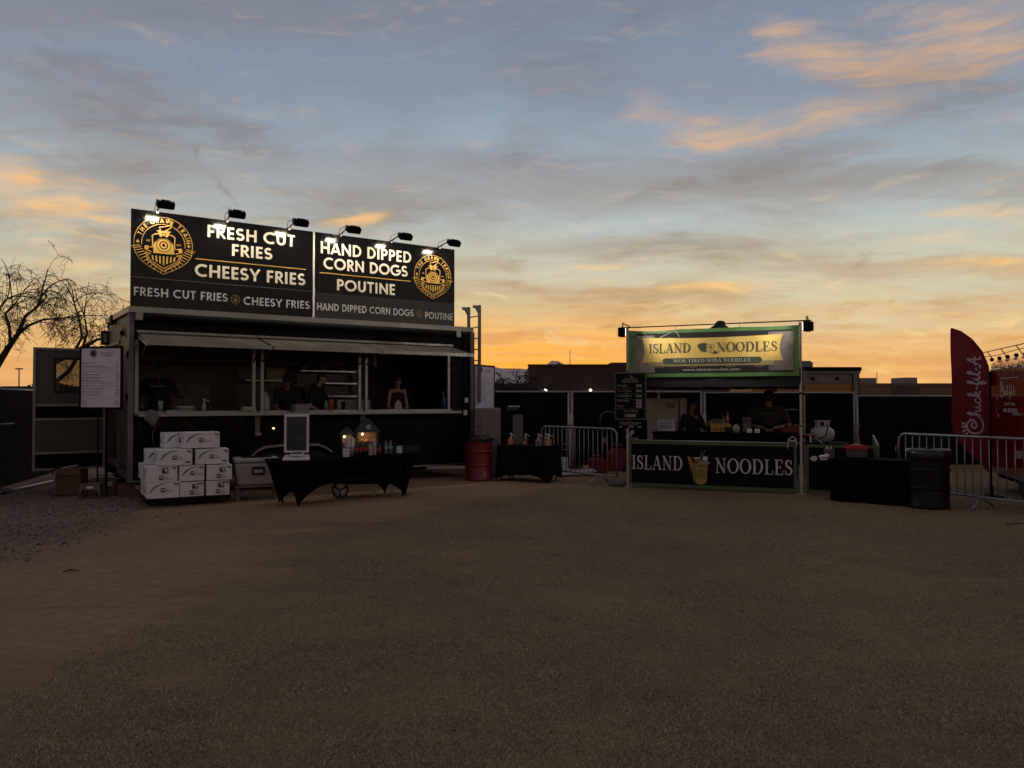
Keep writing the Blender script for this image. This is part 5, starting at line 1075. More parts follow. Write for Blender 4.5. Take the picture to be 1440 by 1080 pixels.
tl('black_cup', 'black cup with utensils on the middle window sill', 'cup', 3.75, .02, 1.43, MB().lathe([(.035, 0), (.05, .15)], BLKM, n=12).tube([(.02, 0, .1), (.03, .0, .22)], .006, BLKM, 5).tube([(-.02, 0, .1), (-.02, .01, .2)], .006, BLKM, 5))
tl('navy_tumbler', 'blue insulated tumbler with a straw at the right end of the window sill', 'tumbler', 5.95, -.02, 1.43, MB().lathe([(.036, 0), (.055, .21), (.05, .225)], mat('blue_tumbler', (.02, .055, .14), .35), n=14).tube([(.01, 0, .2), (-.01, .01, .37)], .005, KW, 6))
tl('paper_tray', 'pale paper food tray held up on the right counter', 'tray', 4.90, -.02, 1.43, MB().prism([(-.08, 0), (.09, 0), (.06, .13), (.0, .19), (-.07, .11)], -.01, .03, mat('pinkish_paper', (.34, .25, .23), .7)))
tl('metal_pan', 'steel pan stack on the worktop inside the left window', 'pan', .95, .45, 1.36, MB().lathe([(.22, 0), (.25, .07), (.26, .09)], STEEL, n=18).lathe([(.22, .092), (.25, .15)], STEEL, n=18))
for k_ in range(5): tl('canned_good', ['steel canister on the top wall shelf, leftmost', 'dark canister second on the top wall shelf', 'steel canister third on the top wall shelf', 'dark canister fourth on the top wall shelf', 'steel canister rightmost on the top wall shelf'][k_], 'canister', 3.75+.22*k_, 2.15, 2.255, MB().lathe([(.07, 0), (.07, .12+.02*(k_ % 2))], STEEL if k_ % 2 == 0 else BLKM, n=12))

# ================================================================== RIGHT OF THE TRAILER
t_ = thing('steel_cabinet', 'grey-beige steel cabinet standing against the right end of the food trailer', 'cabinet', (-.78, 16.45, 0), radians(8))
CAB = mat('greybeige_enamel', (.17, .145, .13), .5, .2, var=.12, dirt=.2)
MB().bb(0, .55, 0, .55, .04, 1.44, CAB).build('body', t_, bevel=.01); MB().bb(.115, .545, -.024, -.002, .06, 1.42, CAB).build('door', t_, bevel=.006)
MB().bb(.055, .10, -.03, -.002, 1.05, 1.07, BLKM).build('handle', t_); MB().bb(.0, .04, -.02, -.001, .0, 1.44, ALUD).build('edge_strip', t_)
for (x_, y_) in ((.04, .04), (.5, .04), (.04, .5), (.5, .5)): MB().bb(x_-.02, x_+.02, y_-.02, y_+.02, 0, .038, BLKM).build('foot', t_)
def drum(label, loc, col, liner, r=.29, h=.88, rz=0):
    t_ = thing('steel_drum', label, 'drum', loc, rz); pr = [(r-.01, 0), (r, .01), (r, .03), (r-.008, .035)]
    for z_ in (h*.35, h*.66): pr += [(r-.008, z_-.032), (r-.008, z_-.018), (r+.006, z_-.006), (r+.006, z_+.006), (r-.008, z_+.018), (r-.008, z_+.032)]
    pr += [(r-.008, h-.06), (r, h-.03), (r+.008, h-.015), (r+.008, h)]
    MB().lathe(pr, col, n=36).build('shell', t_)
    mb = MB(); vs = []; n = 40
    for j, (rr, zz) in enumerate(((r-.06, h-.16), (r-.02, h+.004), (r+.014, h+.012), (r+.018, h-.05), (r+.015, h-.10))):
        for i in range(n):
            a = 2*pi*i/n; w_ = mnoise.noise(Vector((cos(a)*3, sin(a)*3, j*.7+loc[0])))
            q = rr+(.010*w_ if j > 1 else 0); vs.append((q*cos(a), q*sin(a), zz+(w_*.022 if j in (3, 4, 1) else 0)))
    mb.add(vs, [(j*n+i, j*n+(i+1) % n, (j+1)*n+(i+1) % n, (j+1)*n+i) for j in range(4) for i in range(n)], liner, True); mb.build('bin_liner', t_, fix=False)
    return t_
LINER = mat('black_bin_liner', (.01, .01, .011), .28)
drum('dark red steel drum used as a bin, black liner over its rim', (-.68, 15.9, 0), REDD, LINER, .285, .88)
drum('black steel drum used as a bin at the right of the black table', (6.30, 11.85, 0), mat('black_drum_paint', (.007, .0065, .006), .5, dirt=.08, spec=.2), LINER, .285, .86)

def cloth_table(name, label, A, rz, L, Wd, h, drop0, col, sag=.03, legs=True, hemwave=.02, corner=0.0):
    t_ = thing(name, label, 'table', A, rz); mb = MB(); n = 26
    P = [Vector((0, 0, 0)), Vector((L, 0, 0)), Vector((L, Wd, 0)), Vector((0, Wd, 0))]
    ring = []
    for k in range(4):
        a, b = P[k], P[(k+1) % 4]; m_ = n if k % 2 == 0 else n//2
        for i in range(m_): ring.append((a.lerp(b, i/m_), (b-a).normalized(), min(i, m_-i)/m_*2))
    N_ = len(ring); vs = []
    for j in range(6):
        f_ = j/5
        for i, (p, d, cdist) in enumerate(ring):
            nn = Vector((d.y, -d.x, 0)); w_ = sin(i*1.15)*.5+mnoise.noise(Vector((i*.37, A[0], 0)))
            off = f_*(.035+w_*.022)+f_*.03*(1-cdist)
            z = h-(h-drop0)*f_-f_*corner*(1-cdist)**4+hemwave*mnoise.noise(Vector((i*.2, 3, A[1])))*f_
            vs.append(p+nn*off+Vector((0, 0, z)))
    mb.add(vs, [(j*N_+i, j*N_+(i+1) % N_, (j+1)*N_+(i+1) % N_, (j+1)*N_+i) for j in range(5) for i in range(N_)], col, True)
    mb.add([vs[i] for i in range(N_)], [tuple(range(N_))], col); mb.build('tablecloth', t_, fix=False)
    MB().bb(.02, L-.02, .02, Wd-.02, h-.04, h-.006, BLKM).build('tabletop', t_)
    for (x_, y_) in ((.07, .06), (L-.07, .06), (.07, Wd-.06), (L-.07, Wd-.06)): MB().tube([(x_, y_, 0), (x_, y_, h-.045)], .015, BLKM, 6).build('leg', t_)
    return t_
BT = frame((-.30, 15.75), -28)
DCL = mat('dark_tablecloth', (.006, .0042, .005), .9, spec=.1, bump=.3, bscale=70)
cloth_table('condiment_table', 'small dark-clothed table of sauce pump bottles right of the red drum', BT(0, 0, 0), radians(-28), 1.12, .62, .71, .14, DCL, corner=.12)
MUS = mat('mustard_plastic', (.38, .17, .03), .4); KET = mat('ketchup_plastic', (.12, .012, .022), .35); MAY = mat('mayonnaise_plastic', (.30, .25, .19), .5)
for lb, x_, y_, m_, la in (('yellow mustard pump bottle, alone at the left of the condiment table', .22, .18, MUS, (PINK, 'MUSTARD', INK)), ('dark red ketchup pump bottle second from the left', .56, .16, KET, (PINK, 'KETCHUP', INK)), ('cream mayonnaise pump bottle with a dark label square', .86, .14, MAY, (INK, 'MAYO', MAY)),
                         ('dark red ketchup pump bottle behind the mayonnaise', .94, .30, KET, (PINK, 'KETCHUP', INK)), ('yellow mustard pump bottle at the right of the condiment table', 1.03, .24, MUS, (PINK, 'MUSTARD', INK))):
    pump(lb, BT(x_, y_, .713), m_, .19, .052, 'pump bottles on the condiment table', True, radians(-20), la)
t_ = thing('steel_bin', 'tall narrow steel bin with a raised pale lid behind the condiment table', 'bin', (.02, 17.5, 0), radians(10))
MB().bb(0, .23, 0, .3, 0, 1.28, mat('dull_steel_face', (.13, .11, .10), .5, .4)).build('body', t_, bevel=.01); MB().bb(-.09, -.004, .02, .28, 0, 1.3, BLKM).build('side', t_)
q_ = MB(); q_.box((.02, .1, 1.43), (.26, .34, .014), mat('pale_lid', (.62, .58, .54), .3), (radians(-16), 0, 0)); q_.tube([(-.05, .22, 1.29), (-.05, .22, 1.45)], .012, BLKM, 6); q_.build('lid', t_)

# crowd barriers
def barrier(label, p, q, feet, n=18, h=1.06):
    p = Vector(p); q = Vector(q); d = q-p; L = d.length; t_ = thing('crowd_barrier', label, 'barrier', p, atan2(d.y, d.x), 'galvanised crowd barriers')
    r = .019; zb = .14; R_ = .13
    pts = [(0, 0, zb)]+[(R_-R_*cos(a), 0, h-R_+R_*sin(a)) for a in [pi/2*i/6 for i in range(7)]]+[(L-R_+R_*sin(a), 0, h-R_+R_*cos(a)) for a in [pi/2*i/6 for i in range(7)]]+[(L, 0, zb)]
    MB().tube(pts, r, GALV, 8).tube([(.0, 0, zb+.02), (L, 0, zb+.02)], r*.9, GALV, 8).build('frame', t_)
    for i in range(1, n+1):
        x_ = L*i/(n+1); MB().tube([(x_, 0, zb+.035), (x_, 0, h-.02)], .0075, GALV, 6, smooth=True).build('bar', t_)
    for f_ in feet: MB().tube([(L*f_, -.02, zb), (L*f_+.03, -.30, .012)], .016, GALV, 6).tube([(L*f_, .02, zb), (L*f_-.03, .30, .012)], .016, GALV, 6).build('foot', t_)
    q_ = MB()
    for z_ in (.55, .85): q_.tube([(-.02, 0, z_), (-.06, 0, z_), (-.06, 0, z_-.08), (-.02, 0, z_-.08)], .008, GALV, 5)
    q_.build('hook', t_)
    x_ = L*((n-1.5)/(n+1)); MB().bb(x_-.045, x_+.045, -.012, -.009, h-.28, h-.17, mat('tin_plate', (.16, .15, .145), .5)).build('number_plate', t_)
    x_ = L*(5.5/(n+1)); MB().tube([(x_-.05, 0, .72), (x_+.05, 0, .72)], .008, GALV, 5).tube([(x_-.05, 0, .60), (x_+.05, 0, .60)], .010, GALV, 5).build('latch_bar', t_)
    return t_
barrier('galvanised crowd barrier between the condiment table and the noodle stall', (.62, 16.5, 0), (2.0, 14.95, 0), (.78,), 16)
barrier('galvanised crowd barrier in front of the red trailer at the right edge', (6.42, 13.0, 0), (7.42, 10.95, 0), (.1, .62,), 17)
# litter and gear behind the barrier
GAS = mat('red_jerrycan_plastic', (.19, .009, .015), .45)
def can(label, loc, rz, w, d, h):
    t_ = thing('fuel_can', label, 'fuel can', loc, rz)
    mb = MB(); mb.prism([(-w/2, 0), (w/2, 0), (w/2, h*.72), (w*.2, h*.86), (-w*.38, h*.86), (-w/2, h*.7)], -d/2, d/2, GAS); mb.build('body', t_, bevel=.03)
    MB().tube([(-w*.3, 0, h*.84), (-w*.25, 0, h), (w*.15, 0, h), (w*.2, 0, h*.84)], .018, GAS, 6).build('handle', t_)
    MB().lathe([(.03, h*.8), (.03, h*.93)], BLKM, (w*.36, 0, 0), n=10).build('cap', t_)
can('red plastic fuel can on the ground behind the barrier, the smaller and nearer', (1.88, 17.2, 0), radians(20), .34, .25, .40)
can('larger red plastic fuel can behind the barrier, further back', (2.45, 18.0, 0), radians(-10), .5, .35, .58)
mb = MB(); mb.box((0, 0, .20), (.62, .02, .42), mat('white_foam_board', (.36, .34, .31), .6), (radians(-32), radians(6), radians(12))); mb.box((.35, -.35, .06), (1.0, .35, .015), MATS['white_foam_board'], (radians(4), radians(-6), radians(8)))
tag(mb.build('flattened_carton', loc=(.93, 17.1, 0)), 'crumpled flattened white cartons on the ground behind the barrier', 'cartons')
mb = MB(); mb.box((0, 0, .50), (.30, .2, .16), CARDB, (0, radians(15), .3)); mb.box((0, .02, .2), (.28, .2, .4), CARDB, (0, 0, .3))
tag(mb.build('cardboard_box', loc=(.9, 17.45, 0)), 'small brown cardboard box leaning behind the crumpled white cartons', 'cardboard box')
t_ = thing('hand_truck', 'hand truck with pale wheels standing against the fence behind the barrier', 'hand truck', (2.75, 17.6, 0), radians(-10))
for x_ in (-.17, .17): MB().tube([(x_, 0, .12), (x_, .12, .95)], .014, BLKM, 6).build('upright', t_)
for z_ in (.35, .6, .85): MB().tube([(-.17, .04+.1*z_, z_), (.17, .04+.1*z_, z_)], .010, BLKM, 6).build('cross_bar', t_)
MB().bb(-.2, .2, -.25, .0, .02, .035, GALV).build('toe_plate', t_); MB().bb(-.09, .09, .0, .02, .62, .78, ALUD).build('badge', t_)
for x_ in (-.24, .24):
    w_ = MB().lathe([(.05, -.03), (.115, -.03), (.12, 0), (.115, .03), (.05, .03)], RUBBER, n=16).build('wheel', t_, loc=(x_, .05, .12)); w_.rotation_euler = (0, pi/2, 0); MB().lathe([(.012, -.034), (.05, -.034), (.05, .034), (.012, .034)], WHITE, n=12).build('hub', w_)
mb = MB(); mb.tube([(-.20+.20*cos(a)+.0, 0, 1.22+.12*sin(a)) for a in [pi*i/10 for i in range(11)]]+[(-.42, 0, 1.0)], .012, ALUD, 6)
tag(mb.build('hose_loop', loc=(2.5, 18.55, 0)), 'thin curved hose loop hanging on the dark fence left of the noodle menu', 'hose')
t_ = thing('sandbag', 'crumpled grey sandbag at the left foot of the noodle stall', 'sandbag', (2.02, 14.72, 0), radians(-20))
MB().ball((0, 0, .05), .12, mat('grey_canvas', (.10, .085, .09), .9, bump=.4, bscale=25), 12, (1.4, .9, .42)).ball((-.13, -.02, .03), .07, MATS['grey_canvas'], 8, (1.2, 1, .4)).build('bag', t_)

# ================================================================== NOODLE STALL
ST = thing('noodle_stall', 'black canopy noodle stall with green-bordered yellow banner above its counter', 'stall', BW(0, 0, 0), BRZ)
POLE = mat('canopy_pole_steel', (.38, .36, .34), .4, .6)
for (x_, y_, top) in ((.0, 0, 2.95), (3.02, 0, 2.95), (.0, 3.0, 2.2), (3.02, 3.0, 2.2)):
    p_ = MB().bb(x_-.02, x_+.02, y_-.02, y_+.02, 0.012, top, POLE).build('post', ST)
    MB().bb(x_-.026, x_+.026, y_-.026, y_+.026, 1.03, 1.20, POLE).bb(x_-.028, x_+.028, y_-.028, y_+.028, 1.72, 1.75, BLKM).bb(x_-.028, x_+.028, y_-.028, y_+.028, 1.16, 1.18, BLKM).build('collar', p_)
    MB().bb(x_-.07, x_+.07, y_-.06, y_+.06, 0, .01, POLE).build('foot_plate', p_)
CAN = mat('black_canopy_cloth', (.010, .010, .010), .8, bump=.2, bscale=60)
mb = MB(); rr = [(0, 0), (3.02, 0), (3.02, 3.0), (0, 3.0)]; zz = 2.16
for i in range(4):
    (a, b), (c_, d_) = rr[i], rr[(i+1) % 4]; n = 8
    for j in range(n):
        f0, f1 = j/n, (j+1)/n; zc = lambda f_: zz+(3.17-zz)*f_**1.25
        mb.add([(a+(1.51-a)*f0, b+(1.5-b)*f0, zc(f0)), (c_+(1.51-c_)*f0, d_+(1.5-d_)*f0, zc(f0)), (c_+(1.51-c_)*f1, d_+(1.5-d_)*f1, zc(f1)), (a+(1.51-a)*f1, b+(1.5-b)*f1, zc(f1))], [(0, 1, 2, 3)], CAN)
mb.ball((1.51, 1.5, 3.12), .10, CAN, 10, (1, 1, .6)); mb.build('canopy_roof', ST, fix=False)
mb = MB(); n = 30
for (p, q) in (((0, -.03), (3.02, -.03)), ((3.05, 0), (3.05, 3.0)), ((3.02, 3.03), (0, 3.03)), ((-.03, 3.0), (-.03, 0))):
    vs = []
    for j in range(3):
        for i in range(n+1):
            f_ = i/n; vs.append((p[0]+(q[0]-p[0])*f_, p[1]+(q[1]-p[1])*f_+.012*sin(i*1.1)*j/2, 2.16-(.155*j)-(.012*sin(f_*pi*6)**2 if j == 2 else 0)))
    mb.add(vs, [(j*(n+1)+i, j*(n+1)+i+1, (j+1)*(n+1)+i+1, (j+1)*(n+1)+i) for j in range(2) for i in range(n)], CAN, True)
mb.build('valance', ST, fix=False)
mb = MB()
for z_ in (2.05,): mb.tube([(.02, 3.0, z_), (3, 3.0, z_)], .014, POLE, 6); mb.tube([(0, .02, z_), (0, 2.98, z_)], .014, POLE, 6); mb.tube([(3.02, .02, z_), (3.02, 2.98, z_)], .014, POLE, 6); mb.tube([(0, 1.5, z_), (1.5, 1.5, 2.6), (3.02, 1.5, z_)], .012, POLE, 6)
mb.build('canopy_frame', ST)
MB().tube([(-.16, -.05, 2.955), (3.20, -.05, 2.975)], .012, BLKM, 6).build('banner_rod', ST)
MB().bb(1.5, 1.62, .3, .36, 1.93, 1.965, mat('white_lamp_case', (.6, .6, .56), .4, emit=(1, .95, .8), es=1.0)).tube([(1.64, .33, 1.97), (1.66, .33, 1.82)], .008, BLKM, 5).build('hanging_light', ST)
LITN = mat('lit_banner_lamp', (0.9, 0.9, 0.85), 0.3, emit=(1.0, 0.93, 0.8), es=6)
# top banner
BN = MB(); bx0, bx1, bz0, bz1 = .035, 3.0, 2.03, 2.90; n = 40; vs = []
def by(x, z): return -.075+.010*sin(x*5.1+z*3)+.006*sin(x*13+z*9)
for j in range(9):
    for i in range(n+1):
        x_ = bx0+(bx1-bx0)*i/n; f_ = j/8; zt = bz1-.03*abs(sin((i/n)*pi*3.0))*(1 if i/n < .4 else .3)+.0; z_ = bz0+(zt-bz0)*f_; vs.append((x_, by(x_, z_), z_))
BN.add(vs, [(j*(n+1)+i, j*(n+1)+i+1, (j+1)*(n+1)+i+1, (j+1)*(n+1)+i) for j in range(8) for i in range(n)], GREENB, True); bn = BN.build('banner', ST, fix=False)
YELB = mat('yellow_banner_print', (.72, .49, .12), .5, var=.18, vscale=2.2); GRAYB = mat('smoky_grey_banner_print', (.20, .17, .155), .5, var=.55, vscale=2.6); DKB = mat('black_banner_print', (.006, .006, .0055), .75, spec=.12); DGR = mat('dark_green_print', (.028, .045, .022), .5)
class Wavy(Decal):
    """print that follows the waves of the hanging banner"""
    def add(s, vs, fs, m, smooth=False): MB.add(s, [(p[0], by(p[0], p[2])+p[1], p[2]) for p in vs], fs, m, smooth)
    def sheet(s, x0, x1, zf0, zf1, m, n=30):
        y = s.y(); vs = []
        for j in range(5):
            for i in range(n+1):
                x_ = x0+(x1-x0)*i/n; a = zf0(x_); b = zf1(x_); vs.append((x_, y, a+(b-a)*j/4))
        s.add(vs, [(j*(n+1)+i, j*(n+1)+i+1, (j+1)*(n+1)+i+1, (j+1)*(n+1)+i) for j in range(4) for i in range(n)], m); return s
D = Wavy(); D.base = .004; K = lambda v: (lambda x: v)
D.sheet(.125, 2.905, K(2.10), K(2.83), DKB); D.base = .009
D.sheet(.125, .52, K(2.115), lambda x: 2.80-.02*(x-.16), GRAYB); D.sheet(2.50, 2.905, K(2.13), K(2.80), GRAYB); D.base = .014
# concave-ended yellow panel
y_ = D.y(); vs = []; n2 = 30
for j in range(9):
    f_ = j/8; xin = .055*sin(pi*f_)
    for i in range(n2+1): vs.append((.28+xin+(2.74-.28-2*xin)*i/n2, y_, 2.30+f_*(.455-.03*sin(pi*i/n2))))
D.add(vs, [(j*(n2+1)+i, j*(n2+1)+i+1, (j+1)*(n2+1)+i+1, (j+1)*(n2+1)+i) for j in range(8) for i in range(n2)], YELB)
D.sheet(.40, 2.60, K(2.225), K(2.298), mat('dull_yellow_strip', (.30, .23, .09), .5)); D.base = .019
for cx_ in (.62, 1.2, 1.86, 2.35): D.ring(cx_, 2.36, .16, .006, mat('ochre_swirl', (.36, .25, .055), .5), 180, 350, 16)
D.base = .023
D.stroke([(.72+1.62*i/40, 2.317) for i in range(41)], .105, DGR); D.disc(.72, 2.317, .0525, DGR, 14); D.disc(2.34, 2.317, .0525, DGR, 14)
D.glyphs('ISLAND', SERIF, DGR, .415, 1.17, 2.467, 2.64, gap=.03); D.glyphs('NOODLES', SERIF, DGR, 1.63, 2.65, 2.462, 2.635, gap=.03)
# bitten leaf, lobed flower and wok mark between the words
OFFZ = .03
D.poly([(1.285, 2.590), (1.34, 2.630), (1.43, 2.635), (1.455, 2.615), (1.44, 2.585), (1.455, 2.555), (1.435, 2.520), (1.445, 2.480), (1.40, 2.470), (1.35, 2.490), (1.31, 2.540)], DGR)
fc = (1.53, 2.555)
for k in range(6): D.poly([(fc[0]+.02*cos(k*pi/3+s_)+.05*cos(k*pi/3)*t2, fc[1]+.02*sin(k*pi/3+s_)+.05*sin(k*pi/3)*t2) for s_, t2 in ((-1.2, .3), (-.6, 1), (0, 1.25), (.6, 1), (1.2, .3))], mat('pale_yellow_petal', (.46, .34, .10), .5))
D.base = .027; D.disc(fc[0]-.01, fc[1], .016, mat('brown_print', (.16, .07, .03), .5), 10); D.disc(1.60, 2.46, .03, DGR, 12); D.stroke([(1.46, 2.480), (1.52, 2.460), (1.59, 2.455)], .010, DGR); D.poly([(1.575, 2.455), (1.61, 2.455), (1.60, 2.425)], DGR)
D.base = .034; D.glyphs('WOK FIRED SOBA NOODLES', SERIF, mat('pale_banner_letter', (.52, .48, .42), .5), .87, 2.20, 2.288, 2.348, gap=.05)
D.text('www.islandnoodles.com', 1.53, 2.135, .050, mat('grey_banner_letter', (.36, .33, .30), .5), 'c', width=1.0)
D.build('banner_print', bn)
# crinkled clear sleeve over the banner
mb = MB(); n = 36; vs = []
for j in range(13):
    for i in range(n+1):
        x_ = .05+2.93*i/n; z_ = 2.04+.85*j/12
        fold = .016*mnoise.noise(Vector((x_*3.2, z_*6, 1)))+.012*abs(mnoise.noise(Vector((x_*9, z_*2.5, 3))))
        vs.append((x_, by(x_, z_)-.045-fold, z_))
mb.add(vs, [(j*(n+1)+i, j*(n+1)+i+1, (j+1)*(n+1)+i+1, (j+1)*(n+1)+i) for j in range(12) for i in range(n)], CLEAR, True); mb.build('clear_sleeve', bn, fix=False)
for x_ in (.02, .90, 2.02, 3.0): MB().tube([(x_, -.06, 2.97), (x_, -.07, 2.88)], .005, GALV, 4).build('tie', bn)
mb = MB(); mb.tube([(.05, -.09, 2.87), (.28, -.10, 2.74)], .005, KW, 4); mb.tube([(.90, -.09, 2.87), (.62, -.10, 2.75)], .005, KW, 4); mb.tube([(.90, -.09, 2.87), (.98, -.10, 2.75)], .005, KW, 4); mb.build('cord', bn)
for x_, z_, sd in ((.10, 2.86, -1), (3.12, 2.86, 1)):
    aim = BRZ+(radians(107) if sd < 0 else radians(-107))       # housing back is turned to the field, glass to the banner
    t_ = thing('work_light', 'black floodlight at the %s end of the banner rod, turned to light the noodle banner' % ('left' if sd < 0 else 'right'), 'floodlight', BW(x_+sd*.02, -.72, 2.73), aim, 'floodlights lighting the noodle banner')
    MB().bb(-.085, .085, -.045, .045, 0, .17, BLKM).build('housing', t_, bevel=.012)
    q_ = MB()
    for k in range(5): q_.bb(-.075+.034*k, -.067+.034*k, .047, .08, .01, .16, BLKM)
    q_.build('cooling_fins', t_); MB().tube([(-.05, 0, .17), (-.05, 0, .235), (.05, 0, .235), (.05, 0, .17)], .008, GALV, 6).tube([(0, 0, .235), (-sd*.02, 0, .25), (-sd*.63, -.19, .225)], .010, BLKM, 6).build('bracket', t_)
    MB().bb(-.07, .07, -.049, -.0455, .02, .15, LITN).build('lamp_lens', t_)
    ld = bpy.data.lights.new('work_light_beam', 'SPOT'); ld.energy = 62; ld.color = (1, .93, .80); ld.spot_size = radians(128); ld.spot_blend = 1.0; ld.shadow_soft_size = .07
    lo = bpy.data.objects.new('work_light_beam', ld); COL.objects.link(lo); lo.parent = t_; lo.location = (0, -.07, .085); lo.rotation_euler = Vector((0, 1, .02)).to_track_quat('Z', 'Y').to_euler()
# counter banner
def cframe(x0, x1, z0, z1, nm, y=-.06):
    q_ = MB(); b_ = .05
    for (a, b, c_, d_) in ((x0, x1, z0, z0+b_), (x0, x1, z1-b_, z1), (x0, x0+b_, z0+b_, z1-b_), (x1-b_, x1, z0+b_, z1-b_)): q_.bb(a, b, y-.004, y, c_, d_, GREEN)
    q_.bb(x0+b_, x1-b_, y-.003, y, z0+b_, z1-b_, DKB); return q_.build(nm, ST)
cb = cframe(.03, 2.95, .045, .86, 'counter_banner')
MB().tube([(.0, -.05, .875), (3.0, -.05, .875)], .013, POLE, 6).build('counter_rail', ST)
D = Decal(); D.base = .067; PL = mat('printed_pale_grey', (.52, .49, .50), .5)
D.glyphs('ISLAND', SERIF, PL, .085, 1.02, .345, .60, gap=.03); D.glyphs('NOODLES', SERIF, PL, 1.585, 2.885, .325, .585, gap=.03); D.build('lettering', cb)
D = Decal(); D.base = .066; CUPY = mat('noodle_cup_yellow', (.30, .20, .045), .5)
D.poly([(1.18, .48), (1.21, .17), (1.25, .125), (1.34, .105), (1.42, .13), (1.44, .18), (1.46, .50)], CUPY); D.base = .069
D.poly([(1.18, .48), (1.205, .17), (1.25, .13), (1.255, .48)], mat('noodle_cup_side', (.20, .13, .035), .5)); D.poly([(1.10, .60), (1.18, .30), (1.20, .48), (1.17, .58), (1.12, .61)], mat('carton_flap_brown', (.26, .13, .04), .5))
D.poly([(1.21, .585), (1.32, .59), (1.33, .565), (1.22, .56)], PL); D.poly([(1.22, .555), (1.34, .56), (1.42, .50), (1.30, .49), (1.22, .50)], mat('noodle_brown', (.13, .06, .025), .5)); D.poly([(1.27, .515), (1.36, .485), (1.51, .485), (1.47, .525)], mat('pinkish_print', (.30, .22, .20), .5)); D.base = .073
D.poly([(1.37, .545), (1.37, .59), (1.40, .615), (1.45, .61), (1.46, .58), (1.45, .54), (1.41, .525)], PL)
D.stroke([(1.335, .56), (1.345, .66), (1.355, .72)], .012, INKG); D.stroke([(1.375, .60), (1.39, .67), (1.41, .72)], .012, INKG)
D.text('ISLAND', 1.355, .42, .036, INK, 'c', width=.16); D.text('NOODLES', 1.35, .33, .030, INK, 'c', width=.16); D.text('WOK FIRED', 1.35, .275, .022, INK, 'c', width=.15); D.text('SOBA NOODLES', 1.345, .235, .022, INK, 'c', width=.15); D.disc(1.355, .385, .014, DGR, 10)
D.build('noodle_box_print', cb)
sb2 = cframe(3.09, 4.2, .045, .86, 'side_banner', -.03)
D = Decal(); D.base = .037; D.poly([(3.15, .62), (3.20, .665), (3.26, .66), (3.28, .62), (3.25, .575), (3.19, .58)], PL); D.poly([(3.30, .655), (3.37, .655), (3.40, .70), (3.44, .655), (3.44, .60), (3.38, .60), (3.33, .59)], PL); D.build('lettering', sb2)
# counter table inside and folding panel on the right
mb = MB(); mb.bb(.40, 2.92, .25, .95, .985, 1.02, CLOTH); mb.bb(.42, 2.90, .255, .262, .86, .984, CLOTH); mb.build('counter', ST)
MB().bb(.44, .48, .9, .94, 0, .984, BLKM).bb(2.84, 2.88, .9, .94, 0, .984, BLKM).bb(.44, .48, .28, .32, 0, .984, BLKM).bb(2.84, 2.88, .28, .32, 0, .984, BLKM).build('counter_leg', ST)
mb = MB(); mb.add([(4.20, -.03, .05), (4.20, 1.3, .05), (4.20, 1.3, .98), (4.20, -.03, .86), (4.235, -.03, .05), (4.235, 1.3, .05), (4.235, 1.3, .98), (4.235, -.03, .86)], [(0,1,2,3),(4,7,6,5),(0,4,5,1),(1,5,6,2),(2,6,7,3),(3,7,4,0)], mat('greenish_side_panel', (.10, .105, .075), .5)); mb.build('side_panel', ST)

def bl(name, label, cat, x, y, z, mb, group=None, rz=BRZ): return tag(mb.build(name, loc=BW(x, y, z), rz=rz), label, cat, group)
# menu boards at the stall
t_ = thing('menu_board', 'black noodle menu board with green edge hung at the left post of the noodle stall', 'menu board', BW(-.21, -.14, 1.25), BRZ)
MB().bb(0, .59, 0, .02, 0, .875, GREEN).build('frame', t_); MB().bb(.025, .565, -.006, -.001, .025, .85, DKB).build('board', t_)
D = Decal(); D.base = .008; GL = mat('grey_menu_letter', (.27, .26, .245), .5); PR = mat('red_menu_letter', (.30, .12, .11), .5)
D.disc(.32, .79, .020, MUS, 12); D.stroke([(.27, .80), (.29, .815)], .012, GL); D.text('THE ISLAND', .295, .748, .020, GL, 'c', width=.22); D.text('NOODLES MENU', .295, .715, .022, GL, 'c', width=.30); D.text('FRESH SOBA NOODLES', .295, .682, .020, GL, 'c', width=.30)
for s_, z_, w_, m_ in (('Noodles', .615, .20, GL), ('Teriyaki', .52, .13, PR), ('Island Slaw', .425, .27, GL), ('P.O.G. Drink', .335, .22, GL), ('Water', .235, .12, GL)): D.text(s_, .045, z_, .034, m_, 'l', width=w_)
D.text('Chicken', .185, .52, .032, GL, 'l', width=.14); D.text('veggie', .15, .585, .014, GL); D.text('grilled', .20, .49, .014, GL); D.text('cabbage', .18, .395, .014, GL)
for z_ in (.575, .475, .375, .205): D.rect(.028, .562, z_, z_+.008, GREEN)
for z_, p_ in ((.605, '15'), (.51, '18'), (.415, '6'), (.335, '5'), (.28, '7'), (.225, '3')):
    D.rect(.40, .505, z_, z_+.042, GL); D.base += .003; D.text('$'+p_, .452, z_+.008, .026, INK, 'c'); D.base -= .003
D.text('Aloha & Mahalo', .295, .155, .028, GL, 'c', width=.27); D.rect(.16, .44, .125, .128, GL); D.rect(.19, .39, .05, .10, GL); D.base += .003; D.text('Order Here', .30, .062, .022, INK, 'c', width=.13); D.poly([(.20, .075), (.235, .092), (.235, .058)], INK)
D.build('lettering', t_)
t_ = thing('passion_sign', 'small black island passion sign hanging under the noodle menu board', 'sign', BW(-.15, -.14, 1.10), BRZ)
MB().bb(0, .46, 0, .015, 0, .135, DKB).build('board', t_); D = Decal(); D.base = .002; D.text('Island Passion', .23, .083, .030, GL, 'c', width=.40); D.text('Natural Fruit Juices', .23, .056, .016, GL, 'c', width=.30); D.rect(.20, .29, .012, .038, GL); D.poly([(.01, .012), (.085, .012), (.05, .045)], GL); D.poly([(.36, .012), (.44, .012), (.41, .045)], GL); D.build('lettering', t_)
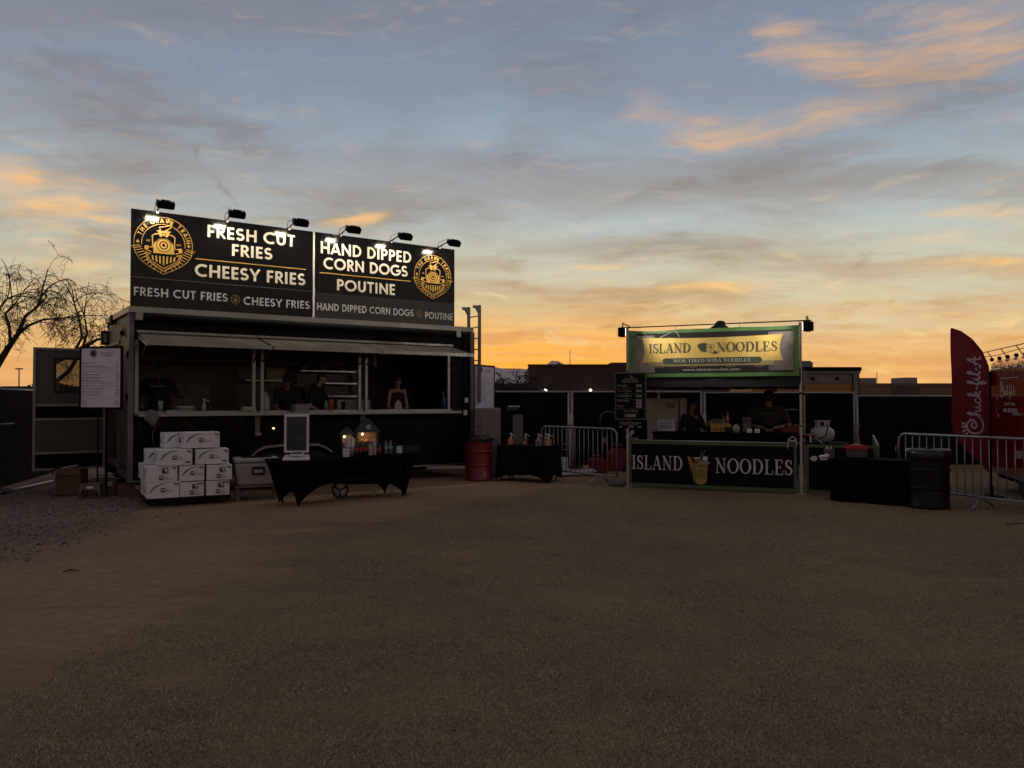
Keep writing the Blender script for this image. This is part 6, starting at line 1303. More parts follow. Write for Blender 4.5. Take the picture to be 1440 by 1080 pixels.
mb = MB(); mb.bb(-.015, .015, 0, .03, .62, 1.10, POLE); mb.tube([(.03, 0, .98), (.10, .0, 1.06)], .012, KW, 6); mb.tube([(.02, 0, .92), (.12, 0, 1.03)], .010, KW, 6); mb.bb(-.03, .03, -.01, .04, .9, .96, POLE)
bl('sign_stand', 'short steel stand and clamp under the noodle menu boards', 'stand', .02, -.09, 0, mb)
# fridge
t_ = thing('fridge', 'tall cream-white fridge with a green paper note at the left of the noodle stall', 'fridge', BW(.12, 1.15, 0), BRZ+radians(6))
FRW = mat('cream_enamel', (.36, .33, .28), .35, dirt=.1)
MB().bb(0, .74, .03, .7, .05, 1.65, FRW).build('body', t_, bevel=.01); MB().bb(.005, .61, -.02, .026, .07, 1.64, FRW).build('door', t_, bevel=.01); MB().bb(.65, .735, -.01, .028, .07, 1.64, FRW).build('side_trim', t_)
MB().bb(.625, .632, -.01, .02, .07, 1.6, INK).build('door_gap', t_); q_ = MB(); q_.box((.46, -.024, 1.50), (.16, .003, .10), mat('green_note_paper', (.16, .22, .12), .7), (0, radians(8), 0)); q_.ball((.52, -.032, 1.545), .012, BLKM, 8); q_.build('note', t_); MB().bb(.03, .71, .05, .68, 0, .048, BLKM).build('plinth', t_)
# on the counter
t_ = thing('rice_bin', 'clear plastic bin with printed white label at the left of the noodle counter', 'bin', BW(.44, .50, 1.022), BRZ)
MB().bb(0, .34, 0, .24, 0, .20, mat('milky_clear_bin', (.42, .41, .45), .4)).build('bin', t_, bevel=.02); q_ = MB()
for k in range(7): q_.ball((.03+.047*k, .1, .205), .028, WHITE, 8)
q_.build('bags', t_); D = Decal(); D.base = .002; D.text('Soba Noods', .17, .135, .028, INKG, 'c', width=.24); D.rect(.05, .28, .05, .115, mat('grey_label', (.25, .24, .28), .6)); D.build('lettering', t_)
YB = mat('yellow_noodle_box', (.52, .33, .055), .5)
for k in range(4):
    t_ = thing('noodle_box', ['yellow noodle box, first from the left in the row on the counter', 'yellow noodle box, second from the left in the row', 'yellow noodle box, third from the left in the row', 'yellow noodle box, rightmost in the row, its flap open'][k], 'noodle box', BW(1.42+.095*k, .66, 1.022), BRZ, 'yellow noodle boxes on the counter')
    MB().add([(0, 0, 0), (.075, 0, 0), (.075, .07, 0), (0, .07, 0), (-.008, -.008, .125), (.083, -.008, .125), (.083, .078, .125), (-.008, .078, .125)], [(0,3,2,1),(4,5,6,7),(0,1,5,4),(1,2,6,5),(2,3,7,6),(3,0,4,7)], YB) if False else None
    q_ = MB(); q_.add([(0, 0, 0), (.075, 0, 0), (.075, .07, 0), (0, .07, 0), (-.008, -.008, .125), (.083, -.008, .125), (.083, .078, .125), (-.008, .078, .125)], [(0,3,2,1),(0,1,5,4),(1,2,6,5),(2,3,7,6),(3,0,4,7)], YB); q_.build('box', t_)
    q_ = MB(); q_.add([(-.008, -.008, .125), (.083, -.008, .125), (.07, -.02, .16), (.005, -.02, .16)], [(0, 1, 2, 3)], YB); q_.build('flap', t_)
    D = Decal(); D.base = .010; D.rect(.02, .055, .03, .06, INK); D.rect(.012, .06, .075, .085, mat('brown_print', (.16, .07, .03), .5)); D.build('print', t_)
bl('mixing_bowl', 'upturned pale mixing bowl behind the yellow noodle boxes', 'bowl', 1.50, .92, 1.022, MB().lathe([(.19, 0.1), (.17, .16), (.10, .22), (.03, .24)], mat('pale_metal_bowl', (.22, .21, .20), .4, .3), n=18).bb(-.16, .16, -.12, .12, 0, .10, BLKM))
for k, (x_, y_) in enumerate(((1.70, .9), (1.62, .95))):
    bottle(['tall red-orange hot sauce bottle on the noodle counter', 'shorter red sauce bottle behind the bowl on the noodle counter'][k], BW(x_, y_, 1.13 if k == 0 else 1.10), .30-.06*k, .026, mat('hot_sauce', (.30, .05, .02), .3), mat('pale_banner_letter', (.52, .48, .42), .5), CAPR, group=None)
bl('black_crate', 'black crate under the sauce bottles on the noodle counter', 'crate', 1.66, .93, 1.022, MB().bb(-.1, .28, -.12, .08, 0, .10, BLKM))
t_ = thing('cash_register', 'grey till with a small tilted screen beside the man in the cap', 'till', BW(1.98, .78, 1.022), BRZ)
MB().bb(0, .15, 0, .18, 0, .27, mat('grey_till', (.12, .115, .12), .5)).build('body', t_, bevel=.01); MB().bb(.02, .13, -.006, -.001, .16, .24, mat('till_screen', (.05, .055, .06), .2)).build('screen', t_)
MB().bb(-.10, -.02, .02, .16, 0, .26, BLKM).build('side_unit', t_)
t_ = thing('food_bag', 'clear plastic bag and small black sign holder on the counter behind the yellow boxes', 'bag', BW(1.80, .42, 1.022), BRZ)
MB().ball((.10, .03, .07), .09, mat('cloudy_plastic_bag', (.3, .3, .28), .3, alpha=.6), 12, (.8, .6, .95)).build('bag', t_); MB().bb(-.10, .02, -.03, -.01, 0, .10, BLKM).build('sign_holder', t_)
for k in range(2):
    t_ = thing('card_terminal', ['white card terminal on the noodle counter, the left one of two', 'white card terminal on the noodle counter, the right one of two'][k], 'card terminal', BW(2.10+.135*k, .33, 1.022), BRZ, 'card terminals on the noodle counter')
    MB().bb(0, .085, 0, .05, 0, .075, WHITE).build('body', t_, bevel=.012); MB().bb(.032, .053, -.003, -.001, .028, .048, INK).build('mark', t_)
t_ = thing('vegetable_crate', 'open crate heaped with red peppers at the right of the noodle counter', 'crate', BW(2.66, .98, 1.022), BRZ)
MB().bb(0, .36, 0, .25, 0, .012, REDD).bb(0, .36, 0, .012, .0125, .09, REDD).bb(0, .36, .24, .25, .0125, .09, REDD).bb(0, .012, .0125, .239, .0125, .09, REDD).bb(.348, .36, .0125, .239, .0125, .09, REDD).build('crate', t_)
rp = random.Random(9); PEP = mat('red_pepper_skin', (.15, .012, .008), .3)
for k in range(14):
    q_ = MB(); q_.ball((0, 0, 0), .042, PEP, 8, (1, 1, .85)); lx, ly, lz = .05+rp.random()*.26, .05+rp.random()*.15, .075+.05*rp.random()
    wp = BW(0, 0, 0)-BW(0, 0, 0); o = q_.build('red_pepper', loc=BW(2.66+lx, .98+ly, 1.022+lz), rz=rp.random()*6)
    tag(o, 'round red pepper heaped with others in the crate beside the man in the cap', 'pepper', 'red peppers heaped in the crate')
bl('shelf_rack', 'dark shelf unit standing behind the man in the cap', 'shelf', 2.45, 2.4, 0, MB().bb(0, .45, 0, .4, 1.40, 1.43, ALUD).bb(0, .45, 0, .4, .9, .93, ALUD).bb(0, .03, 0, .03, 0, 1.6, BLKM).bb(.42, .45, 0, .03, 0, 1.6, BLKM).bb(0, .03, .37, .4, 0, 1.6, BLKM).bb(.42, .45, .37, .4, 0, 1.6, BLKM))
# clips, gas bottle, chafing tray
mb = MB(); mb.bb(-.05, .06, -.03, .03, 0, .03, POLE); mb.tube([(-.08, 0, -.12), (-.06, 0, .04), (.0, 0, .09), (.06, 0, .05), (.07, 0, -.10)], .009, KW, 6)
bl('wire_basket', 'small wire basket clipped on the counter rail beside the right stall post', 'basket', 2.88, -.07, .90, mb)
t_ = thing('gas_bottle', 'white propane gas bottle standing on a stove behind the side banner', 'gas bottle', BW(3.36, .85, .86), BRZ)
TKW = mat('white_gas_bottle_paint', (.42, .38, .36), .45, dirt=.2)
MB().lathe([(.10, 0), (.17, .03), (.20, .09), (.205, .16), (.19, .22), (.13, .265), (.08, .28)], TKW, n=24).build('tank', t_)
q_ = MB(); 
for a0 in (15, 105, 195, 285):
    pts = arc(0, 0, .125, .125, a0, a0+60, 6); 
    for i in range(6): q_.add([(pts[i][0], pts[i][1], .26), (pts[i+1][0], pts[i+1][1], .26), (pts[i+1][0], pts[i+1][1], .37), (pts[i][0], pts[i][1], .37)], [(0, 1, 2, 3)], TKW)
q_.tube([(p[0], p[1], .375) for p in arc(0, 0, .125, .125, 0, 345, 23)], .010, TKW, 6, closed=True); q_.build('collar', t_, fix=False)
MB().lathe([(.02, .28), (.02, .35), (.04, .352), (.04, .37)], mat('brass', (.3, .2, .08), .4, .8), n=10).tube([(.03, -.02, .33), (.10, -.16, .30), (.06, -.24, .12), (-.10, -.26, .05)], .010, RUBBER, 6).build('valve', t_)
t_ = thing('gas_stove', 'dark round wok burner under the white gas bottle', 'stove', BW(3.42, .86, 0), BRZ)
MB().lathe([(.15, .62), (.30, .70), (.36, .80), (.37, .85), (.10, .857)], BLKM, n=24).build('burner', t_)
for k in range(3): MB().tube([(.1*cos(k*2.1), .1*sin(k*2.1), .66), (.3*cos(k*2.1), .3*sin(k*2.1), 0)], .018, BLKM, 6).build('leg', t_)
bl('red_pan', 'red-rimmed pan hanging at the right stall post beside the gas bottle', 'pan', 3.14, .35, .95, MB().lathe([(.08, 0), (.12, .05), (.125, .06)], REDD, n=18).bb(.02, .04, -.135, -.12, -.07, .04, KW).tube([(.11, -.05, .0), (.22, -.06, -.08), (.22, -.06, -.12)], .010, POLE, 6))
# black draped table on the right
KT = frame((5.17, 12.62), -38)
tt_ = cloth_table('black_table', 'table draped to the ground in plain black cloth right of the noodle stall', KT(0, 0, 0), radians(-38), 1.16, .62, .68, .02, CLOTH, hemwave=.01)
CHF = mat('dull_brown_case', (.075, .050, .047), .6)
t_ = thing('red_topped_basket', 'brown basket lined with red cloth standing on the black table', 'basket', KT(.12, .30, .684), radians(-30))
MB().bb(0, .30, 0, .24, 0, .155, CHF).build('basket', t_, bevel=.01)
mb = MB(); n = 24; vs = []
for j in range(3):
    for i in range(n+1): vs.append((-.01+.32*i/n, -.012-.008*j*sin(i*2.1), .205-.035*j+.010*sin(i*2.7+j)))
mb.add(vs, [(j*(n+1)+i, j*(n+1)+i+1, (j+1)*(n+1)+i+1, (j+1)*(n+1)+i) for j in range(2) for i in range(n)], REDP, True); mb.ball((.15, .12, .165), .10, REDP, 14, (1.55, 1.2, .42)); mb.build('red_liner', t_, fix=False)
bl('utensil_box', 'low brown box with plastic forks at the left of the red-lined basket', 'box', 3.38, -.52, .66, MB().bb(0, .16, 0, .12, 0, .15, CHF).tube([(.03, .03, .14), (.04, .02, .19)], .007, KW, 5).tube([(.09, .05, .14), (.11, .05, .2)], .007, KW, 5).tube([(.06, .05, .14), (.05, .07, .19)], .007, KW, 5))
bl('white_cloth', 'crumpled white napkins on the left corner of the black table', 'napkins', 3.36, -.72, .685, MB().ball((0, 0, .02), .06, WHITE, 7, (1.1, .8, .45)).ball((.06, .02, .03), .04, WHITE, 6, (1, .8, .9)))
t_ = thing('folded_stick', 'folded orange-handled tool lying between the black table and the black drum', 'tool', (6.05, 12.6, 0), 0)
MB().bb(-.03, .1, -.02, .02, 0.0, .55, mat('tan_plastic', (.11, .06, .03), .7)).build('stick', t_); MB().bb(-.08, .10, -.04, -.021, .20, .23, mat('orange_strap', (.3, .12, .04), .6)).build('strap', t_)

# ================================================================== FLAG
RF = mat('red_flag_cloth', (.185, .009, .018), .7, var=.12, vscale=2, bump=.15, bscale=50); SCR = mat('pale_pink_script', (.58, .46, .47), .6)
t_ = thing('feather_flag', 'tall dark red feather flag with white chicken restaurant script at the right', 'flag', (7.93, 12.97, 0), radians(-6))
poleP = [(0, 0, .02), (0, 0, 1.9), (-.03, 0, 2.18), (-.12, 0, 2.42), (-.28, 0, 2.63), (-.45, 0, 2.76), (-.60, 0, 2.815)]
MB().tube(poleP, [.016, .014, .011, .009, .008, .006, .005], BLKM, 8).build('pole', t_)
MB().bb(-.18, .18, -.03, .03, 0.0, .03, BLKM).bb(-.03, .03, -.18, .18, .0302, .05, BLKM).lathe([(.035, .05), (.03, .20)], BLKM, n=10).build('base', t_)
mb = MB(); rows = []
def right(z):
    for i in range(len(poleP)-1):
        a, b = poleP[i], poleP[i+1]
        if a[2] <= z <= b[2]: return a[0]+(b[0]-a[0])*(z-a[2])/(b[2]-a[2])
    return -.6
def left(z): return -.61 if z > 1.25 else (-.61+.05*(1.25-z)/.25 if z > 1.0 else -.56+(1.0-z)/.62*.55)
nz_ = 44; nx_ = 10; vs = []
def fy_(x, z): return .022*sin(z*4.2+x*5)*(-x/.6)+.01*sin(x*14+z*2)
for j in range(nz_+1):
    z = .40+(2.81-.40)*j/nz_; a, b = left(z), right(z)-.004
    for i in range(nx_+1): x = a+(b-a)*i/nx_; vs.append((x, fy_(x, z), z))
mb.add(vs, [(j*(nx_+1)+i, j*(nx_+1)+i+1, (j+1)*(nx_+1)+i+1, (j+1)*(nx_+1)+i) for j in range(nz_) for i in range(nx_)], RF, True); fb = mb.build('flag_cloth', t_, fix=False)
class Flagp(Decal):
    def add(s, vs, fs, m, smooth=False): MB.add(s, [(p[0], fy_(p[0], p[2])+p[1], p[2]) for p in vs], fs, m, smooth)
def script(D, T, m, w):
    """flowing restaurant script written along +u, heights in v (0..1 is the x-height)"""
    def S_(pts, ww=1.0):
        P = [Vector(p) for p in pts]; out = []
        for i in range(len(P)-1):
            p0 = P[max(0, i-1)]; p1 = P[i]; p2 = P[i+1]; p3 = P[min(len(P)-1, i+2)]
            for k in range(5):
                t = k/5; out.append(.5*((2*p1)+(p2-p0)*t+(2*p0-5*p1+4*p2-p3)*t*t+(3*p1-p0-3*p2+p3)*t**3))
        out.append(P[-1]); D.stroke([tuple(T(q)) for q in out], w*ww, m)
    S_([(1.5, 1.15), (1.15, 1.45), (.75, 1.2), (.85, .8), (1.3, .75), (1.75, 1.1), (1.75, 1.7), (1.1, 2.15), (.3, 1.8), (0, .9), (.25, 0), (1.0, -.35), (1.9, -.1), (2.3, .35)], 1.15)  # C, also the head
    for (cx, cy, rx, ry, an) in ((.9, 2.55, .30, .16, 100), (.35, 2.45, .30, .16, 125), (1.35, 2.6, .26, .15, 75), (-.05, 2.1, .22, .13, 145)):
        D.poly([tuple(T(Vector((cx+rx*cos(t)*cos(radians(an))-ry*sin(t)*sin(radians(an)), cy+rx*cos(t)*sin(radians(an))+ry*sin(t)*cos(radians(an)))))) for t in [2*pi*i/14 for i in range(14)]], m)
    D.poly([tuple(T(Vector(p))) for p in ((1.85, 1.7), (2.2, 1.55), (1.9, 1.35))], m); D.poly([tuple(T(Vector((1.42+.07*cos(t), 1.5+.07*sin(t))))) for t in [2*pi*i/8 for i in range(8)]], m)
    S_([(2.3, .35), (2.75, 1.3), (2.85, 1.9), (2.65, 1.95), (2.55, 1.2), (2.5, 0)]); S_([(2.5, .2), (2.75, .75), (3.0, .8), (3.05, .3), (3.15, 0), (3.45, .3)])            # h
    S_([(3.45, .3), (3.6, .85), (3.62, .2), (3.8, 0), (4.1, .3)]); D.poly([tuple(T(Vector((3.68+.09*cos(t), 1.2+.09*sin(t))))) for t in [2*pi*i/8 for i in range(8)]], m)   # i
    S_([(4.75, .7), (4.5, .88), (4.2, .6), (4.25, .1), (4.6, 0), (4.95, .3)])                                                             # c
    S_([(4.95, .3), (5.35, 1.3), (5.42, 1.9), (5.22, 1.95), (5.12, 1.2), (5.1, 0)]); S_([(5.12, .35), (5.5, .85), (5.6, .65), (5.2, .45), (5.45, .1), (5.75, .05)])        # k
    S_([(5.95, .55), (6.35, .55)], 1.1)
    S_([(6.5, .3), (6.95, 1.2), (7.1, 1.9), (6.9, 1.95), (6.8, 1.2), (6.78, -.6), (6.95, -.75), (7.05, -.3), (6.85, .1), (7.2, .25)])     # f
    S_([(7.2, .25), (7.4, .85), (7.42, .2), (7.6, 0), (7.9, .3)]); D.poly([tuple(T(Vector((7.5+.09*cos(t), 1.2+.09*sin(t))))) for t in [2*pi*i/8 for i in range(8)]], m)    # i
    S_([(7.9, .3), (8.3, 1.3), (8.38, 1.9), (8.2, 1.95), (8.08, 1.2), (8.1, .2), (8.3, 0), (8.5, .2)])                                   # l
    S_([(8.6, .55), (8.95, .55)], 1.1)
    S_([(8.85, .1), (9.2, -.05), (9.6, .8), (9.95, 1.7), (10.1, 1.9), (10.1, 1.0), (10.15, .0), (10.45, .1)]); S_([(9.25, .65), (9.8, .8), (10.5, .72)])                  # A
D = Flagp(); D.base = .006
k_ = .122; script(D, lambda q: Vector((-.155-q[1]*.105, 1.06+q[0]*k_)), SCR, .026)
D.build('script', fb)
# ================================================================== RED TRAILER AND CAR
RTR = mat('glossy_red_trailer_paint', (.20, .008, .008), .10, var=.05, coat=.5)
RA = Vector((8.92, 14.6, 0)); rang = atan2(-.948, -.318)
t_ = thing('red_food_trailer', 'glossy red chicken restaurant food trailer cut off by the right edge of the picture', 'food trailer', RA, rang)
# local +x runs towards the viewer, +y away from the street side
Rl = 4.2
mb = MB(); mb.bb(0, Rl, 0, 2.1, .34, 2.20, RTR); mb.build('body', t_, bevel=.03)
MB().bb(-.01, Rl+.01, -.02, 2.12, .30, .338, ALUD).build('skirt_rail', t_); MB().bb(.1, Rl, .1, 2.0, .20, .298, BLKM).build('chassis', t_)
MB().prism([(0.0, 2.202), (Rl, 2.202), (Rl, 2.33), (.25, 2.33), (.04, 2.27)], .02, 2.08, mat('polished_roof_edge', (.35, .2, .15), .15, .8)).build('roof', t_)
w_ = MB().lathe([(.17, -.1), (.28, -.1), (.3, 0), (.28, .1), (.17, .1)], RUBBER, n=20).build('wheel', t_, loc=(1.9, .12, .3)); w_.rotation_euler = (pi/2, 0, 0)
w_ = MB().lathe([(.17, -.1), (.28, -.1), (.3, 0), (.28, .1), (.17, .1)], RUBBER, n=20).build('wheel', t_, loc=(2.65, .12, .3)); w_.rotation_euler = (pi/2, 0, 0)
MB().bb(.02, .14, -.09, -.003, 1.88, 2.14, BLKM).bb(.04, .12, -.10, -.091, 1.91, 2.11, UNIT).build('side_lamp', t_)
MB().bb(1.55, 1.95, -.03, -.002, 1.36, 1.40, ALU).build('door_handle', t_); MB().tube([(.0, -.012, .35), (.0, -.012, 2.1)], .008, ALU, 5).build('corner_trim', t_)
D = Decal(); D.base = .003
script(D, lambda q: Vector((.72+q[0]*.085, 1.70+q[1]*.085)), SCR, .018)
D.text('Food Truck', 1.30, 1.52, .06, SCR, 'c', width=.62); D.text('480-389-6000', 1.32, 1.40, .075, SCR, 'c', width=.85); D.stroke([(.62, 1.45), (.58, 1.62), (.50, 1.68), (.44, 1.62), (.44, 1.45), (.50, 1.35)], .008, SCR); D.rect(.56, .62, 1.30, 1.36, SCR); D.rect(.75, 1.8, 1.99, 2.0, SCR)
D.build('lettering', t_)
t_ = thing('light_string', 'string of round dark bulbs strung above the red trailer', 'string lights', RA, rang)
MB().tube([(-.1, -.1, 2.42), (1.0, -.1, 2.40), (2.2, -.1, 2.43), (Rl, -.1, 2.41)], .006, BLKM, 5).tube([(-.1, -.1, 2.50), (Rl, -.1, 2.50)], .008, BLKM, 5).build('cable', t_)
for k in range(9): MB().ball((.10+.5*k, -.1, 2.34), .036, BLKM, 8).build('bulb', t_)
for k in range(5): MB().tube([(.3+.9*k, -.1, 2.5), (.3+.9*k, .0, 2.33)], .008, BLKM, 5).build('bracket', t_)
# car behind the screened fence
t_ = thing('parked_suv', 'dark sport utility car with a pale roof parked behind the screened fence by the flag', 'car', (11.15, 21.2, 0), 0)
CARP = mat('dark_car_paint', (.02, .02, .022), .2, coat=.4)
mb = MB(); mb.prism([(0, .35), (4.5, .35), (4.5, .95), (4.2, 1.05), (3.9, 1.6), (3.3, 1.68), (1.3, 1.68), (.9, 1.58), (.45, 1.08), (0, .98)], 0, 1.8, CARP); mb.build('body', t_, bevel=.06)
MB().bb(1.0, 3.6, .1, 1.7, 1.685, 1.73, WHITE).build('roof', t_, bevel=.03)
for (a, b) in ((.85, 1.75), (1.85, 2.8), (2.9, 3.7)): MB().prism([(a+(.15 if a < 1 else 0), 1.12), (b, 1.12), (b-(.2 if b > 3.5 else 0), 1.55), (a+.28*(a < 1)+.0, 1.55)], -.012, -.003, GLASS).build('window', t_)
for x_ in (.85, 3.65): w_ = MB().lathe([(.18, -.11), (.33, -.11), (.35, 0), (.33, .11), (.18, .11)], RUBBER, n=22).build('wheel', t_, loc=(x_, .14, .35)); w_.rotation_euler = (pi/2, 0, 0)
for k_ in range(2): MB().bb(1.5+1.05*k_, 1.7+1.05*k_, -.03, -.002, .98, 1.01, ALU).build('door_handle', t_)
# ================================================================== PEOPLE
SK = mat('skin_tan', (.30, .165, .115), .55, var=.06); SKD = mat('skin_deep', (.10, .055, .04), .55, var=.06); SKR = mat('skin_ruddy', (.28, .11, .08), .55, var=.06)
HAIR = mat('black_hair', (.008, .007, .007), .5, bump=.4, bscale=150); BRH = mat('dark_brown_hair', (.018, .011, .008), .5, bump=.4, bscale=150)
TSH = mat('black_tee', (.010, .010, .011), .85, bump=.2, bscale=80); OLV = mat('charcoal_olive_tee', (.026, .026, .021), .85, bump=.2, bscale=80); JEAN = mat('dark_trousers', (.016, .017, .022), .85); MAR = mat('dark_maroon_top', (.022, .010, .010), .85); CAPM = mat('dark_cap_cloth', (.014, .010, .011), .85)
def cap_mesh(bm, p, q, r0, r1, n=10):
    p = Vector(p); q = Vector(q); d = q-p; L = d.length; t = d.normalized() if L > 1e-6 else Vector((0, 0, 1)); u = t.orthogonal().normalized(); w = t.cross(u)
    rings = [(p-t*r0*.999, .02*r0)]+[(p-t*r0*cos(a), r0*sin(a)) for a in (.5, 1.0)]+[(p, r0), (q, r1)]+[(q+t*r1*cos(a), r1*sin(a)) for a in (1.0, .5)]+[(q+t*r1*.999, .02*r1)]
    V = [[bm.verts.new(c+(u*cos(2*pi*k/n)+w*sin(2*pi*k/n))*r) for k in range(n)] for c, r in rings]
    for i in range(len(V)-1):
        for k in range(n): bm.faces.new((V[i][k], V[i][(k+1) % n], V[i+1][(k+1) % n], V[i+1][k]))
    bm.faces.new(V[0][::-1]); bm.faces.new(V[-1])
def fuse(name, parent, caps, m, vox=.012, sm=4, ells=()):
    """one continuous skin grown over a chain of tapered forms"""
    bm = bmesh.new()
    for c in caps: cap_mesh(bm, *c)
    for (c, r) in ells:
        g_ = bmesh.ops.create_icosphere(bm, subdivisions=2, radius=1.0)
        for v in g_['verts']: v.co = Vector((v.co.x*r[0]+c[0], v.co.y*r[1]+c[1], v.co.z*r[2]+c[2]))
    me = bpy.data.meshes.new(name); bmesh.ops.recalc_face_normals(bm, faces=bm.faces); bm.to_mesh(me); bm.free(); me.materials.append(m)
    o = bpy.data.objects.new(name, me); COL.objects.link(o)
    a = o.modifiers.new('r', 'REMESH'); a.mode = 'VOXEL'; a.voxel_size = vox; a.use_smooth_shade = True
    b = o.modifiers.new('s', 'SMOOTH'); b.iterations = sm; b.factor = .5
    dg = bpy.context.evaluated_depsgraph_get(); dg.update(); nm = bpy.data.meshes.new_from_object(o.evaluated_get(dg)); o.modifiers.clear(); o.data = nm; nm.name = name
    nm.materials.clear(); nm.materials.append(m); o.parent = parent; return o
def person(label, loc, rz, H=1.74, lean=0.0, hyaw=0.0, hpitch=0.0, skin=SK, shirt=TSH, sleeve=.5, arms=None, female=False, hair=HAIR, hairlen=.0, hat=None, build_=1.0, bare_sh=False, bun=False, curl=.5):
    t_ = thing('person', label, 'person', loc, rz); s = H/1.74
    hip = Vector((0, 0, .92*s)); R = Matrix.Rotation(radians(lean), 3, 'X'); up = R @ Vector((0, 0, 1))   # + lean = forward (-Y)
    fwd = R @ Vector((0, -1, 0)); X = Vector((1, 0, 0)); w = (.165 if female else .195)*s*build_**.6
    waist = hip+up*.16*s; chest = hip+up*.36*s; neck = hip+up*.535*s; hd = neck+up*.10*s+fwd*.02*s
    sh = [neck-up*.055*s+X*w*sg for sg in (-1, 1)]; hips = [hip+X*.085*s*sg for sg in (-1, 1)]
    HR = Matrix.Rotation(radians(hyaw), 3, 'Z') @ Matrix.Rotation(radians(hpitch), 3, 'X'); hc = hd+HR @ Vector((0, -.015, .075))*s
    hp = lambda x, y, z: tuple(hc+HR @ Vector((x, y, z))*s)
    bt = (.115 if female else .13)*s*build_
    body = [(waist, chest, bt*.95, bt*1.02), (hip, waist, bt*1.05, bt*.95), (hips[0], hips[1], .085*s, .085*s), (chest+X*w*.42, chest-X*w*.42, bt*.9, bt*.9), (sh[0]*.9+neck*.1, sh[1]*.9+neck*.1, .058*s, .058*s), (neck-up*.04*s, hd+up*.02*s, .054*s, .050*s)]
    # head: skull, jaw, nose, brow, ears
    body += [(hp(0, .012, .035), hp(0, -.018, .02), .082*s, .076*s), (hp(0, -.02, .0), hp(0, -.045, -.062), .062*s, .034*s), (hp(0, -.083, .02), hp(0, -.106, -.014), .009*s, .013*s), (hp(-.03, -.082, .030), hp(.03, -.082, .030), .010*s, .010*s), (hp(-.018, -.086, -.042), hp(.018, -.086, -.042), .009*s, .009*s)]
    for sg in (-1, 1): body.append((hp(sg*.080, .0, .018), hp(sg*.082, .004, -.012), .012*s, .009*s))
    legs = []
    for k, sg in ((0, -1), (1, 1)):
        kn = Vector((sg*.10, -.02, .49))*s; an = Vector((sg*.105, .01, .085))*s
        body += [(hips[k], kn, .082*s, .055*s), (kn, an, .052*s, .034*s), (an, an+Vector((0, -.16, -.045))*s, .036*s, .030*s)]
    hands = []; arms = arms or [((-.26, .02, 1.12), (-.24, -.20, 1.02)), ((.26, .02, 1.12), (.24, -.20, 1.02))]
    for k, (e, h_) in enumerate(arms):
        e = Vector(e)*s; h_ = Vector(h_)*s; body += [(sh[k], e, .046*s*build_**.5, .036*s), (e, h_, .035*s, .024*s)]
        d = (h_-e).normalized(); side = d.cross(Vector((0, 0, 1))); side = side.normalized() if side.length > .01 else Vector((1, 0, 0)); dn = d.cross(side).normalized()
        if dn.z > 0: dn = -dn
        palm = h_+d*.055*s; body.append((h_+d*.01, palm, .026*s, .030*s)); body.append((palm+side*.016*s, palm-side*.016*s, .022*s, .022*s))
        for i, fl in enumerate((.066, .075, .070, .055)):
            b0 = palm+side*(.027-.018*i)*s+d*.014*s; b1 = b0+(d*(1-curl*.5)+dn*curl).normalized()*fl*.5*s; b2 = b1+(d*(1-curl*1.3)+dn*curl*1.3).normalized()*fl*.5*s
            body += [(b0, b1, .0095*s, .0085*s), (b1, b2, .0085*s, .0075*s)]
        sgn = 1 if k == 0 else -1; b0 = palm-d*.02*s+side*.026*s; b1 = b0+(side*.8+d*.6+dn*.3).normalized()*.035*s; b2 = b1+(d*.9+dn*.5).normalized()*.03*s
        body += [(b0, b1, .012*s, .010*s), (b1, b2, .010*s, .008*s)]; hands.append(palm)
    fuse('body', t_, body, skin, .0075, 3)
    # clothes
    cl = [(waist, chest, bt*.95+.016, bt*1.02+.016), (hip-up*.03, waist, bt*1.05+.02, bt*.95+.02), (chest+X*w*.42, chest-X*w*.42, bt*.9+.014, bt*.9+.014)]
    if not bare_sh:
        cl += [(sh[0]*.92+neck*.08, sh[1]*.92+neck*.08, .073*s, .073*s)]
        for k, (e, h_) in enumerate(arms):
            e = Vector(e)*s; f_ = min(1, sleeve*2) if sleeve <= .5 else 1; q = sh[k].lerp(e, .75 if sleeve <= .5 else 1.0); cl.append((sh[k], q, .064*s*build_**.5, .056*s*build_**.5))
            if sleeve > .5: cl.append((e, e.lerp(Vector(h_)*s, .9), .050*s, .036*s))
    fuse('shirt', t_, cl, shirt, .014, 5)
    tr = [(hips[0], hips[1], bt*.95, bt*.95)]
    for k, sg in ((0, -1), (1, 1)):
        kn = Vector((sg*.10, -.02, .49))*s; an = Vector((sg*.105, .01, .10))*s; tr += [(hips[k], kn, .098*s, .070*s), (kn, an, .068*s, .055*s)]
    fuse('trousers', t_, tr, JEAN, .016, 4)
    sho = MB(); 
    for sg in (-1, 1): sho.ball((sg*.105*s, -.06*s, .04), .06, BLKM, 10, (.75, 2.1, .68))
    sho.build('shoes', t_)
    # hair
    hr = [(hp(0, .020, .055), hp(0, -.008, .062), .084*s, .080*s), (hp(0, .035, .02), hp(0, .030, -.03), .078*s, .060*s)]
    if hairlen > 0:
        for sg in (-1, 0, 1): hr.append((hp(sg*.055, .045, .02), hp(sg*.070, .055, -hairlen), .048*s, .035*s))
        for sg in (-1, 1): hr.append((hp(sg*.072, -.01, .03), hp(sg*.080, .0, -hairlen*.8), .024*s, .022*s))
    if bun: hr.append((hp(0, .10, .07), hp(0, .12, .06), .04*s, .035*s))
    fuse('hair', t_, hr, hair, .010, 3)
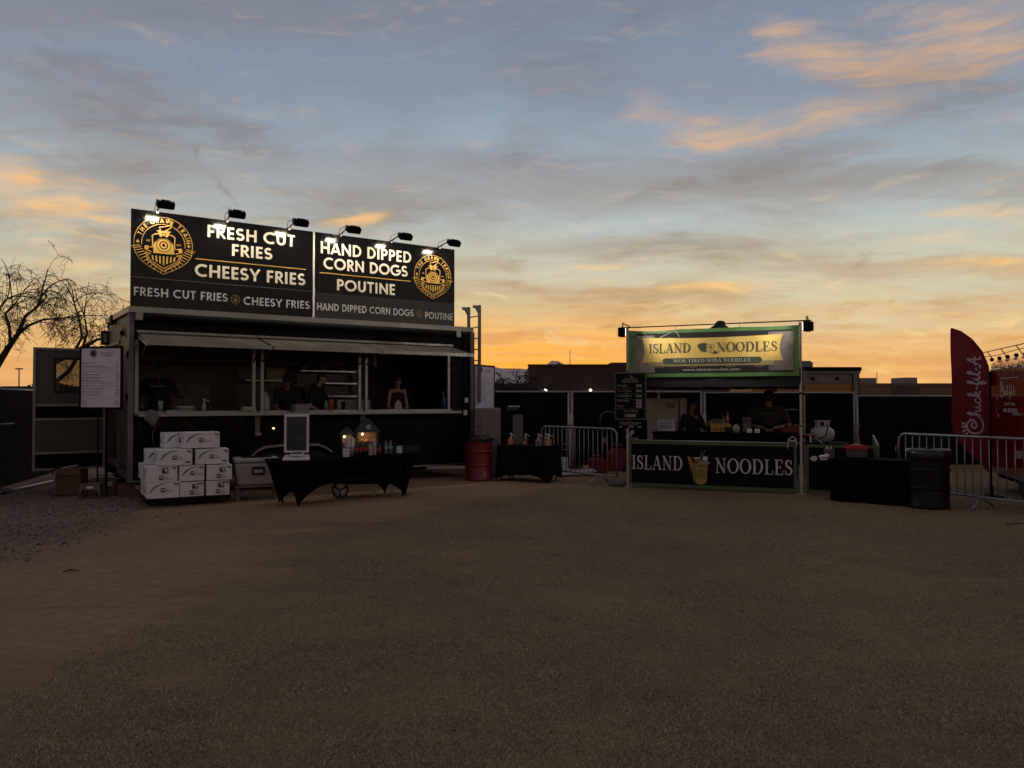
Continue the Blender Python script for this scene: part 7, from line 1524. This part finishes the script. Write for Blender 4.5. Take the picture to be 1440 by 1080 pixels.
    if hat:
        q_ = MB(); M_ = Matrix.Translation(hc) @ HR.to_4x4(); q_.M = M_
        pr = [(.098, .045), (.100, .075), (.094, .11), (.070, .142), (.03, .157), (.002, .160)]
        q_.lathe([(a*s, b*s) for a, b in pr], hat, n=20, sy=1.12); n = 12; vs = []
        for rr, dy in ((.098, 0), (.165, 0)):
            for i in range(n+1):
                a = pi+pi*.18+pi*.64*i/n; x_ = rr*cos(a) if rr < .1 else .092*cos(a)*1.12; y_ = (.098*1.12*sin(a)) if rr < .1 else (-.098-.085*abs(sin(a))**.8)
                vs.append((x_*s, y_*s, (.052-(.018 if rr > .1 else 0))*s))
        q_.add(vs, [(i, i+1, n+1+i+1, n+1+i) for i in range(n)], hat, True); q_.build('cap', t_, fix=False)
    for sg in (-1, 1):
        e_ = MB(); e_.ball(hp(sg*.030, -.083, .012), .0085*s, INK, 6); e_.build('eye', t_)
    t_['_h'] = 1; del t_['_h']
    return t_, s, hp, sh, hip, up, fwd, hands
FZ = .522
# inside the food trailer
P1 = person("tall cook in a black shirt with pale chest print at the trailer's left window", TW(.60, .85, FZ), TRZ-radians(10), 1.76, 2, 12, 2, SKD, TSH, .5, [((-.30, .0, 1.17), (-.26, -.18, 1.04)), ((.31, -.04, 1.16), (.40, -.26, 1.12))], hair=HAIR, hat=CAPM, build_=1.08)
D = Decal(); D.base = .165; D.rect(-.13, .11, 1.325, 1.35, mat('pale_shirt_print', (.10, .13, .13), .7)); D.rect(-.02, .03, 1.40, 1.415, MATS['pale_shirt_print']); D.build('shirt_print', P1[0])
person('ruddy-faced cook bending low behind the counter at the middle window', TW(2.88, .75, FZ-.0), TRZ-radians(15), 1.66, 34, 0, 12, SKR, TSH, .5, [((-.22, -.32, 1.02), (-.14, -.46, .92)), ((.24, -.30, 1.0), (.16, -.46, .9))], hair=HAIR, hat=CAPM)
person('dark-haired worker half hidden behind the leaning cook at the middle window', TW(3.20, 1.25, FZ), TRZ-radians(30), 1.60, 8, 20, 18, SKD, TSH, .5, hair=HAIR, hairlen=.08)
person('short-haired cook in profile leaning over the middle counter with one pale forearm showing', TW(3.35, .72, FZ), TRZ+radians(38), 1.66, 20, 8, 14, mat('skin_pale', (.36, .24, .19), .55), TSH, .5, [((-.25, -.16, 1.02), (-.14, -.36, .90)), ((.22, -.26, 1.0), (.14, -.44, .93))], hair=HAIR)
person('young woman with long dark hair and a bare shoulder looking down at the right window', TW(5.12, .52, FZ), TRZ-radians(12), 1.60, 14, -10, 24, SK, MAR, .1, [((-.22, -.16, 1.03), (-.10, -.34, .93)), ((.24, -.10, 1.02), (.06, -.34, .92))], True, BRH, .26, bare_sh=True)
# behind the noodle counter
person('black-haired woman in black resting a hand on her cheek behind the noodle counter', BW(.98, 1.30, 0), BRZ+radians(6), 1.60, 10, 30, 12, SK, TSH, .9, [((-.24, -.20, 1.05), (-.10, -.38, 1.06)), ((.26, -.22, 1.16), (.12, -.26, 1.36))], True, HAIR, .05, bun=True)
PM = person('big man in a dark cap looking down at his phone behind the noodle counter', BW(2.42, 1.22, 0), BRZ+radians(4), 1.78, 7, 0, 26, SK, OLV, .5, [((-.36, -.10, 1.12), (-.09, -.34, 1.08)), ((.36, -.10, 1.12), (.10, -.34, 1.08))], hair=BRH, hat=CAPM, build_=1.32, curl=.7)
D = Decal(); D.base = .245; D.text('ISLAND', 0, 1.352, .030, mat('green_shirt_print', (.10, .14, .035), .7), 'c', width=.22); D.rect(-.13, -.02, 1.335, 1.347, MATS['green_shirt_print']); D.build('shirt_print', PM[0])
hp = PM[2]; q_ = MB(); q_.M = Matrix.Translation(hp(0, -.128, .085)); q_.lathe([(.002, 0), (.018, 0)], MUS, n=12) ; q_ = MB(); q_.ball(hp(0, -.118, .09), .016, MUS, 8, (1, .4, 1)); q_.build('cap_badge', PM[0])
t_ = thing('phone', 'dark phone held in both hands by the man in the cap', 'phone', BW(2.42, 1.22, 0)+Matrix.Rotation(BRZ, 3, 'Z') @ Vector((.03, -.43, 1.125)), BRZ)
q_ = MB(); q_.box((0, 0, 0), (.15, .075, .010), BLKG, (radians(35), 0, 0)); q_.build('phone_body', t_)
